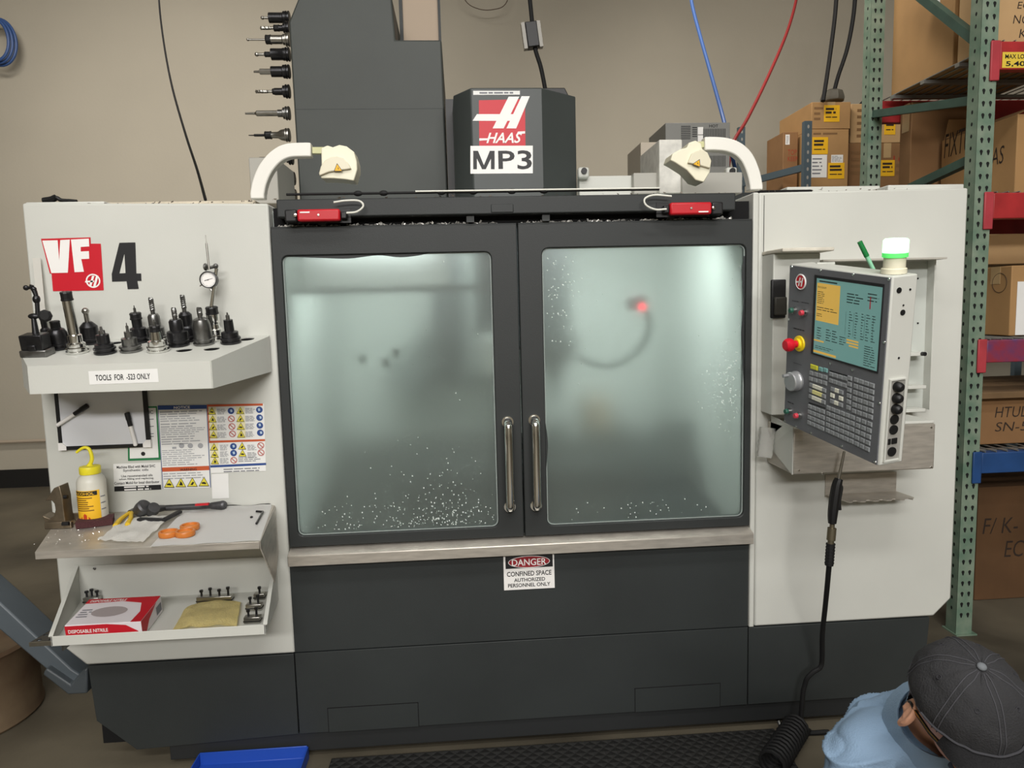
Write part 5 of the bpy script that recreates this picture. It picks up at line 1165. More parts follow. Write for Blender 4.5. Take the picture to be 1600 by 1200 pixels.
# ------------------------------------------------------------------ work lamps on curved arms
def lamp(label, arm, joint, head, mirror, Y=.06):
    t = thing('work_lamp', label, 'lamp', at(*arm[0], Y), group='cream work lamps on the machine top')
    P = catmull([at(*q, Y) for q in arm], 5); P = [p for p in P if p.z > ZT+.02]; P = [V3((P[0].x, Y, ZT+(.016 if mirror else .010)))]+P
    mb = MB(); mb.strip(P, .045, .040, up=(0, -1, 0)); mb.build('curved_arm', mat('lamp_arm_white', (232, 230, 222), .45), t, bevel=.004)
    J0, J1 = at(*joint[0], Y), at(*joint[1], Y); mb = MB(); mb.strip([J0, J1], .02, .02, up=(0, 0, 1)); mb.build('joint', mat('lamp_joint', (196, 196, 150), .5), t)
    # head: half drum shade
    L = Plane((0, Y-.035, 0), (1, 0, 0), (0, 0, 1)); q = [L.loc(*p) for p in head['out']]
    mb = MB(); mb.prism([L.w(a, b, .035) for a, b in q], [L.w(a, b, -.05) for a, b in q]); sh_ = mb.build('shade', CREAM, t, bevel=.003, seg=2)
    qi = [L.loc(*p) for p in head['lid']]
    mb = MB(); mb.prism([L.w(a, b, .045) for a, b in qi], [L.w(a, b, .03) for a, b in qi]); mb.build('front_shield', mat('cream_shield', (222, 216, 192), .4), t, bevel=.003)
    q = head['tri']; mb = MB(); mb.poly(L, q, .0455); st = mb.build('warning_sticker', BINK, t)
    c_ = (sum(p[0] for p in q)/3, sum(p[1] for p in q)/3); mb = MB(); mb.poly(L, [((x-c_[0])*.8+c_[0], (y-c_[1])*.8+c_[1]) for x, y in q], .0460); mb.build('sticker_face', mat('sticker_amber', (236, 180, 30), .5), st)
    mb = MB(); mb.poly(L, [(c_[0]-.3, c_[1]-2), (c_[0]+.8, c_[1]-1.5), (c_[0]+1.6, c_[1]+1.6), (c_[0]+.2, c_[1]+.4)], .0465); mb.build('sticker_symbol', BINK, st)
def l4(pts): return [(360+x/3.53, y/3.53) for x, y in pts]
lamp('cream work lamp on a curved arm in front of the tool changer', l4([(148, 1132), (158, 1060), (172, 1000), (205, 930), (258, 870), (320, 838), (400, 832), (450, 832)]), l4([(455, 832), (520, 832)]),
     dict(out=l4([(512, 830), (545, 815), (575, 825), (610, 812), (650, 820), (690, 850), (705, 900), (708, 945), (690, 1008), (640, 1000), (580, 995), (512, 995), (503, 968), (514, 925)]),
          lid=l4([(503, 968), (514, 930), (535, 900), (565, 882), (600, 877), (635, 888), (662, 915), (678, 945), (560, 962), (506, 984)]), tri=l4([(588, 900), (620, 945), (570, 945)])), 0)
def l5(pts): return [(680+x/2.963, 100+y/2.963) for x, y in pts]
lamp('cream work lamp on a curved arm in front of the grey vented box', l5([(1482, 612), (1476, 560), (1462, 500), (1435, 440), (1395, 400), (1345, 380), (1290, 374), (1240, 374)]), l5([(1240, 374), (1200, 378)]),
     dict(out=l5([(1160, 375), (1190, 365), (1215, 378), (1222, 405), (1245, 420), (1262, 460), (1255, 510), (1228, 556), (1190, 545), (1150, 500), (1095, 465), (1075, 455), (1085, 425), (1120, 405), (1150, 398)]),
          lid=l5([(1150, 470), (1170, 425), (1205, 408), (1240, 422), (1258, 460), (1252, 495), (1200, 480)]), tri=l5([(1225, 440), (1228, 478), (1190, 464)])), 1)
# ------------------------------------------------------------------ red interlock switches and wiring
def ilock(label, x0, y0, x1, y1, flip):
    a, b = at(x0, y0, -.06), at(x1, y1, -.06)
    t = thing('interlock_switch', label, 'switch', ((a.x+b.x)/2, -.05, b.z), group='red interlock switches')
    MB().box(a.x, b.x, -.066, -.038, b.z, a.z).build('switch_body', RED, t, bevel=.006)
    e = .03
    mb = MB(); xx = (a.x-e*1.3, a.x-.001) if not flip else (b.x+.001, b.x+e*1.3); mb.box(*xx, -.064, -.036, b.z-.002, a.z); mb.build('actuator', BLACK, t, bevel=.005)
    mb = MB(); xx = (b.x+.001, b.x+e*.7) if not flip else (a.x-e*.7, a.x-.001); mb.box(*xx, -.06, -.038, b.z+.006, a.z-.008); mb.build('gland', BLACK, t, bevel=.004)
    mb = MB(); mb.box(a.x-e*1.3, b.x+e, -.038, -.0355, b.z-.004, a.z+.004); mb.build('mounting_plate', BLACK, t)
    c_ = ((a.x+b.x)/2, -.067, (a.z+b.z)/2); mb = MB(); mb.lathe([(.004, 0), (.0035, .0015), (0, .0016)], c_, (0, -1, 0), 12); mb.build('screw', STEEL, t)
    mb = MB(); xx = a.x-.006 if not flip else b.x+.006; mb.lathe([(.006, 0), (.006, .003), (0, .004)], (xx, -.066, (a.z+b.z)/2), (0, -1, 0), 12); mb.build('bolt', CHROME, t)
    mb = MB(); mb.box((a.x+.01) if not flip else b.x-.045, (a.x+.04) if not flip else b.x-.012, -.0668, -.066, a.z-.012 if not flip else b.z+.006, a.z-.008 if not flip else b.z+.010); mb.build('print', WINK, t)
    return a, b
def s3(x, y): return (420+x/3.75, 290+y/3.75)
def s4(x, y): return (800+x/3.75, 290+y/3.75)
ilock('red door interlock switch at the left end of the grey rail', *s3(165, 140), *s3(420, 206), False)
ilock('red door interlock switch at the right end of the grey rail', *s4(925, 100), *s4(1168, 168), True)
W = lambda f, pts, Y: [at(*f(*q), Y) for q in pts]
tag(MB().tube(W(s3, [(455, 160), (510, 155), (548, 130), (550, 105), (520, 88), (450, 88), (380, 98)], -.07), .0032, 8).build('white_cable', mat('white_cable', (224, 224, 214), .5)), 'short white cable looping from the left red interlock switch', 'cable')
tag(MB().tube(W(s4, [(905, 138), (840, 140), (790, 118), (775, 90), (790, 68), (840, 55), (935, 62)], -.07), .0032, 8).build('white_cable', MATS['white_cable']), 'short white cable looping from the right red interlock switch', 'cable')
cab = [at(x, y, -.028) for x, y in ((448, 313), (480, 312), (520, 316), (560, 316), (600, 316), (650, 317), (690, 313), (740, 315), (800, 313), (850, 312), (900, 309), (960, 306), (1030, 304))]
for p in cab: p.z = max(p.z, 1.941)
cb = thing('wiring_harness', 'dark wiring harness with tied cable lying along the top of the grey rail', 'cable', cab[0])
MB().tube(cab, .0042, 8).build('cable', RUBBER, cb)
MB().tube([p+V3((0, -.007, .003)) for p in cab[5:]], .0028, 8).build('thin_cable', mat('white_cable', (224, 224, 214), .5), cb)
for i in (3, 4, 6, 7, 8, 9): MB().ball(cab[i], .010, 10, 6, sc=(1.5, .9, .9)).build('cable_tie', RUBBER, cb)
# tools held in the changer
def ch_tool(label, y, body, nut, cutter, flange=OXIDE, bodym=OXIDE, cutm=STEEL, x=453, Y=1.12):
    Y = {28: 1.30, 44: 1.21}.get(y, Y)
    p = at(x, y, Y); d = V3((-1, 0, 0))
    xl2 = at(452, 150, Yt).x
    p.x = min(p.x, xl2-.006)
    M = Matrix.Translation(p) @ Matrix(((0, 0, -1, 0), (0, 1, 0, 0), (1, 0, 0, 0), (0, 0, 0, 1)))
    return holder(label, None, body, nut, cutter, flange, bodym, BLACK, cutm, name='tool_holder', M=M, taper=False, group='tool holders in the tool changer')
def K(r0, r1, L): return [(r0, .02), (r0, .03), (r1, .034), (r1, L), (0, L)]
ch_tool('topmost tool in the changer, thick black holder with ball cutter', 28, K(.03, .024, .10), None, ('ball', .008, .10, .135), cutm=STEEL)
ch_tool('slim chrome holder with drill, second tool from the top of the changer', 44, K(.022, .014, .055), (.016, .05, .075), ('drill', .007, .075, .135))
ch_tool('chrome holder with black nut and long thin boring bar, third from the top', 62, K(.024, .020, .085), (.022, .085, .11), ('ball', .006, .11, .195), STEEL, STEEL)
ch_tool('black shell holder with ball cutter, fourth tool from the top', 85, K(.028, .026, .085), (.013, .085, .115), ('ball', .009, .115, .155))
ch_tool('black shell holder with wide countersink, fifth tool from the top', 112, K(.03, .024, .085), None, ('probe', .013, .085, .165))
ch_tool('short black holder with twist drill, sixth tool from the top', 143, K(.027, .016, .07), (.014, .07, .08), ('drill', .0065, .08, .155))
ch_tool('grey holder with long bright reamer shank, seventh tool from the top', 177, K(.026, .017, .055), None, ('probe', .013, .055, .205), TGREY, TGREY)
ch_tool('chrome tapered holder with black nut and tap, eighth tool from the top', 211, [(.028, .02), (.024, .04), (.015, .055), (.014, .085), (0, .085)], (.019, .085, .115), ('probe', .006, .115, .19), STEEL, STEEL, OXIDE)
ch_tool('dark holder with tap reaching behind the left lamp arm', 247, K(.022, .012, .07), (.014, .07, .10), ('probe', .006, .10, .185), OXIDE, OXIDE, OXIDE, 458)
ch_tool('black holder with stub end mill just right of the left lamp arm', 279, K(.026, .015, .075), (.018, .06, .10), None, x=461)
ch_tool('lowest tool in the changer, small chrome holder above the machine roof', 306, K(.022, .012, .06), (.012, .06, .095), None, STEEL, STEEL, x=463)
# ------------------------------------------------------------------ pallet rack at the right
RG = mat('rack_green', (96, 122, 104), .5, .0, var=.25, scale=12, col2=(134, 148, 130))
RGD = mat('rack_dark_green', (60, 84, 74), .55, var=.2, scale=10)
RR = mat('rack_red', (168, 44, 46), .5, var=.25, scale=8)
RB = mat('rack_blue', (36, 74, 128), .5, var=.2, scale=8)
XU = at(1529, 155, .6).x; Y0_ = .6; _v = ray(1358, 155); Y1_ = CAM.y+XU*_v.y/_v.x; UW = .076; ZU = 4.2
rk = thing('pallet_rack', 'tall green perforated pallet rack with red and blue beams at the right of the machine', 'rack', (XU+1.3, 1.0, 0))
HM = mat('rack_hole', (14, 16, 15), .8)
def upright(x, y, fy, holes=True):
    mb = MB(); t = .003
    mb.box(x, x+UW, y if fy > 0 else y+.07-t, y+t if fy > 0 else y+.07, 0, ZU); mb.box(x, x+t, y+t*.5, y+.07, 0, ZU); mb.box(x+UW-t, x+UW, y+t*.5, y+.07, 0, ZU)
    u = mb.build('upright', RG, rk)
    MB().box(x-.004, x+UW+.02, y-.012, y+.09, 0, .006).build('foot_plate', RG, u)
    if holes:   # rows of teardrop holes on the face and on the flange
        mb = MB(); z = .1
        face = y-.0004 if fy > 0 else y+.0704
        while z < ZU-.05:
            for xx in (x+.022, x+.054):
                mb.face([(xx+r*math.cos(a), face, z+r*math.sin(a)) for r, a in ((.0075, 0), (.0075, PI/4), (.0075, PI/2), (.0075, PI*.75), (.0075, PI), (.0075, PI*1.25))]+[(xx-.002, face, z-.016), (xx+.003, face, z-.016)])
            z += .0508
        z = .12
        while z < ZU-.05:
            mb.face([(x-.0004, y+.035+.006*math.cos(i*PI/4), z+.009*math.sin(i*PI/4)) for i in range(8)]); z += .0508
        mb.build('teardrop_holes', HM, u, kind='stuff', recalc=False)
    return u
upright(XU, Y0_, 1); upright(XU, Y1_, 1)
X2 = XU+2.55
upright(X2, Y0_, 1, False); upright(X2, Y1_, 1, False)
xm = XU+.038
def brace(p, q): MB().strip([p, q], .038, .038, up=(1, 0, 0)).build('brace', RGD, rk)
for a, b in ((at(1381, 178, Y1_), at(1520, 150, Y0_)), (at(1450, -10, 1.1), at(1527, 58, Y0_)), (at(1470, 293, 1.1), at(1513, 243, Y0_))):
    brace(V3((xm, Y1_ if a.y > 1.2 else a.y, a.z)), V3((xm, Y0_+.06, b.z)))
brace(V3((xm, Y1_, 1.9)), V3((xm, Y0_+.06, 1.0))); brace(V3((xm, Y1_, .9)), V3((xm, Y0_+.06, .3)))
brace(V3((X2+.03, Y1_, 2.5)), V3((X2+.03, Y0_+.06, 2.5))); brace(V3((X2+.03, Y1_, .4)), V3((X2+.03, Y0_+.06, .4)))
levels = [(at(1560, 66, Y0_).z, .115, RR, RR), (at(1545, 302, Y0_).z, .11, RR, RR), (at(1525, 532, Y0_).z, .10, mat('rack_red_blue', (150, 44, 50), .5, col2=(50, 66, 118), scale=9), RB), (at(1508, 708, Y0_).z, .095, RB, RB)]
for zt, h, m, m2 in levels:
    bm_ = MB().box(XU+UW+.004, X2-.004, Y0_-.012, Y0_+.035, zt-h, zt).build('front_beam', m, rk, bevel=.004)
    MB().box(XU+UW-.036, XU+UW+.006, Y0_-.012, Y0_-.002, zt-h-.045, zt+.005).build('beam_connector', mat('connector_pink_red', (176, 62, 70), .5, var=.15, scale=10) if m is not RB else m, bm_, bevel=.004)
    MB().box(XU+UW+.004, X2-.004, Y1_+.02, Y1_+.066, zt-h, zt).build('rear_beam', m2, rk, bevel=.004)
    mb = MB(); x = XU+UW+.02
    while x < X2: mb.cyl((x, Y0_-.01, zt+.004), (x, Y1_+.06, zt+.004), .0032, n=5); x += .052
    for y in (Y0_+.05, .85, 1.1, 1.35): mb.box(XU+UW+.01, X2-.01, y, y+.03, zt-.016, zt+.001)
    mb.build('wire_deck', mat('deck_wire', (150, 150, 146), .4, .6), rk, kind='stuff')
# load plate on the upper front beam
yb = Y0_-.0125; BPn = Plane((0, yb, 0), (1, 0, 0), (0, 0, 1))
def c7(x, y): return (1180+x/3.636, y/3.636)
a0, b1 = BPn.loc(*c7(1405, 296)); b0 = BPn.loc(*c7(1405, 386))[1]
mb = MB(); mb.face([BPn.w(*q, .001) for q in ((a0, b0), (a0+.28, b0), (a0+.28, b1), (a0, b1))]); lp = mb.build('load_plate', mat('load_yellow', (226, 196, 70), .5), rk)
mb = MB(); hh = b1-b0; add_text(mb, 'MAX LOAD', BPn, (a0+.012, b1-hh*.42, a0+.13, b1-hh*.14), .002, .01, ab=True); add_text(mb, '5,400 LBS', BPn, (a0+.016, b0+hh*.06, a0+.22, b0+hh*.42), .002, .02, ab=True); mb.build('lettering', BINK, lp)
# ------------------------------------------------------------------ cartons
CB = [mat('cardboard', (172, 134, 88), .8, var=.10, scale=5), mat('cardboard_dark', (140, 104, 68), .8, var=.12, scale=5), mat('cardboard_pale', (190, 156, 112), .8, var=.08, scale=5), mat('cardboard_shaded', (98, 70, 44), .85, var=.2, scale=4)]  # last entry has the shade under the rack put into its colour
CED = mat('cardboard_edge', (128, 96, 62), .85); TAPE = mat('packing_tape', (186, 158, 116), .3); PEN = mat('marker_ink', (50, 38, 30), .7); STK = mat('sticker_yellow', (240, 186, 36), .5); REDP = mat('carton_red_print', (160, 60, 40), .7)
def carton(label, tl, br, Y, dep, m=0, stickers=(), texts=(), lines=(), whites=(), tape=True, rz=0.0, open_=False, zbot=None, grp='cardboard cartons on the racks', red=()):
    a, b = at(*tl, Y), at(*br, Y); x0, x1, z1 = a.x, b.x, a.z; z0 = b.z if zbot is None else zbot
    o = V3(((x0+x1)/2, Y, z0)); t = thing('cardboard_box', label, 'box', o, group=grp, mtx=Matrix.Rotation(rz, 3, 'Z'))
    W_, H_ = (x1-x0)/2, z1-z0
    MB().box(-W_, W_, 0, dep, 0, H_).build('carton_body', CB[m], t, local=True, bevel=.004)
    F = Plane((0, 0, 0), (1, 0, 0), (0, 0, 1)); F.n = V3((0, -1, 0))
    def L(px, py): q = at(px, py, Y); return (q.x-o.x, q.z-o.z)
    if open_:
        mb = MB()
        mb.prism([(-W_, 0, H_), (W_, 0, H_), (W_*.95, -.12, H_+.05), (-W_*.95, -.12, H_+.05)], [(-W_, .003, H_), (W_, .003, H_), (W_*.95, -.118, H_+.053), (-W_*.95, -.118, H_+.053)])
        mb.build('flap', CB[m], t, local=True); mb = MB(); mb.prism([(W_, 0, H_), (W_, dep, H_), (W_+.1, dep, H_+.08), (W_+.1, 0, H_+.08)], [(W_+.003, 0, H_), (W_+.003, dep, H_), (W_+.103, dep, H_+.08), (W_+.103, 0, H_+.08)]); mb.build('flap', CB[m], t, local=True)
    else:
        MB().box(-W_+.002, W_-.002, dep*.5-.0015, dep*.5+.0015, H_, H_+.001).build('lid_seam', CED, t, local=True)
    if tape: MB().box(-.03, .03, -.0012, dep*.9, H_, H_+.0014).build('tape', TAPE, t, local=True); MB().box(-.03, .03, -.0012, 0, H_*.72, H_+.0012).build('tape', TAPE, t, local=True)
    for (x0_, y0_, x1_, y1_) in stickers:
        A = L(x0_, y0_); B = L(x1_, y1_); s = MB().box(A[0], B[0], -.0016, -.0004, B[1], A[1]).build('yellow_sticker', STK, t, local=True)
        mb = MB(); hh = A[1]-B[1]; add_lines(mb, F, (A[0]+hh*.1, B[1]+hh*.45, B[0]-hh*.1, A[1]-hh*.12), 2, .0022, .6, .2, True); add_lines(mb, F, (A[0]+hh*.1, B[1]+hh*.22, B[0]-hh*.1, B[1]+hh*.34), 1, .0022, .5, .1, True)
        mb.build('fine_print', PEN, s, local=True, kind='stuff', recalc=False)
    for (x0_, y0_, x1_, y1_) in whites:
        A = L(x0_, y0_); B = L(x1_, y1_); s = MB().box(A[0], B[0], -.0016, -.0004, B[1], A[1]).build('white_label', PAPER, t, local=True)
        mb = MB(); hh = A[1]-B[1]; add_lines(mb, F, (A[0]+hh*.08, B[1]+hh*.1, B[0]-hh*.08, A[1]-hh*.1), 5, .0022, .35, .5, True); mb.build('fine_print', GINK, s, local=True, kind='stuff', recalc=False)
    for body, (x0_, y0_, x1_, y1_) in texts:
        A = L(x0_, y0_); B = L(x1_, y1_); mb = MB(); add_text(mb, body, F, (A[0], B[1], B[0], A[1]), .0008, -.004, .15, ab=True); mb.build('handwriting', PEN, t, local=True, recalc=False)
    for body, (x0_, y0_, x1_, y1_) in red:
        A = L(x0_, y0_); B = L(x1_, y1_); mb = MB(); add_text(mb, body, F, (A[0], B[1], B[0], A[1]), .0008, ab=True); mb.build('printing', REDP, t, local=True, recalc=False)
    for (x0_, y0_, x1_, y1_, n) in lines:
        A = L(x0_, y0_); B = L(x1_, y1_); mb = MB(); add_lines(mb, F, (A[0], B[1], B[0], A[1]), n, .0008, .45, .4, True); mb.build('printing', CED, t, local=True, kind='stuff', recalc=False)
    return t
def r7(x0, y0, x1, y1): return (*c7(x0, y0), *c7(x1, y1))
# cabinet row behind the machine on which the far cartons stand
Yc = 3.0
zc_ = at(1350, 300, Yc).z
sr_ = thing('storage_shelving', 'low blue grey perforated shelving frame behind the machine roof at the right', 'shelving', (2.9, 3.3, 0))
SB = mat('slate_blue_steel', (72, 86, 94), .5)
xa_ = at(1203, 250, Yc).x; xb_ = at(1262, 250, Yc-.25).x
def post(x, y, z1, px=None):
    mb = MB(); mb.box(x-.028, x+.028, y-.002, y+.002, 0, z1); mb.box(x+.025, x+.028, y+.002, y+.04, 0, z1); mb.box(x-.028, x-.025, y+.002, y+.04, 0, z1); p = mb.build('post', SB, sr_)
    mb = MB(); z = z1-.04
    while z > z1-1.0: mb.face([(x+.008*math.cos(i*PI/4), y-.0025, z+.014*math.sin(i*PI/4)) for i in range(8)]); z -= .06
    mb.build('post_holes', mat('hole_light', (150, 146, 138), .8), p, kind='stuff')
post(xa_, Yc+.55, at(1203, 198, Yc+.55).z); post(xb_, Yc-.25, at(1262, 189, Yc-.25).z); post(xb_+1.7, Yc-.25, zc_-.1); post(xb_+1.7, Yc+.55, zc_-.1)
z_ = at(1230, 268, Yc).z; MB().strip([(xa_, Yc+.5, z_), (xb_, Yc-.2, z_-.01)], .03, .05).build('side_rail', SB, sr_)
MB().box(xb_-.4, xb_+1.75, Yc-.2, Yc+.5, zc_-.06, zc_-.02).build('shelf_board', SB, sr_)
MB().box(xb_-.4, xb_+1.75, Yc-.2, Yc+.5, .6, .64).build('shelf_board', SB, sr_)
zs_ = zc_-.019
carton('narrow upright carton with two yellow stickers, beneath the small flat carton', c7(315, 735), c7(525, 1070), Yc, .4, 0, [r7(325, 780, 412, 875), r7(415, 925, 505, 1015)], lines=[(*r7(330, 748, 505, 770), 1)], whites=[r7(315, 880, 405, 1008), r7(432, 880, 498, 924)], tape=False, zbot=zs_)
zB = at(*c7(420, 735), Yc).z+.003
carton('small flat carton with one yellow sticker, directly under the grey cable plug', c7(322, 580), c7(540, 735), Yc, .55, 0, [r7(392, 598, 478, 692)], lines=[(*r7(335, 600, 388, 690), 3)], zbot=zB)
carton('wide carton with red round print and one yellow sticker, bottom box beside the narrow one', c7(528, 815), c7(965, 1070), Yc+.05, .42, 1, [r7(715, 910, 790, 1000)], lines=[(*r7(545, 850, 620, 1000), 4), (*r7(800, 920, 940, 1000), 2)], red=[('10', r7(785, 885, 850, 925))], zbot=zs_)
zD = at(*c7(700, 815), Yc+.05).z+.004
carton('pale taped carton with a yellow sticker, stacked on the wide carton behind the rack upright', c7(545, 590), c7(945, 810), Yc+.05, .42, 2, [r7(735, 665, 795, 765)], lines=[(*r7(580, 610, 640, 790), 5), (*r7(800, 640, 900, 700), 1)], zbot=zD)
carton('small carton with red printing between the two blue grey shelving posts', c7(160, 750), c7(240, 1000), Yc+.15, .3, 1, red=[('TOP', r7(185, 850, 235, 880)), ('KEEP', r7(185, 890, 240, 915))], whites=[r7(172, 765, 195, 822)], tape=False, zbot=zs_)
# inside the rack bay
lv = [l_[0]+.009 for l_ in levels]
YA = .98
def yat(px_, py_, X): v = ray(px_, py_); return CAM.y+(X-CAM.x)*v.y/v.x
def scarton(label, x0, ya, yb, w, z0, z1, m=0, texts=(), ftexts=(), whites=(), open_=False, grp='cardboard cartons on the racks'):
    o = V3((x0, ya, z0)); t = thing('cardboard_box', label, 'box', o, group=grp); dep = yb-ya; H_ = z1-z0
    MB().box(0, w, 0, dep, 0, H_).build('carton_body', CB[m], t, local=True, bevel=.004)
    S = Plane((0, 0, 0), (0, -1, 0), (0, 0, 1)); S.o = V3((0, 0, 0)); S.r = V3((0, -1, 0)); S.u = V3((0, 0, 1)); S.n = V3((-1, 0, 0))
    F = Plane((0, 0, 0), (1, 0, 0), (0, 0, 1)); F.n = V3((0, -1, 0))
    SX = Plane((x0, 0, 0), (0, -1, 0), (0, 0, 1))
    if open_:
        mb = MB(); mb.prism([(0, 0, H_), (0, dep, H_), (-.10, dep, H_-.06), (-.10, 0, H_-.06)], [(-.003, 0, H_+.002), (-.003, dep, H_+.002), (-.103, dep, H_-.057), (-.103, 0, H_-.057)]) if False else mb.prism([(w*.02, dep, H_), (w*.98, dep, H_), (w*.98, dep-.03, H_+.10), (w*.02, dep-.03, H_+.10)], [(w*.02, dep-.003, H_), (w*.98, dep-.003, H_), (w*.98, dep-.033, H_+.10), (w*.02, dep-.033, H_+.10)])
        mb.build('flap', CB[m], t, local=True); mb = MB(); mb.prism([(0, .01, H_), (0, dep-.01, H_), (.12, dep-.01, H_+.05), (.12, .01, H_+.05)], [(.003, .01, H_), (.003, dep-.01, H_), (.123, dep-.01, H_+.05), (.123, .01, H_+.05)]); mb.build('flap', CB[m], t, local=True)
    else:
        MB().box(.002, w-.002, dep*.5-.0015, dep*.5+.0015, H_, H_+.001).build('lid_seam', CED, t, local=True)
        MB().box(-.0012, 0, dep*.5-.03, dep*.5+.03, H_*.75, H_).build('tape', TAPE, t, local=True)
    for body, (x0_, y0_, x1_, y1_) in texts:
        A = SX.px(x0_, y0_)-o; B = SX.px(x1_, y1_)-o; mb = MB(); add_text(mb, body, S, (-A.y, B.z, -B.y, A.z), .0008, -.004, .15, ab=True); mb.build('handwriting', PEN, t, local=True, recalc=False)
    for body, (x0_, y0_, x1_, y1_) in ftexts:
        A = at(x0_, y0_, ya)-o; B = at(x1_, y1_, ya)-o; mb = MB(); add_text(mb, body, F, (A.x, B.z, B.x, A.z), .0008, -.004, .15, ab=True); mb.build('handwriting', PEN, t, local=True, recalc=False)
    for (x0_, y0_, x1_, y1_) in whites:
        A = SX.px(x0_, y0_)-o; B = SX.px(x1_, y1_)-o; mb = MB(); mb.face([(-.001, A.y, A.z), (-.001, B.y, A.z), (-.001, B.y, B.z), (-.001, A.y, B.z)]); mb.build('white_label', PAPER, t, local=True, recalc=False)
    return t
XK = XU+UW+.03
yk0, yk1 = yat(1490, 60, XK), yat(1395, 60, XK)
scarton('large plain carton at the back of the top rack level', XK, yk0, yk1, .6, lv[0], lv[0]+.52, 0, whites=[r7(1010, 0, 1050, 50)])
scarton('big pale carton with black handwriting at the top right, in front of the plain one', XK, Y0_+.055, yk0-.03, .7, lv[0], lv[0]+.66, 2, ftexts=[('EC', r7(1490, 10, 1560, 50)), ('NO', r7(1466, 85, 1560, 135)), ('K', r7(1500, 165, 1540, 215))])
XF = at(1588, 240, .78).x; yf0, yf1 = .78, min(yat(1471, 240, XF), Y1_-.13)
scarton('open carton with FIXTURES handwriting under the red upper beam', XF, yf0, yf1, .55, lv[1], at(1588, 178, .78).z, 0, texts=[('FIXTURES', r7(1078, 765, 1320, 825)), ('AS', r7(1345, 845, 1412, 925))], open_=True)
XB = XU+UW+.1; ybk = yat(1442, 190, XB)
scarton('dark brown carton behind the open one, close to the rear red beam', XB, yf1+.03, Y1_-.005, .34, lv[1], min(at(1460, 165, 1.5).z, lv[0]-.05), 1)
scarton('pale carton deep in the rack, right of the dark brown one', XB+.36, yf1+.03, Y1_-.005, .5, lv[1], lv[1]+.45, 2)
carton('plain carton just under the middle red beam at the right edge', (1540, 366), (1660, 405), .95, .45, 2, tape=False, zbot=lv[2]+.34)
XO = at(1580, 450, .72).x
oc = scarton('carton with a white sheet and a drawn circle on the middle rack level', XO, .72, yat(1531, 450, XO), .55, lv[2], at(1580, 415, .72).z, 0)
SXO = Plane((XO, 0, 0), (0, -1, 0), (0, 0, 1)); cO = SXO.px(1562, 442); mb = MB(); mb.tube([V3((XO-.001, cO.y+.045*math.cos(t*PI/12), cO.z+.045*math.sin(t*PI/12))) for t in range(25)], .0012, 4, 1); mb.build('drawn_circle', PEN, oc)
A_, B_ = at(1590, 440, .718), at(1640, 522, .718); MB().box(A_.x, B_.x, .717, .7185, B_.z, A_.z).build('white_sheet', PAPER, oc)
carton('long low carton with faint handwriting on the level above the blue beam', (1513, 622), (1680, 705), .72, .6, 1, texts=[('HTULOI', (1555, 636, 1625, 650)), ('SN-51', (1555, 660, 1615, 672))], tape=False, zbot=lv[3])
z_ = at(1560, 612, .66).z
mb = MB(); x0_ = XU+UW+.03; mb.box(x0_, x0_+1.1, .66, 1.3, lv[3]+ (at(1513, 622, .72).z-lv[3])+.002, lv[3]+(at(1513, 622, .72).z-lv[3])+.03)
tag(mb.build('plywood_board', mat('worn_plywood', (112, 88, 60), .7, var=.25, scale=8), bevel=.002), 'thin worn board lying on the long low carton in the rack', 'board')
carton('big shade-darkened carton with black handwriting standing on the floor under the rack', (1530, 762), (1700, 945), .95, .45, 3, texts=[('F/ K-', (1536, 810, 1590, 832)), ('ECO', (1570, 845, 1620, 868))], tape=False, zbot=0.001, rz=0.0)
# grey stool of circles: drawn ring on the carton
# ------------------------------------------------------------------ vented electric box and cables behind the roof
eb0, eb1 = at(1037, 192, 1.6), at(1140, 300, 1.6)
ebx = thing('vented_power_box', 'grey vented steel electric box marked HOT behind the right work lamp', 'electric box', ((eb0.x+eb1.x)/2, 1.75, eb1.z))
GB = mat('vented_grey', (128, 128, 124), .5, .2)
MB().box(eb0.x+.01, eb1.x, 1.6, 1.95, eb1.z, eb0.z).build('case', GB, ebx, bevel=.003)
EP = Plane((0, 1.6, 0), (1, 0, 0), (0, 0, 1))
mb = MB(); add_text(mb, 'HOT', EP, hr(1268, 280, 1310, 294), .001, .02); mb.build('lettering', BINK, ebx)
for x0_, x1_, y0_, y1_, n, vert in ((1138, 1182, 285, 350, 8, 0), (1238, 1345, 300, 345, 14, 1), (1262, 1345, 425, 475, 12, 1), (1190, 1212, 290, 340, 5, 0)):
    a0, b1 = EP.loc(*hpx([(x0_, y0_)])[0]); a1, b0 = EP.loc(*hpx([(x1_, y1_)])[0]); mb = MB()
    for i in range(n):
        t = (i+.3)/n; t2 = (i+.75)/n
        if vert: mb.pbox(EP, a0+(a1-a0)*t, a0+(a1-a0)*t2, b0, b1, .0002, .001)
        else: mb.pbox(EP, a0, a1, b0+(b1-b0)*t, b0+(b1-b0)*t2, .0002, .001)
    mb.build('vent_slots', BLACK, ebx, kind='stuff')
for y in (310, 348):
    a0, b0 = EP.loc(*hpx([(1215, y)])[0]); MB().pbox(EP, a0, a0+.03, b0-.02, b0+.02, .0002, .004).build('terminal', WINK, ebx)
MB().box(eb0.x-.1, eb1.x+.2, 1.62, 1.95, .002, eb1.z-.001).build('stand', DGREY, ebx)
def cable(name, label, pts, r, m, cat='cable', k=6):
    return tag(MB().tube([at(x, y, Y) for x, y, Y in pts], r, 8, k).build(name, m), label, cat)
cable('thin_cable', 'thin black cable hanging down the beige wall to the left machine roof', [(247, -30, 3.2), (250, 20, 3.1), (258, 80, 2.8), (270, 140, 2.4), (290, 210, 1.9), (308, 265, 1.4), (321, 312, .8)], .0065, RUBBER)
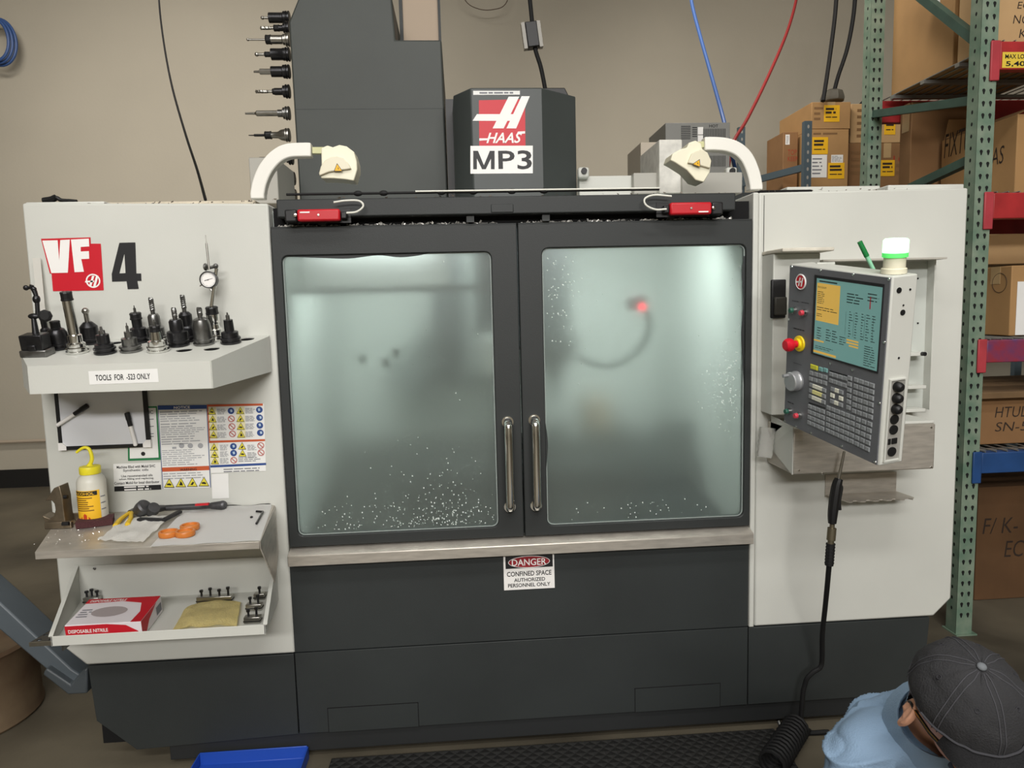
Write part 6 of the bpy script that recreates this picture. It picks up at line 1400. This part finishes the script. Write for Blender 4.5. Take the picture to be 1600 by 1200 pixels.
cable('thin_cable', 'fine dark wire loop at the top edge above the head cover', [(716, -30, 4.3), (728, 2, 4.3), (748, 14, 4.3), (770, 15, 4.3), (790, 6, 4.3), (802, -30, 4.3)], .004, mat('brown_wire', (90, 74, 62), .6))
pwx = thing('power_cord', 'thick black power cord with a dark inline box dropping behind the head cover', 'cord', at(838, 80, 1.4))
MB().tube([at(x, y, 1.4) for x, y in ((824, -40), (829, 10), (832, 40), (836, 75), (845, 105), (852, 140), (858, 175))], .011, 10).build('cable', RUBBER, pwx)
ce = at(831, 56, 1.4); mb = MB(); tl_ = Matrix.Rotation(-.12, 3, 'Y'); mb.obox(ce, tl_ @ V3((1, 0, 0)), tl_ @ V3((0, 0, 1)), V3((0, -1, 0)), .030, .062, .03); mb.build('inline_box', BLACK, pwx, bevel=.004)
mb = MB()
for s_ in (-1, 1):
    mb.obox(ce+tl_ @ V3((s_*.04, 0, 0)), tl_ @ V3((1, 0, 0)), tl_ @ V3((0, 0, 1)), V3((0, -1, 0)), .009, .064, .02)
mb.build('clear_sleeve', mat('smoky_plastic', (150, 146, 136), .3), pwx)
cable('air_hose', 'blue air hose slanting down the wall to the vented electric box', [(1076, -30, 3.0), (1082, 10, 2.9), (1095, 60, 2.7), (1112, 120, 2.4), (1130, 185, 2.05), (1142, 235, 1.98), (1148, 262, 2.1)], .0125, mat('hose_blue', (52, 84, 140), .45), 'hose')
cable('air_hose', 'dark red air hose curving down the wall behind the right work lamp', [(1250, -40, 3.2), (1243, 5, 3.1), (1228, 55, 2.9), (1200, 120, 2.6), (1168, 185, 2.3), (1146, 222, 2.15), (1138, 260, 2.1)], .011, mat('hose_red', (132, 40, 40), .5), 'hose')
cable('hanging_cord', 'left of two thick black cords hanging onto the small flat carton', [(1309, -40, 3.05), (1305, 20, 3.05), (1299, 70, 3.05), (1292, 120, 3.0), (1286, 158, 2.93)], .016, RUBBER, 'cord')
cable('hanging_cord', 'right of two thick black cords ending in the grey plug on the carton', [(1338, -40, 3.1), (1334, 20, 3.1), (1324, 75, 3.1), (1310, 118, 3.1), (1304, 140, 3.1)], .016, RUBBER, 'cord')
cable('hanging_cord', 'short black cord running from the pale carton up behind the rack upright', [(1343, 165, 3.3), (1352, 155, 3.3), (1362, 140, 3.3), (1372, 100, 3.3)], .013, RUBBER, 'cord')
pg = at(1303, 150, 3.12); mb = MB(); mb.lathe([(0, -.055), (.085, -.05), (.09, -.02), (.075, .025), (.03, .045), (0, .046)], (pg.x, 3.14, at(1303, 158, 3.1).z+.055), (0, 0, 1), 9, smooth=False)
tag(mb.build('cable_plug', mat('plug_grey', (96, 92, 82), .6, var=.2, scale=20), bevel=.006), 'grey square cable plug resting on the small flat carton behind the machine', 'plug')
cc = at(-8, 62, 4.3); mb = MB()
for i in range(3): mb.tube([V3((cc.x+(.16+.02*i)*math.cos(t*PI/12)*.7, 4.3+.03*i, cc.z+(.17+.012*i)*math.sin(t*PI/12))) for t in range(25)], .013, 8, 2)
tag(mb.build('coiled_hose', mat('hose_blue', (52, 84, 140), .45)), 'coiled blue air hose hanging on the wall at the top left edge', 'hose')
zr = at(95, 312, .3).z
mb = MB(); p = [at(x, y, .3) for x, y in ((68, 314), (80, 312), (88, 309), (96, 313), (110, 314), (120, 315))]; mb.tube(p, lambda t: .012 if t < .4 else .007, 8)
tag(mb.build('cable_clamp', BLACK), 'black cable clamp lying on the left roof cover', 'clamp')
# ------------------------------------------------------------------ chip chute, drum and perforated plate at the left
CH = mat('chute_grey', (84, 92, 98), .4, var=.12, scale=4)
cx_ = thing('chip_chute', 'dark grey slanted chip conveyor chute leaving the left side of the machine', 'chute', (-1.6, .08, .1))
def slab(name, q, y0, y1, m): 
    mb = MB(); mb.prism([(p.x, y0, p.z) for p in q], [(p.x, y1, p.z) for p in q]); return mb.build(name, m, cx_, bevel=.006)
slab('chute_body', [at(x, y, .02) for x, y in ((-330, 652), (0, 942), (60, 998), (112, 1046), (134, 1060), (134, 1076), (108, 1078), (72, 1046), (0, 985), (-330, 704))], .02, .13, CH)
slab('collar', [at(x, y, -.005) for x, y in ((118, 1060), (128, 1048), (136, 1044), (136, 1084), (106, 1086), (66, 1054), (72, 1044), (110, 1070))], -.005, .15, mat('collar_grey', (70, 76, 80), .4))
dr_ = thing('steel_drum', 'rusty tan steel drum standing below the chip chute at the left edge', 'drum', (-2.04, .42, 0))
dm = mat('rusty_drum', (134, 116, 92), .6, .1, col2=(84, 60, 44), scale=4, detail=8)
MB().lathe([(.285, .002), (.29, .01), (.285, .03), (.283, .28), (.292, .295), (.285, .31), (.27, .30), (.0, .295)], (-2.04, .42, 0), n=40).build('shell', dm, dr_)
P0, P1, P2, P3 = at(46, 1004, -.24), at(82, 1002, -.24), at(100, 962, -.02), at(90, 962, -.02)
zp = at(46, 1004, -.24).z; x0_ = P0.x; PPl = Plane((0, 0, zp), (1, 0, 0), (0, 1, 0))
if PPl.n.z < 0: PPl.n = -PPl.n
hs_ = []; Ls = xl_-.006
for i in range(6):
    for j in range(2):
        x = x0_+.02+j*.035; y = -.225+i*.034
        if x < Ls-.012: hs_.append(circ((x, y), .007, 10))
pt_ = thing('perforated_plate', 'dark perforated steel plate beside the left end of the white tray', 'plate', (x0_+.04, -.13, zp-.01))
mb = MB(); mb.plate(PPl, [(x0_, -.24), (Ls, -.24), (Ls, -.012), (x0_+.05, -.012)], hs_, 0, -.003); mb.build('sheet', mat('dark_perforated', (70, 70, 68), .35, .6), pt_)
MB().box(x0_, Ls, -.243, -.240, zp-.012, zp+.001).build('edge', STEEL, pt_)
MB().box(Ls-.006, Ls, -.2, -.002, zp-.05, zp-.004).build('bracket', TGREY, pt_)
# ------------------------------------------------------------------ things on the floor
mp = [(-.52, -1.0), (1.02, -1.0), (1.09, -.03), (-.50, -.03)]
mm = mat('floor_mat', (38, 38, 37), .45)
nt = mm.node_tree; N = nt.nodes; Lk = nt.links; b = N['Principled BSDF']
tc = N.new('ShaderNodeTexCoord'); mpg = N.new('ShaderNodeMapping'); mpg.inputs['Rotation'].default_value = (0, 0, PI/4); mpg.inputs['Scale'].default_value = (34, 34, 34); Lk.new(tc.outputs['Object'], mpg.inputs[0])
ck = N.new('ShaderNodeTexVoronoi'); ck.voronoi_dimensions = '2D'; ck.inputs['Scale'].default_value = 1.0; ck.inputs['Randomness'].default_value = 0.0; ck.distance = 'CHEBYCHEV'; Lk.new(mpg.outputs[0], ck.inputs['Vector'])
bp_ = N.new('ShaderNodeBump'); bp_.inputs['Strength'].default_value = 1.0; bp_.inputs['Distance'].default_value = 0.012; bp_.invert = True; Lk.new(ck.outputs['Distance'], bp_.inputs['Height']); Lk.new(bp_.outputs[0], b.inputs['Normal'])
mb = MB(); mb.prism_z(mp, .002, .016); mm_o = tag(mb.build('floor_mat', mm, bevel=.004), 'dark diamond patterned anti-fatigue mat on the floor in front of the machine', 'mat')
fx0, fx1 = atz(312, 1186, .03).x, atz(478, 1180, .03).x
bt = thing('blue_drip_tray', 'bright blue plastic tray pushed under the machine front', 'tray', ((fx0+fx1)/2, -.08, 0))
BLM = mat('blue_plastic', (32, 74, 170), .4)
mb = MB(); mb.prism_x([(-.16, .002), (.0, .002), (.0, .05), (-.004, .05), (-.008, .008), (-.152, .008), (-.158, .018), (-.162, .018)], fx0, fx1); mb.build('tray_body', BLM, bt, bevel=.002)
MB().box(fx0-.004, fx0, -.16, 0, .002, .045).build('end_wall', BLM, bt); MB().box(fx1, fx1+.004, -.16, 0, .002, .045).build('end_wall', BLM, bt)
# coiled spiral hose
sp = thing('spiral_hose', 'black coiled spiral air hose with a chrome fitting on the floor by the mat', 'hose', (1.12, -.12, 0))
s0, s1 = atz(1206, 1196, .05), atz(1246, 1134, .05); s0 = V3((s0.x, s0.y, .052)); s1 = V3((s1.x, s1.y, .052)); ax = s1-s0; d = ax.normalized(); sd = d.cross(V3((0, 0, 1))).normalized()
pts = []; nt_ = 13
for i in range(nt_*12+1):
    t = i/(nt_*12); a = 2*PI*nt_*t; pts.append(s0+ax*t+sd*(.042*math.cos(a))+V3((0, 0, 1))*(.042*math.sin(a)))
MB().tube(pts, .0065, 6, smooth=False).build('coil', RUBBER, sp)
e0, e1 = atz(1228, 1160, .03), atz(1217, 1128, .06)
MB().tube([pts[0], V3((e0.x-.02, e0.y, .03)), e0, e0.lerp(e1, .5)], .0065, 8).build('hose_end', RUBBER, sp)
mb = MB(); mb.cyl(e0.lerp(e1, .45), e0.lerp(e1, .75), .010); mb.cyl(e0.lerp(e1, .75), e1, .007); mb.build('fitting', CHROME, sp)
# ------------------------------------------------------------------ crouching person in the foreground
HC = at(1512, 1090, -1.18)                    # centre of the cap dome
HU = V3((-.104, -.456, .873)).normalized(); HF = V3((-.095, -.867, -.47)); HF = (HF-HU*HF.dot(HU)).normalized(); HS = HF.cross(HU).normalized()   # up, forward, the person's right
SKIN = mat('skin', (208, 156, 128), .5, var=.06, scale=30)
SHIRT = mat('light_blue_shirt', (127, 152, 178), .85, var=.08, scale=6, bump=.25, bscale=260)
JEAN = mat('dark_trousers', (44, 48, 58), .9, var=.15, scale=30)
CAPM = mat('washed_black_cotton', (45, 45, 47), .92, var=.22, scale=9, bump=.35, bscale=300, detail=8)
ps = thing('person', 'crouching person in a light blue shirt and faded black cap, looking down', 'person', (HC.x, -.85, 0))
def skin_mesh(chains, level=2):
    bm = bmesh.new(); idx = {}; rad = []
    vs = []
    for ch in chains:
        prev = None
        for p, r in ch:
            k = tuple(round(c, 4) for c in p)
            if k not in idx: idx[k] = bm.verts.new(p); rad.append(r); vs.append(k)
            v = idx[k]
            if prev is not None and prev is not v:
                try: bm.edges.new((prev, v))
                except ValueError: pass
            prev = v
    me = bpy.data.meshes.new('skin_tmp'); bm.to_mesh(me); bm.free()
    o = bpy.data.objects.new('skin_tmp', me); COL.objects.link(o)
    md = o.modifiers.new('s', 'SKIN'); lay = me.skin_vertices[0].data
    for i, r in enumerate(rad):
        rr = r if isinstance(r, tuple) else (r, r); lay[i].radius = rr
    lay[0].use_root = True
    o.modifiers.new('u', 'SUBSURF').levels = level
    dg = bpy.context.evaluated_depsgraph_get(); dg.update()
    out = bpy.data.meshes.new_from_object(o.evaluated_get(dg), depsgraph=dg); bpy.data.objects.remove(o); return out
def remesh(bm, vox, smooth=4):
    me = bpy.data.meshes.new('rm'); bm.to_mesh(me); o = bpy.data.objects.new('rm', me); COL.objects.link(o)
    r = o.modifiers.new('r', 'REMESH'); r.mode = 'VOXEL'; r.voxel_size = vox
    s = o.modifiers.new('s', 'SMOOTH'); s.iterations = smooth; s.factor = .5
    dg = bpy.context.evaluated_depsgraph_get(); dg.update()
    out = bpy.data.meshes.new_from_object(o.evaluated_get(dg), depsgraph=dg); bpy.data.objects.remove(o); return out
hd_ = HC - HU*.02                      # head centre
nk = hd_ - HU*.105 - HF*.035
TH = math.radians(24)
def RY(p): d = V3(p)-HC; return V3((HC.x+d.x*math.cos(TH)+d.y*math.sin(TH), HC.y-d.x*math.sin(TH)+d.y*math.cos(TH), p[2]))
pel = V3((HC.x-.01, -.64, .30)); chest = V3((HC.x-.01, -.95, .58)); wst = pel.lerp(chest, .5)+V3((0, .02, .0))
nb = V3((HC.x-.01, -1.03, .655))
shR = V3((HC.x-.165, -1.03, .570)); shL = V3((HC.x+.155, -1.03, .575))
elR, wrR = V3((shR.x-.06, -1.20, .36)), V3((shR.x+.05, -1.40, .20))
elL, wrL = V3((shL.x+.06, -1.20, .36)), V3((shL.x-.05, -1.40, .20))
pel, chest, wst, nb, shR, shL, elR, elL, wrR, wrL = [RY(q_) for q_ in (pel, chest, wst, nb, shR, shL, elR, elL, wrR, wrL)]
def leg(s):
    x = HC.x; return [RY(q_) for q_ in leg0(s, x)]
def leg0(s, x): return V3((x+s*.09, -.66, .27)), V3((x+s*.13, -1.03, .085)), V3((x+s*.12, -.64, .075)), V3((x+s*.12, -.56, .040))
body = [[(pel, (.14, .11)), (wst, (.14, .10)), (chest, (.14, .095)), (nb, (.070, .060)), (nk, .056), (hd_-HU*.05, .06)]]
for sh, el, wr in ((shR, elR, wrR), (shL, elL, wrL)):
    body.append([(chest, (.14, .095)), (sh, .056), (sh.lerp(el, .5), .048), (el, .038), (el.lerp(wr, .4), .038), (wr, .026)])
for s in (-1, 1):
    h, k, a, t = leg(s); body.append([(pel, (.14, .11)), (h, .09), (h.lerp(k, .5), .08), (k, .058), (k.lerp(a, .4), .055), (a, .036), (t, .034)])
bm = bmesh.new(); bm.from_mesh(skin_mesh(body))
# head, nose, ears, chin joined into the same surface
mb = MB(); mb.bm.free(); mb.bm = bm
ax_ = (HS, HF, HU)
mb.ball(hd_, 1, 28, 20, axes=ax_, sc=(.075, .094, .108)); mb.ball(hd_-HU*.062+HF*.030, 1, 20, 14, axes=ax_, sc=(.056, .058, .055)); mb.ball(hd_-HU*.105+HF*.062, 1, 14, 10, axes=ax_, sc=(.026, .022, .02))
mb.tube([hd_+HF*.088+HU*.0, hd_+HF*.100-HU*.02, hd_+HF*.108-HU*.038], lambda t: .009+.006*t, 8); mb.ball(hd_+HF*.103-HU*.040, .014, 10, 8, axes=ax_, sc=(1.2, .9, .8))
for s in (-1, 1): mb.ball(hd_+HF*.080-HU*.012+HS*s*.034, 1, 10, 8, axes=ax_, sc=(.018, .010, .009)); mb.ball(hd_+HF*.078-HU*.040+HS*s*.042, 1, 10, 8, axes=ax_, sc=(.016, .010, .014))
mb.ball(hd_+HF*.084-HU*.073, 1, 12, 8, axes=ax_, sc=(.024, .010, .006)); mb.ball(hd_+HF*.083-HU*.083, 1, 12, 8, axes=ax_, sc=(.02, .010, .006))
for s in (-1, 1):
    ec = hd_-HU*.036-HF*.004+HS*s*.092; en = (HS*s*.85-HF*.30+HU*.35).normalized(); eu = (HU*.95-HF*.25); eu = (eu-en*eu.dot(en)).normalized(); er = en.cross(eu)
    mb.ball(ec, 1, 14, 10, axes=(er, eu, en), sc=(.019, .034, .007))
    R_ = [ec+en*.008+er*(.0165*math.cos(t))+eu*(.030*math.sin(t)+.002) for t in [PI*i/10-.35 for i in range(15)]]
    if s < 0: R_ = [ec+en*.008-er*(.0165*math.cos(t))+eu*(.030*math.sin(t)+.002) for t in [PI*i/10-.35 for i in range(15)]]
    mb.tube(R_, .0042, 6, 2); mb.ball(ec-eu*.028+en*.003, 1, 10, 8, axes=(er, eu, en), sc=(.010, .011, .006)); mb.tube([ec+en*.006+eu*.02, ec+en*.009, ec+en*.007-eu*.014], .0035, 6, 3)
# hands: palm, four bent fingers of their own length and a thumb from the side of the palm
for wr, el, s in ((wrR, elR, 1), (wrL, elL, -1)):
    d = V3((.2*s-.3, -.70, -.62)).normalized(); sd_ = d.cross(V3((0, 0, 1))).normalized(); up_ = sd_.cross(d)
    mb.ball(wr+d*.05, 1, 14, 10, axes=(sd_, d, up_), sc=(.040, .052, .017))
    for i, (L_, o_) in enumerate(((.068, -.030), (.078, -.010), (.073, .010), (.058, .029))):
        b_ = wr+d*.088+sd_*o_; m_ = b_+d*L_*.45+up_*-.006; e_ = m_+d*L_*.25-up_*L_*.32; f_ = e_-up_*L_*.25-d*.004
        mb.tube([b_-d*.02, b_, m_, e_, f_], lambda t: .0088-.002*t, 8, 4)
    ts_ = sd_*(-1 if s > 0 else 1)
    mb.tube([wr+d*.025+ts_*.026, wr+d*.05+ts_*.046-up_*.006, wr+d*.078+ts_*.056-up_*.016, wr+d*.100+ts_*.050-up_*.028], lambda t: .0115-.004*t, 8, 4)
me = remesh(bm, .0042, 5); bm.free()
bm = bmesh.new(); bm.from_mesh(me); bm.transform(WM[ps.name].inverted()); bm.to_mesh(me); bm.free()
me.materials.append(SKIN)
for p in me.polygons: p.use_smooth = True
ob = bpy.data.objects.new('body', me); COL.objects.link(ob); ob.parent = ps
# clothes grown from the body surface
SEG = [('t', pel, wst, 0), ('t', wst, chest, 0), ('t', chest, nb, 0), ('n', nb, nk, 0), ('n', nk, hd_, 0)]
for sh, el, wr in ((shR, elR, wrR), (shL, elL, wrL)): SEG += [('t', chest, sh, 0), ('a', sh, el, 0), ('f', el, wr, 0), ('f', wr, wr+(wr-el).normalized()*.2, 0)]
for s in (-1, 1):
    h, k, a, t = leg(s); SEG += [('l', pel, h, 0), ('l', h, k, 0), ('l', k, a, 0), ('b', a, t, 0)]
def part_of(p):
    best = None
    for kd, A, B, _ in SEG:
        d = B-A; u = max(0, min(1, (p-A).dot(d)/d.length_squared)); q = (p-A-d*u).length/{'t': 1.6, 'l': 1.35}.get(kd, 1)
        if best is None or q < best[0]: best = (q, kd, u)
    return best[1], best[2]
def garment(name, keep, off, m, fold):
    bm = bmesh.new(); bm.from_mesh(ob.data); bm.transform(WM[ps.name]); bm.normal_update()
    bmesh.ops.delete(bm, geom=[v for v in bm.verts if not keep(v.co, *part_of(v.co))], context='VERTS'); bm.normal_update()
    for i in range(10): bmesh.ops.smooth_vert(bm, verts=bm.verts[:], factor=.5, use_axis_x=True, use_axis_y=True, use_axis_z=True)
    bm.normal_update()
    for v in bm.verts:
        c = v.co; n_ = .7*noise.noise(V3((c.x*9+c.z*6, c.y*7, c.z*11)))+1.3*(1-abs(noise.noise(V3((c.x*9-c.z*13, c.y*5+c.x*4, c.z*7+4)))))**7-.5*(1-abs(noise.noise(V3((c.x*7+c.y*6, c.y*9, c.z*12+9)))))**8
        v.co = c+v.normal*(off+fold*n_)
    bm.transform(WM[ps.name].inverted()); me = bpy.data.meshes.new(name); bm.to_mesh(me); bm.free(); me.materials.append(m)
    for p in me.polygons: p.use_smooth = True
    o = bpy.data.objects.new(name, me); COL.objects.link(o); o.parent = ps; return o
garment('shirt', lambda c, k, u: k == 't' or (k == 'a' and u < .62) or (k == 'n' and u < .25 and (c-nb).dot((nk-nb).normalized()) < .03) or (k == 'l' and c.z > .30 and u < .5), .013, SHIRT, .012)
garment('trousers', lambda c, k, u: k == 'l' or (k == 't' and (c-pel).dot((wst-pel).normalized()) < .06), .011, JEAN, .005)
# collar standing round the neck
mb = MB(); n_ = 26; rws = []
na = (nk-nb).normalized(); cr = na.cross(V3((1, 0, 0))).normalized(); cl_ = cr.cross(na)
for h, r in ((-.030, .100), (.0, .092), (.024, .081), (.028, .084), (.0, .099), (-.036, .114)):
    rws.append([mb.bm.verts.new(nb+na*(h+.03+.008*math.sin(2*PI*i/n_*2))+cl_*(r*1.0*math.cos(2*PI*i/n_))+cr*(r*.88*math.sin(2*PI*i/n_))) for i in range(n_)])
for A, B in zip(rws, rws[1:]):
    for i in range(n_): mb._faces([A[i], A[(i+1) % n_], B[(i+1) % n_], B[i]], [(0, 1, 2, 3)], True)
mb.build('collar', mat('light_blue_collar', (131, 156, 181), .85, bump=.25, bscale=260, var=.06), ps, sharp=80)
for s in (-1, 1):
    h, k, a, t = leg(s); bm = bmesh.new(); mb = MB(); mb.bm.free(); mb.bm = bm
    mb.ball((a.x, a.y+.01, .06), 1, 14, 10, sc=(.045, .05, .055)); mb.ball((t.x, t.y+.02, .05), 1, 14, 10, sc=(.05, .10, .045)); mb.ball((t.x, t.y+.10, .05), 1, 14, 10, sc=(.042, .04, .045))
    for v in bm.verts: v.co.z = max(v.co.z, .001)
    me = remesh(bm, .007, 3); bm.free(); bm = bmesh.new(); bm.from_mesh(me)
    for v in bm.verts: v.co.z = max(v.co.z, .001)
    bm.transform(WM[ps.name].inverted()); bm.to_mesh(me); bm.free(); me.materials.append(mat('work_boot', (50, 40, 32), .6))
    for p in me.polygons: p.use_smooth = True
    o = bpy.data.objects.new('boot', me); COL.objects.link(o); o.parent = ps
# hair under the cap
mb = MB(); mb.ball(hd_-HF*.012-HU*.004, 1, 24, 16, axes=ax_, sc=(.0795, .094, .108))
bmesh.ops.delete(mb.bm, geom=[v for v in mb.bm.verts if (v.co-hd_).dot(HF) > .035-(0.02 if (v.co-hd_).dot(HU) < -.01 else 0) and (v.co-hd_).dot(HU) < .02 or (v.co-hd_).dot(HU) < -.06 or ((v.co-hd_).dot(HF) > -.02 and (v.co-hd_).dot(HU) < -.02)], context='VERTS')
mb.build('hair', mat('dark_hair', (38, 28, 22), .7, bump=.6, bscale=220), ps)
# eyes and brows
for s in (-1, 1):
    mb = MB(); mb.ball(hd_+HF*.0835-HU*.012+HS*s*.033, 1, 10, 8, axes=ax_, sc=(.012, .008, .0065)); e_ = mb.build('eye', mat('eye_white', (226, 222, 216), .3), ps)
    mb = MB(); mb.ball(hd_+HF*.0895-HU*.013+HS*s*.033, 1, 8, 6, axes=ax_, sc=(.005, .003, .005)); mb.build('iris', mat('iris_brown', (70, 48, 34), .3), e_)
    mb = MB(); mb.tube([hd_+HF*.086+HU*.010+HS*s*.018, hd_+HF*.090+HU*.014+HS*s*.034, hd_+HF*.080+HU*.008+HS*s*.052], .004, 6, 4); mb.build('eyebrow', mat('dark_hair', (38, 28, 22), .7), ps)
mb = MB(); mb.tube([hd_+HF*.084-HU*.078+HS*-.02, hd_+HF*.0955-HU*.078, hd_+HF*.084-HU*.078+HS*.02], .003, 6, 5); mb.build('lips', mat('lip', (186, 112, 100), .5), ps)
# glasses
GF = mat('glasses_black', (26, 24, 22), .3); GG = mat('glasses_gold', (196, 156, 84), .25, .9)
mb = MB(); gl_c = hd_+HF*.106-HU*.012
for s in (-1, 1):
    c = gl_c+HS*s*.033; mb.tube([c+HS*(.027*math.cos(t*PI/9))+HU*(.019*math.sin(t*PI/9))-HF*(.012*abs(math.cos(t*PI/9)*.5+s*.5)) for t in range(19)], .0024, 6, 2)
mb.tube([gl_c-HS*.008, gl_c+HF*.004+HU*.003, gl_c+HS*.008], .0022, 6, 3); gl = mb.build('glasses', GF, ps)
for s in (-1, 1):
    a_ = gl_c+HS*s*.064-HF*.014-HU*.004; b_ = hd_+HS*s*.090-HF*.000-HU*.014; mb = MB(); mb.strip([a_, a_.lerp(b_, .5)+HS*s*.006, b_+HS*s*.002], .0035, .009, up=HU); t_ = mb.build('temple', GF, gl)
    mb = MB(); mb.strip([p+HS*s*.0022+HU*.0025 for p in (a_, a_.lerp(b_, .5)+HS*s*.006, b_+HS*s*.002)], .0015, .0028, up=HU); mb.build('gold_trim', GG, t_)
    mb = MB(); mb.tube([b_+HS*s*.002, b_-HF*.018-HU*.004, b_-HF*.028-HU*.024], .003, 6, 4); mb.build('ear_hook', GF, gl)
    c = gl_c+HS*s*.033-HF*.003; mb = MB(); mb.face([c+HS*(.026*math.cos(t*PI/9))+HU*(.018*math.sin(t*PI/9)) for t in range(18)]); mb.build('lens', mat('clear_lens', (240, 244, 244), .05, trans=1.0, ior=1.02), gl)
# cap: six panel crown, raised seams, eyelets, button and brim
CO = hd_+HU*.012; n_ = 72; m_ = 22; A_, B_, C_ = .099, .113, .104
cap = MB(); rg = []
def crown(t, ph, off=0.0):
    q = max(.0, math.sin(t)); s_ = .0
    k = q**.86
    p = HS*(A_*k*math.cos(ph))+HF*(B_*k*math.sin(ph))+HU*(C_*(math.cos(t) if math.cos(t) > 0 else math.cos(t)*1.0))
    seam = abs(((ph/(PI/3)+.5) % 1)-.5)      # 0 at a seam
    n_ = (HS*(math.cos(ph)*q)+HF*(math.sin(ph)*q)+HU*math.cos(t)).normalized()
    wob = .0035*noise.noise(V3((math.cos(ph)*2.2*q, math.sin(ph)*2.2*q, math.cos(t)*2)))+.0018*noise.noise(V3((math.cos(ph)*7*q, math.sin(ph)*7*q, math.cos(t)*6)))
    return CO+p+n_*(off+wob-.0022*math.exp(-(seam/.035)**2))
TM = PI*.485
for i in range(m_+1):
    t = TM*i/m_; rg.append([cap.bm.verts.new(crown(max(t, .001), 2*PI*j/n_+PI/2)) for j in range(n_)] if i else [cap.bm.verts.new(crown(.001, 0))])
for A, B in zip(rg, rg[1:]):
    for j in range(n_):
        k = (j+1) % n_; cap._faces([A[0], B[j], B[k]] if len(A) == 1 else [A[j], B[j], B[k], A[k]], [(0, 1, 2)] if len(A) == 1 else [(0, 1, 2, 3)], True)
cp = cap.build('cap', CAPM, ps, sharp=80)
mb = MB()
for k in range(6):
    for dph in (-.045, .045):
        ph = PI/2+k*PI/3; mb.tube([crown(.08+TM*.97*i/16, ph+dph/max(math.sin(.08+TM*.97*i/16), .25), .0006) for i in range(17)], .0011, 5, 2)
mb.build('seam_stitching', mat('cap_thread', (66, 66, 70), .9), cp, kind='stuff')
mb = MB()
for k in range(6):
    ph = PI/2+PI/6+k*PI/3; t = .72; c = crown(t, ph, .001); nn = (c-CO).normalized(); x, y, _ = frame(nn); mb.tube([c+x*(.0038*math.cos(a*PI/6))+y*(.0038*math.sin(a*PI/6)) for a in range(13)], .0012, 5, 2)
    if k == 0: pass
mb.build('eyelets', mat('eyelet_dark', (40, 40, 44), .8), cp, kind='stuff')
MB().ball(CO+HU*(C_+.002), 1, 14, 8, axes=ax_, sc=(.0085, .0085, .0055)).build('button', mat('button_cloth', (104, 108, 112), .8), cp)
# brim
mb = MB(); g1 = []; n2 = 24
for i in range(n2+1):
    ph = math.radians(39+102*i/n2); row = []
    for j in range(9):
        u = j/8; r0 = crown(PI*.475, ph); out = HF*(.075*math.sin(math.radians(180*i/n2))**.6)*u
        arch = -HU*(.016*(abs(i/n2-.5)*2)**2*u) - HU*.012*u
        row.append(mb.bm.verts.new(r0+out+arch+HS*(.010*math.cos(ph))*u))
    g1.append(row)
for i in range(n2):
    for j in range(8): mb._faces([g1[i][j], g1[i+1][j], g1[i+1][j+1], g1[i][j+1]], [(0, 1, 2, 3)], True)
bmesh.ops.solidify(mb.bm, geom=mb.bm.faces[:], thickness=.004)
br = mb.build('brim', CAPM, cp, sharp=60)
mb = MB(); mb.tube([crown(PI*.468, math.radians(14+152*i/24), .002) for i in range(25)], .0022, 6, 2); mb.build('brim_piping', mat('cap_piping', (60, 60, 64), .9), cp)
mb = MB(); mb.tube([crown(TM-.01, 2*PI*i/40, .0) for i in range(41)], .0013, 5, 1); mb.build('sweatband_edge', mat('cap_piping', (60, 60, 64), .9), cp)

bpy.data.objects.remove(_fo)
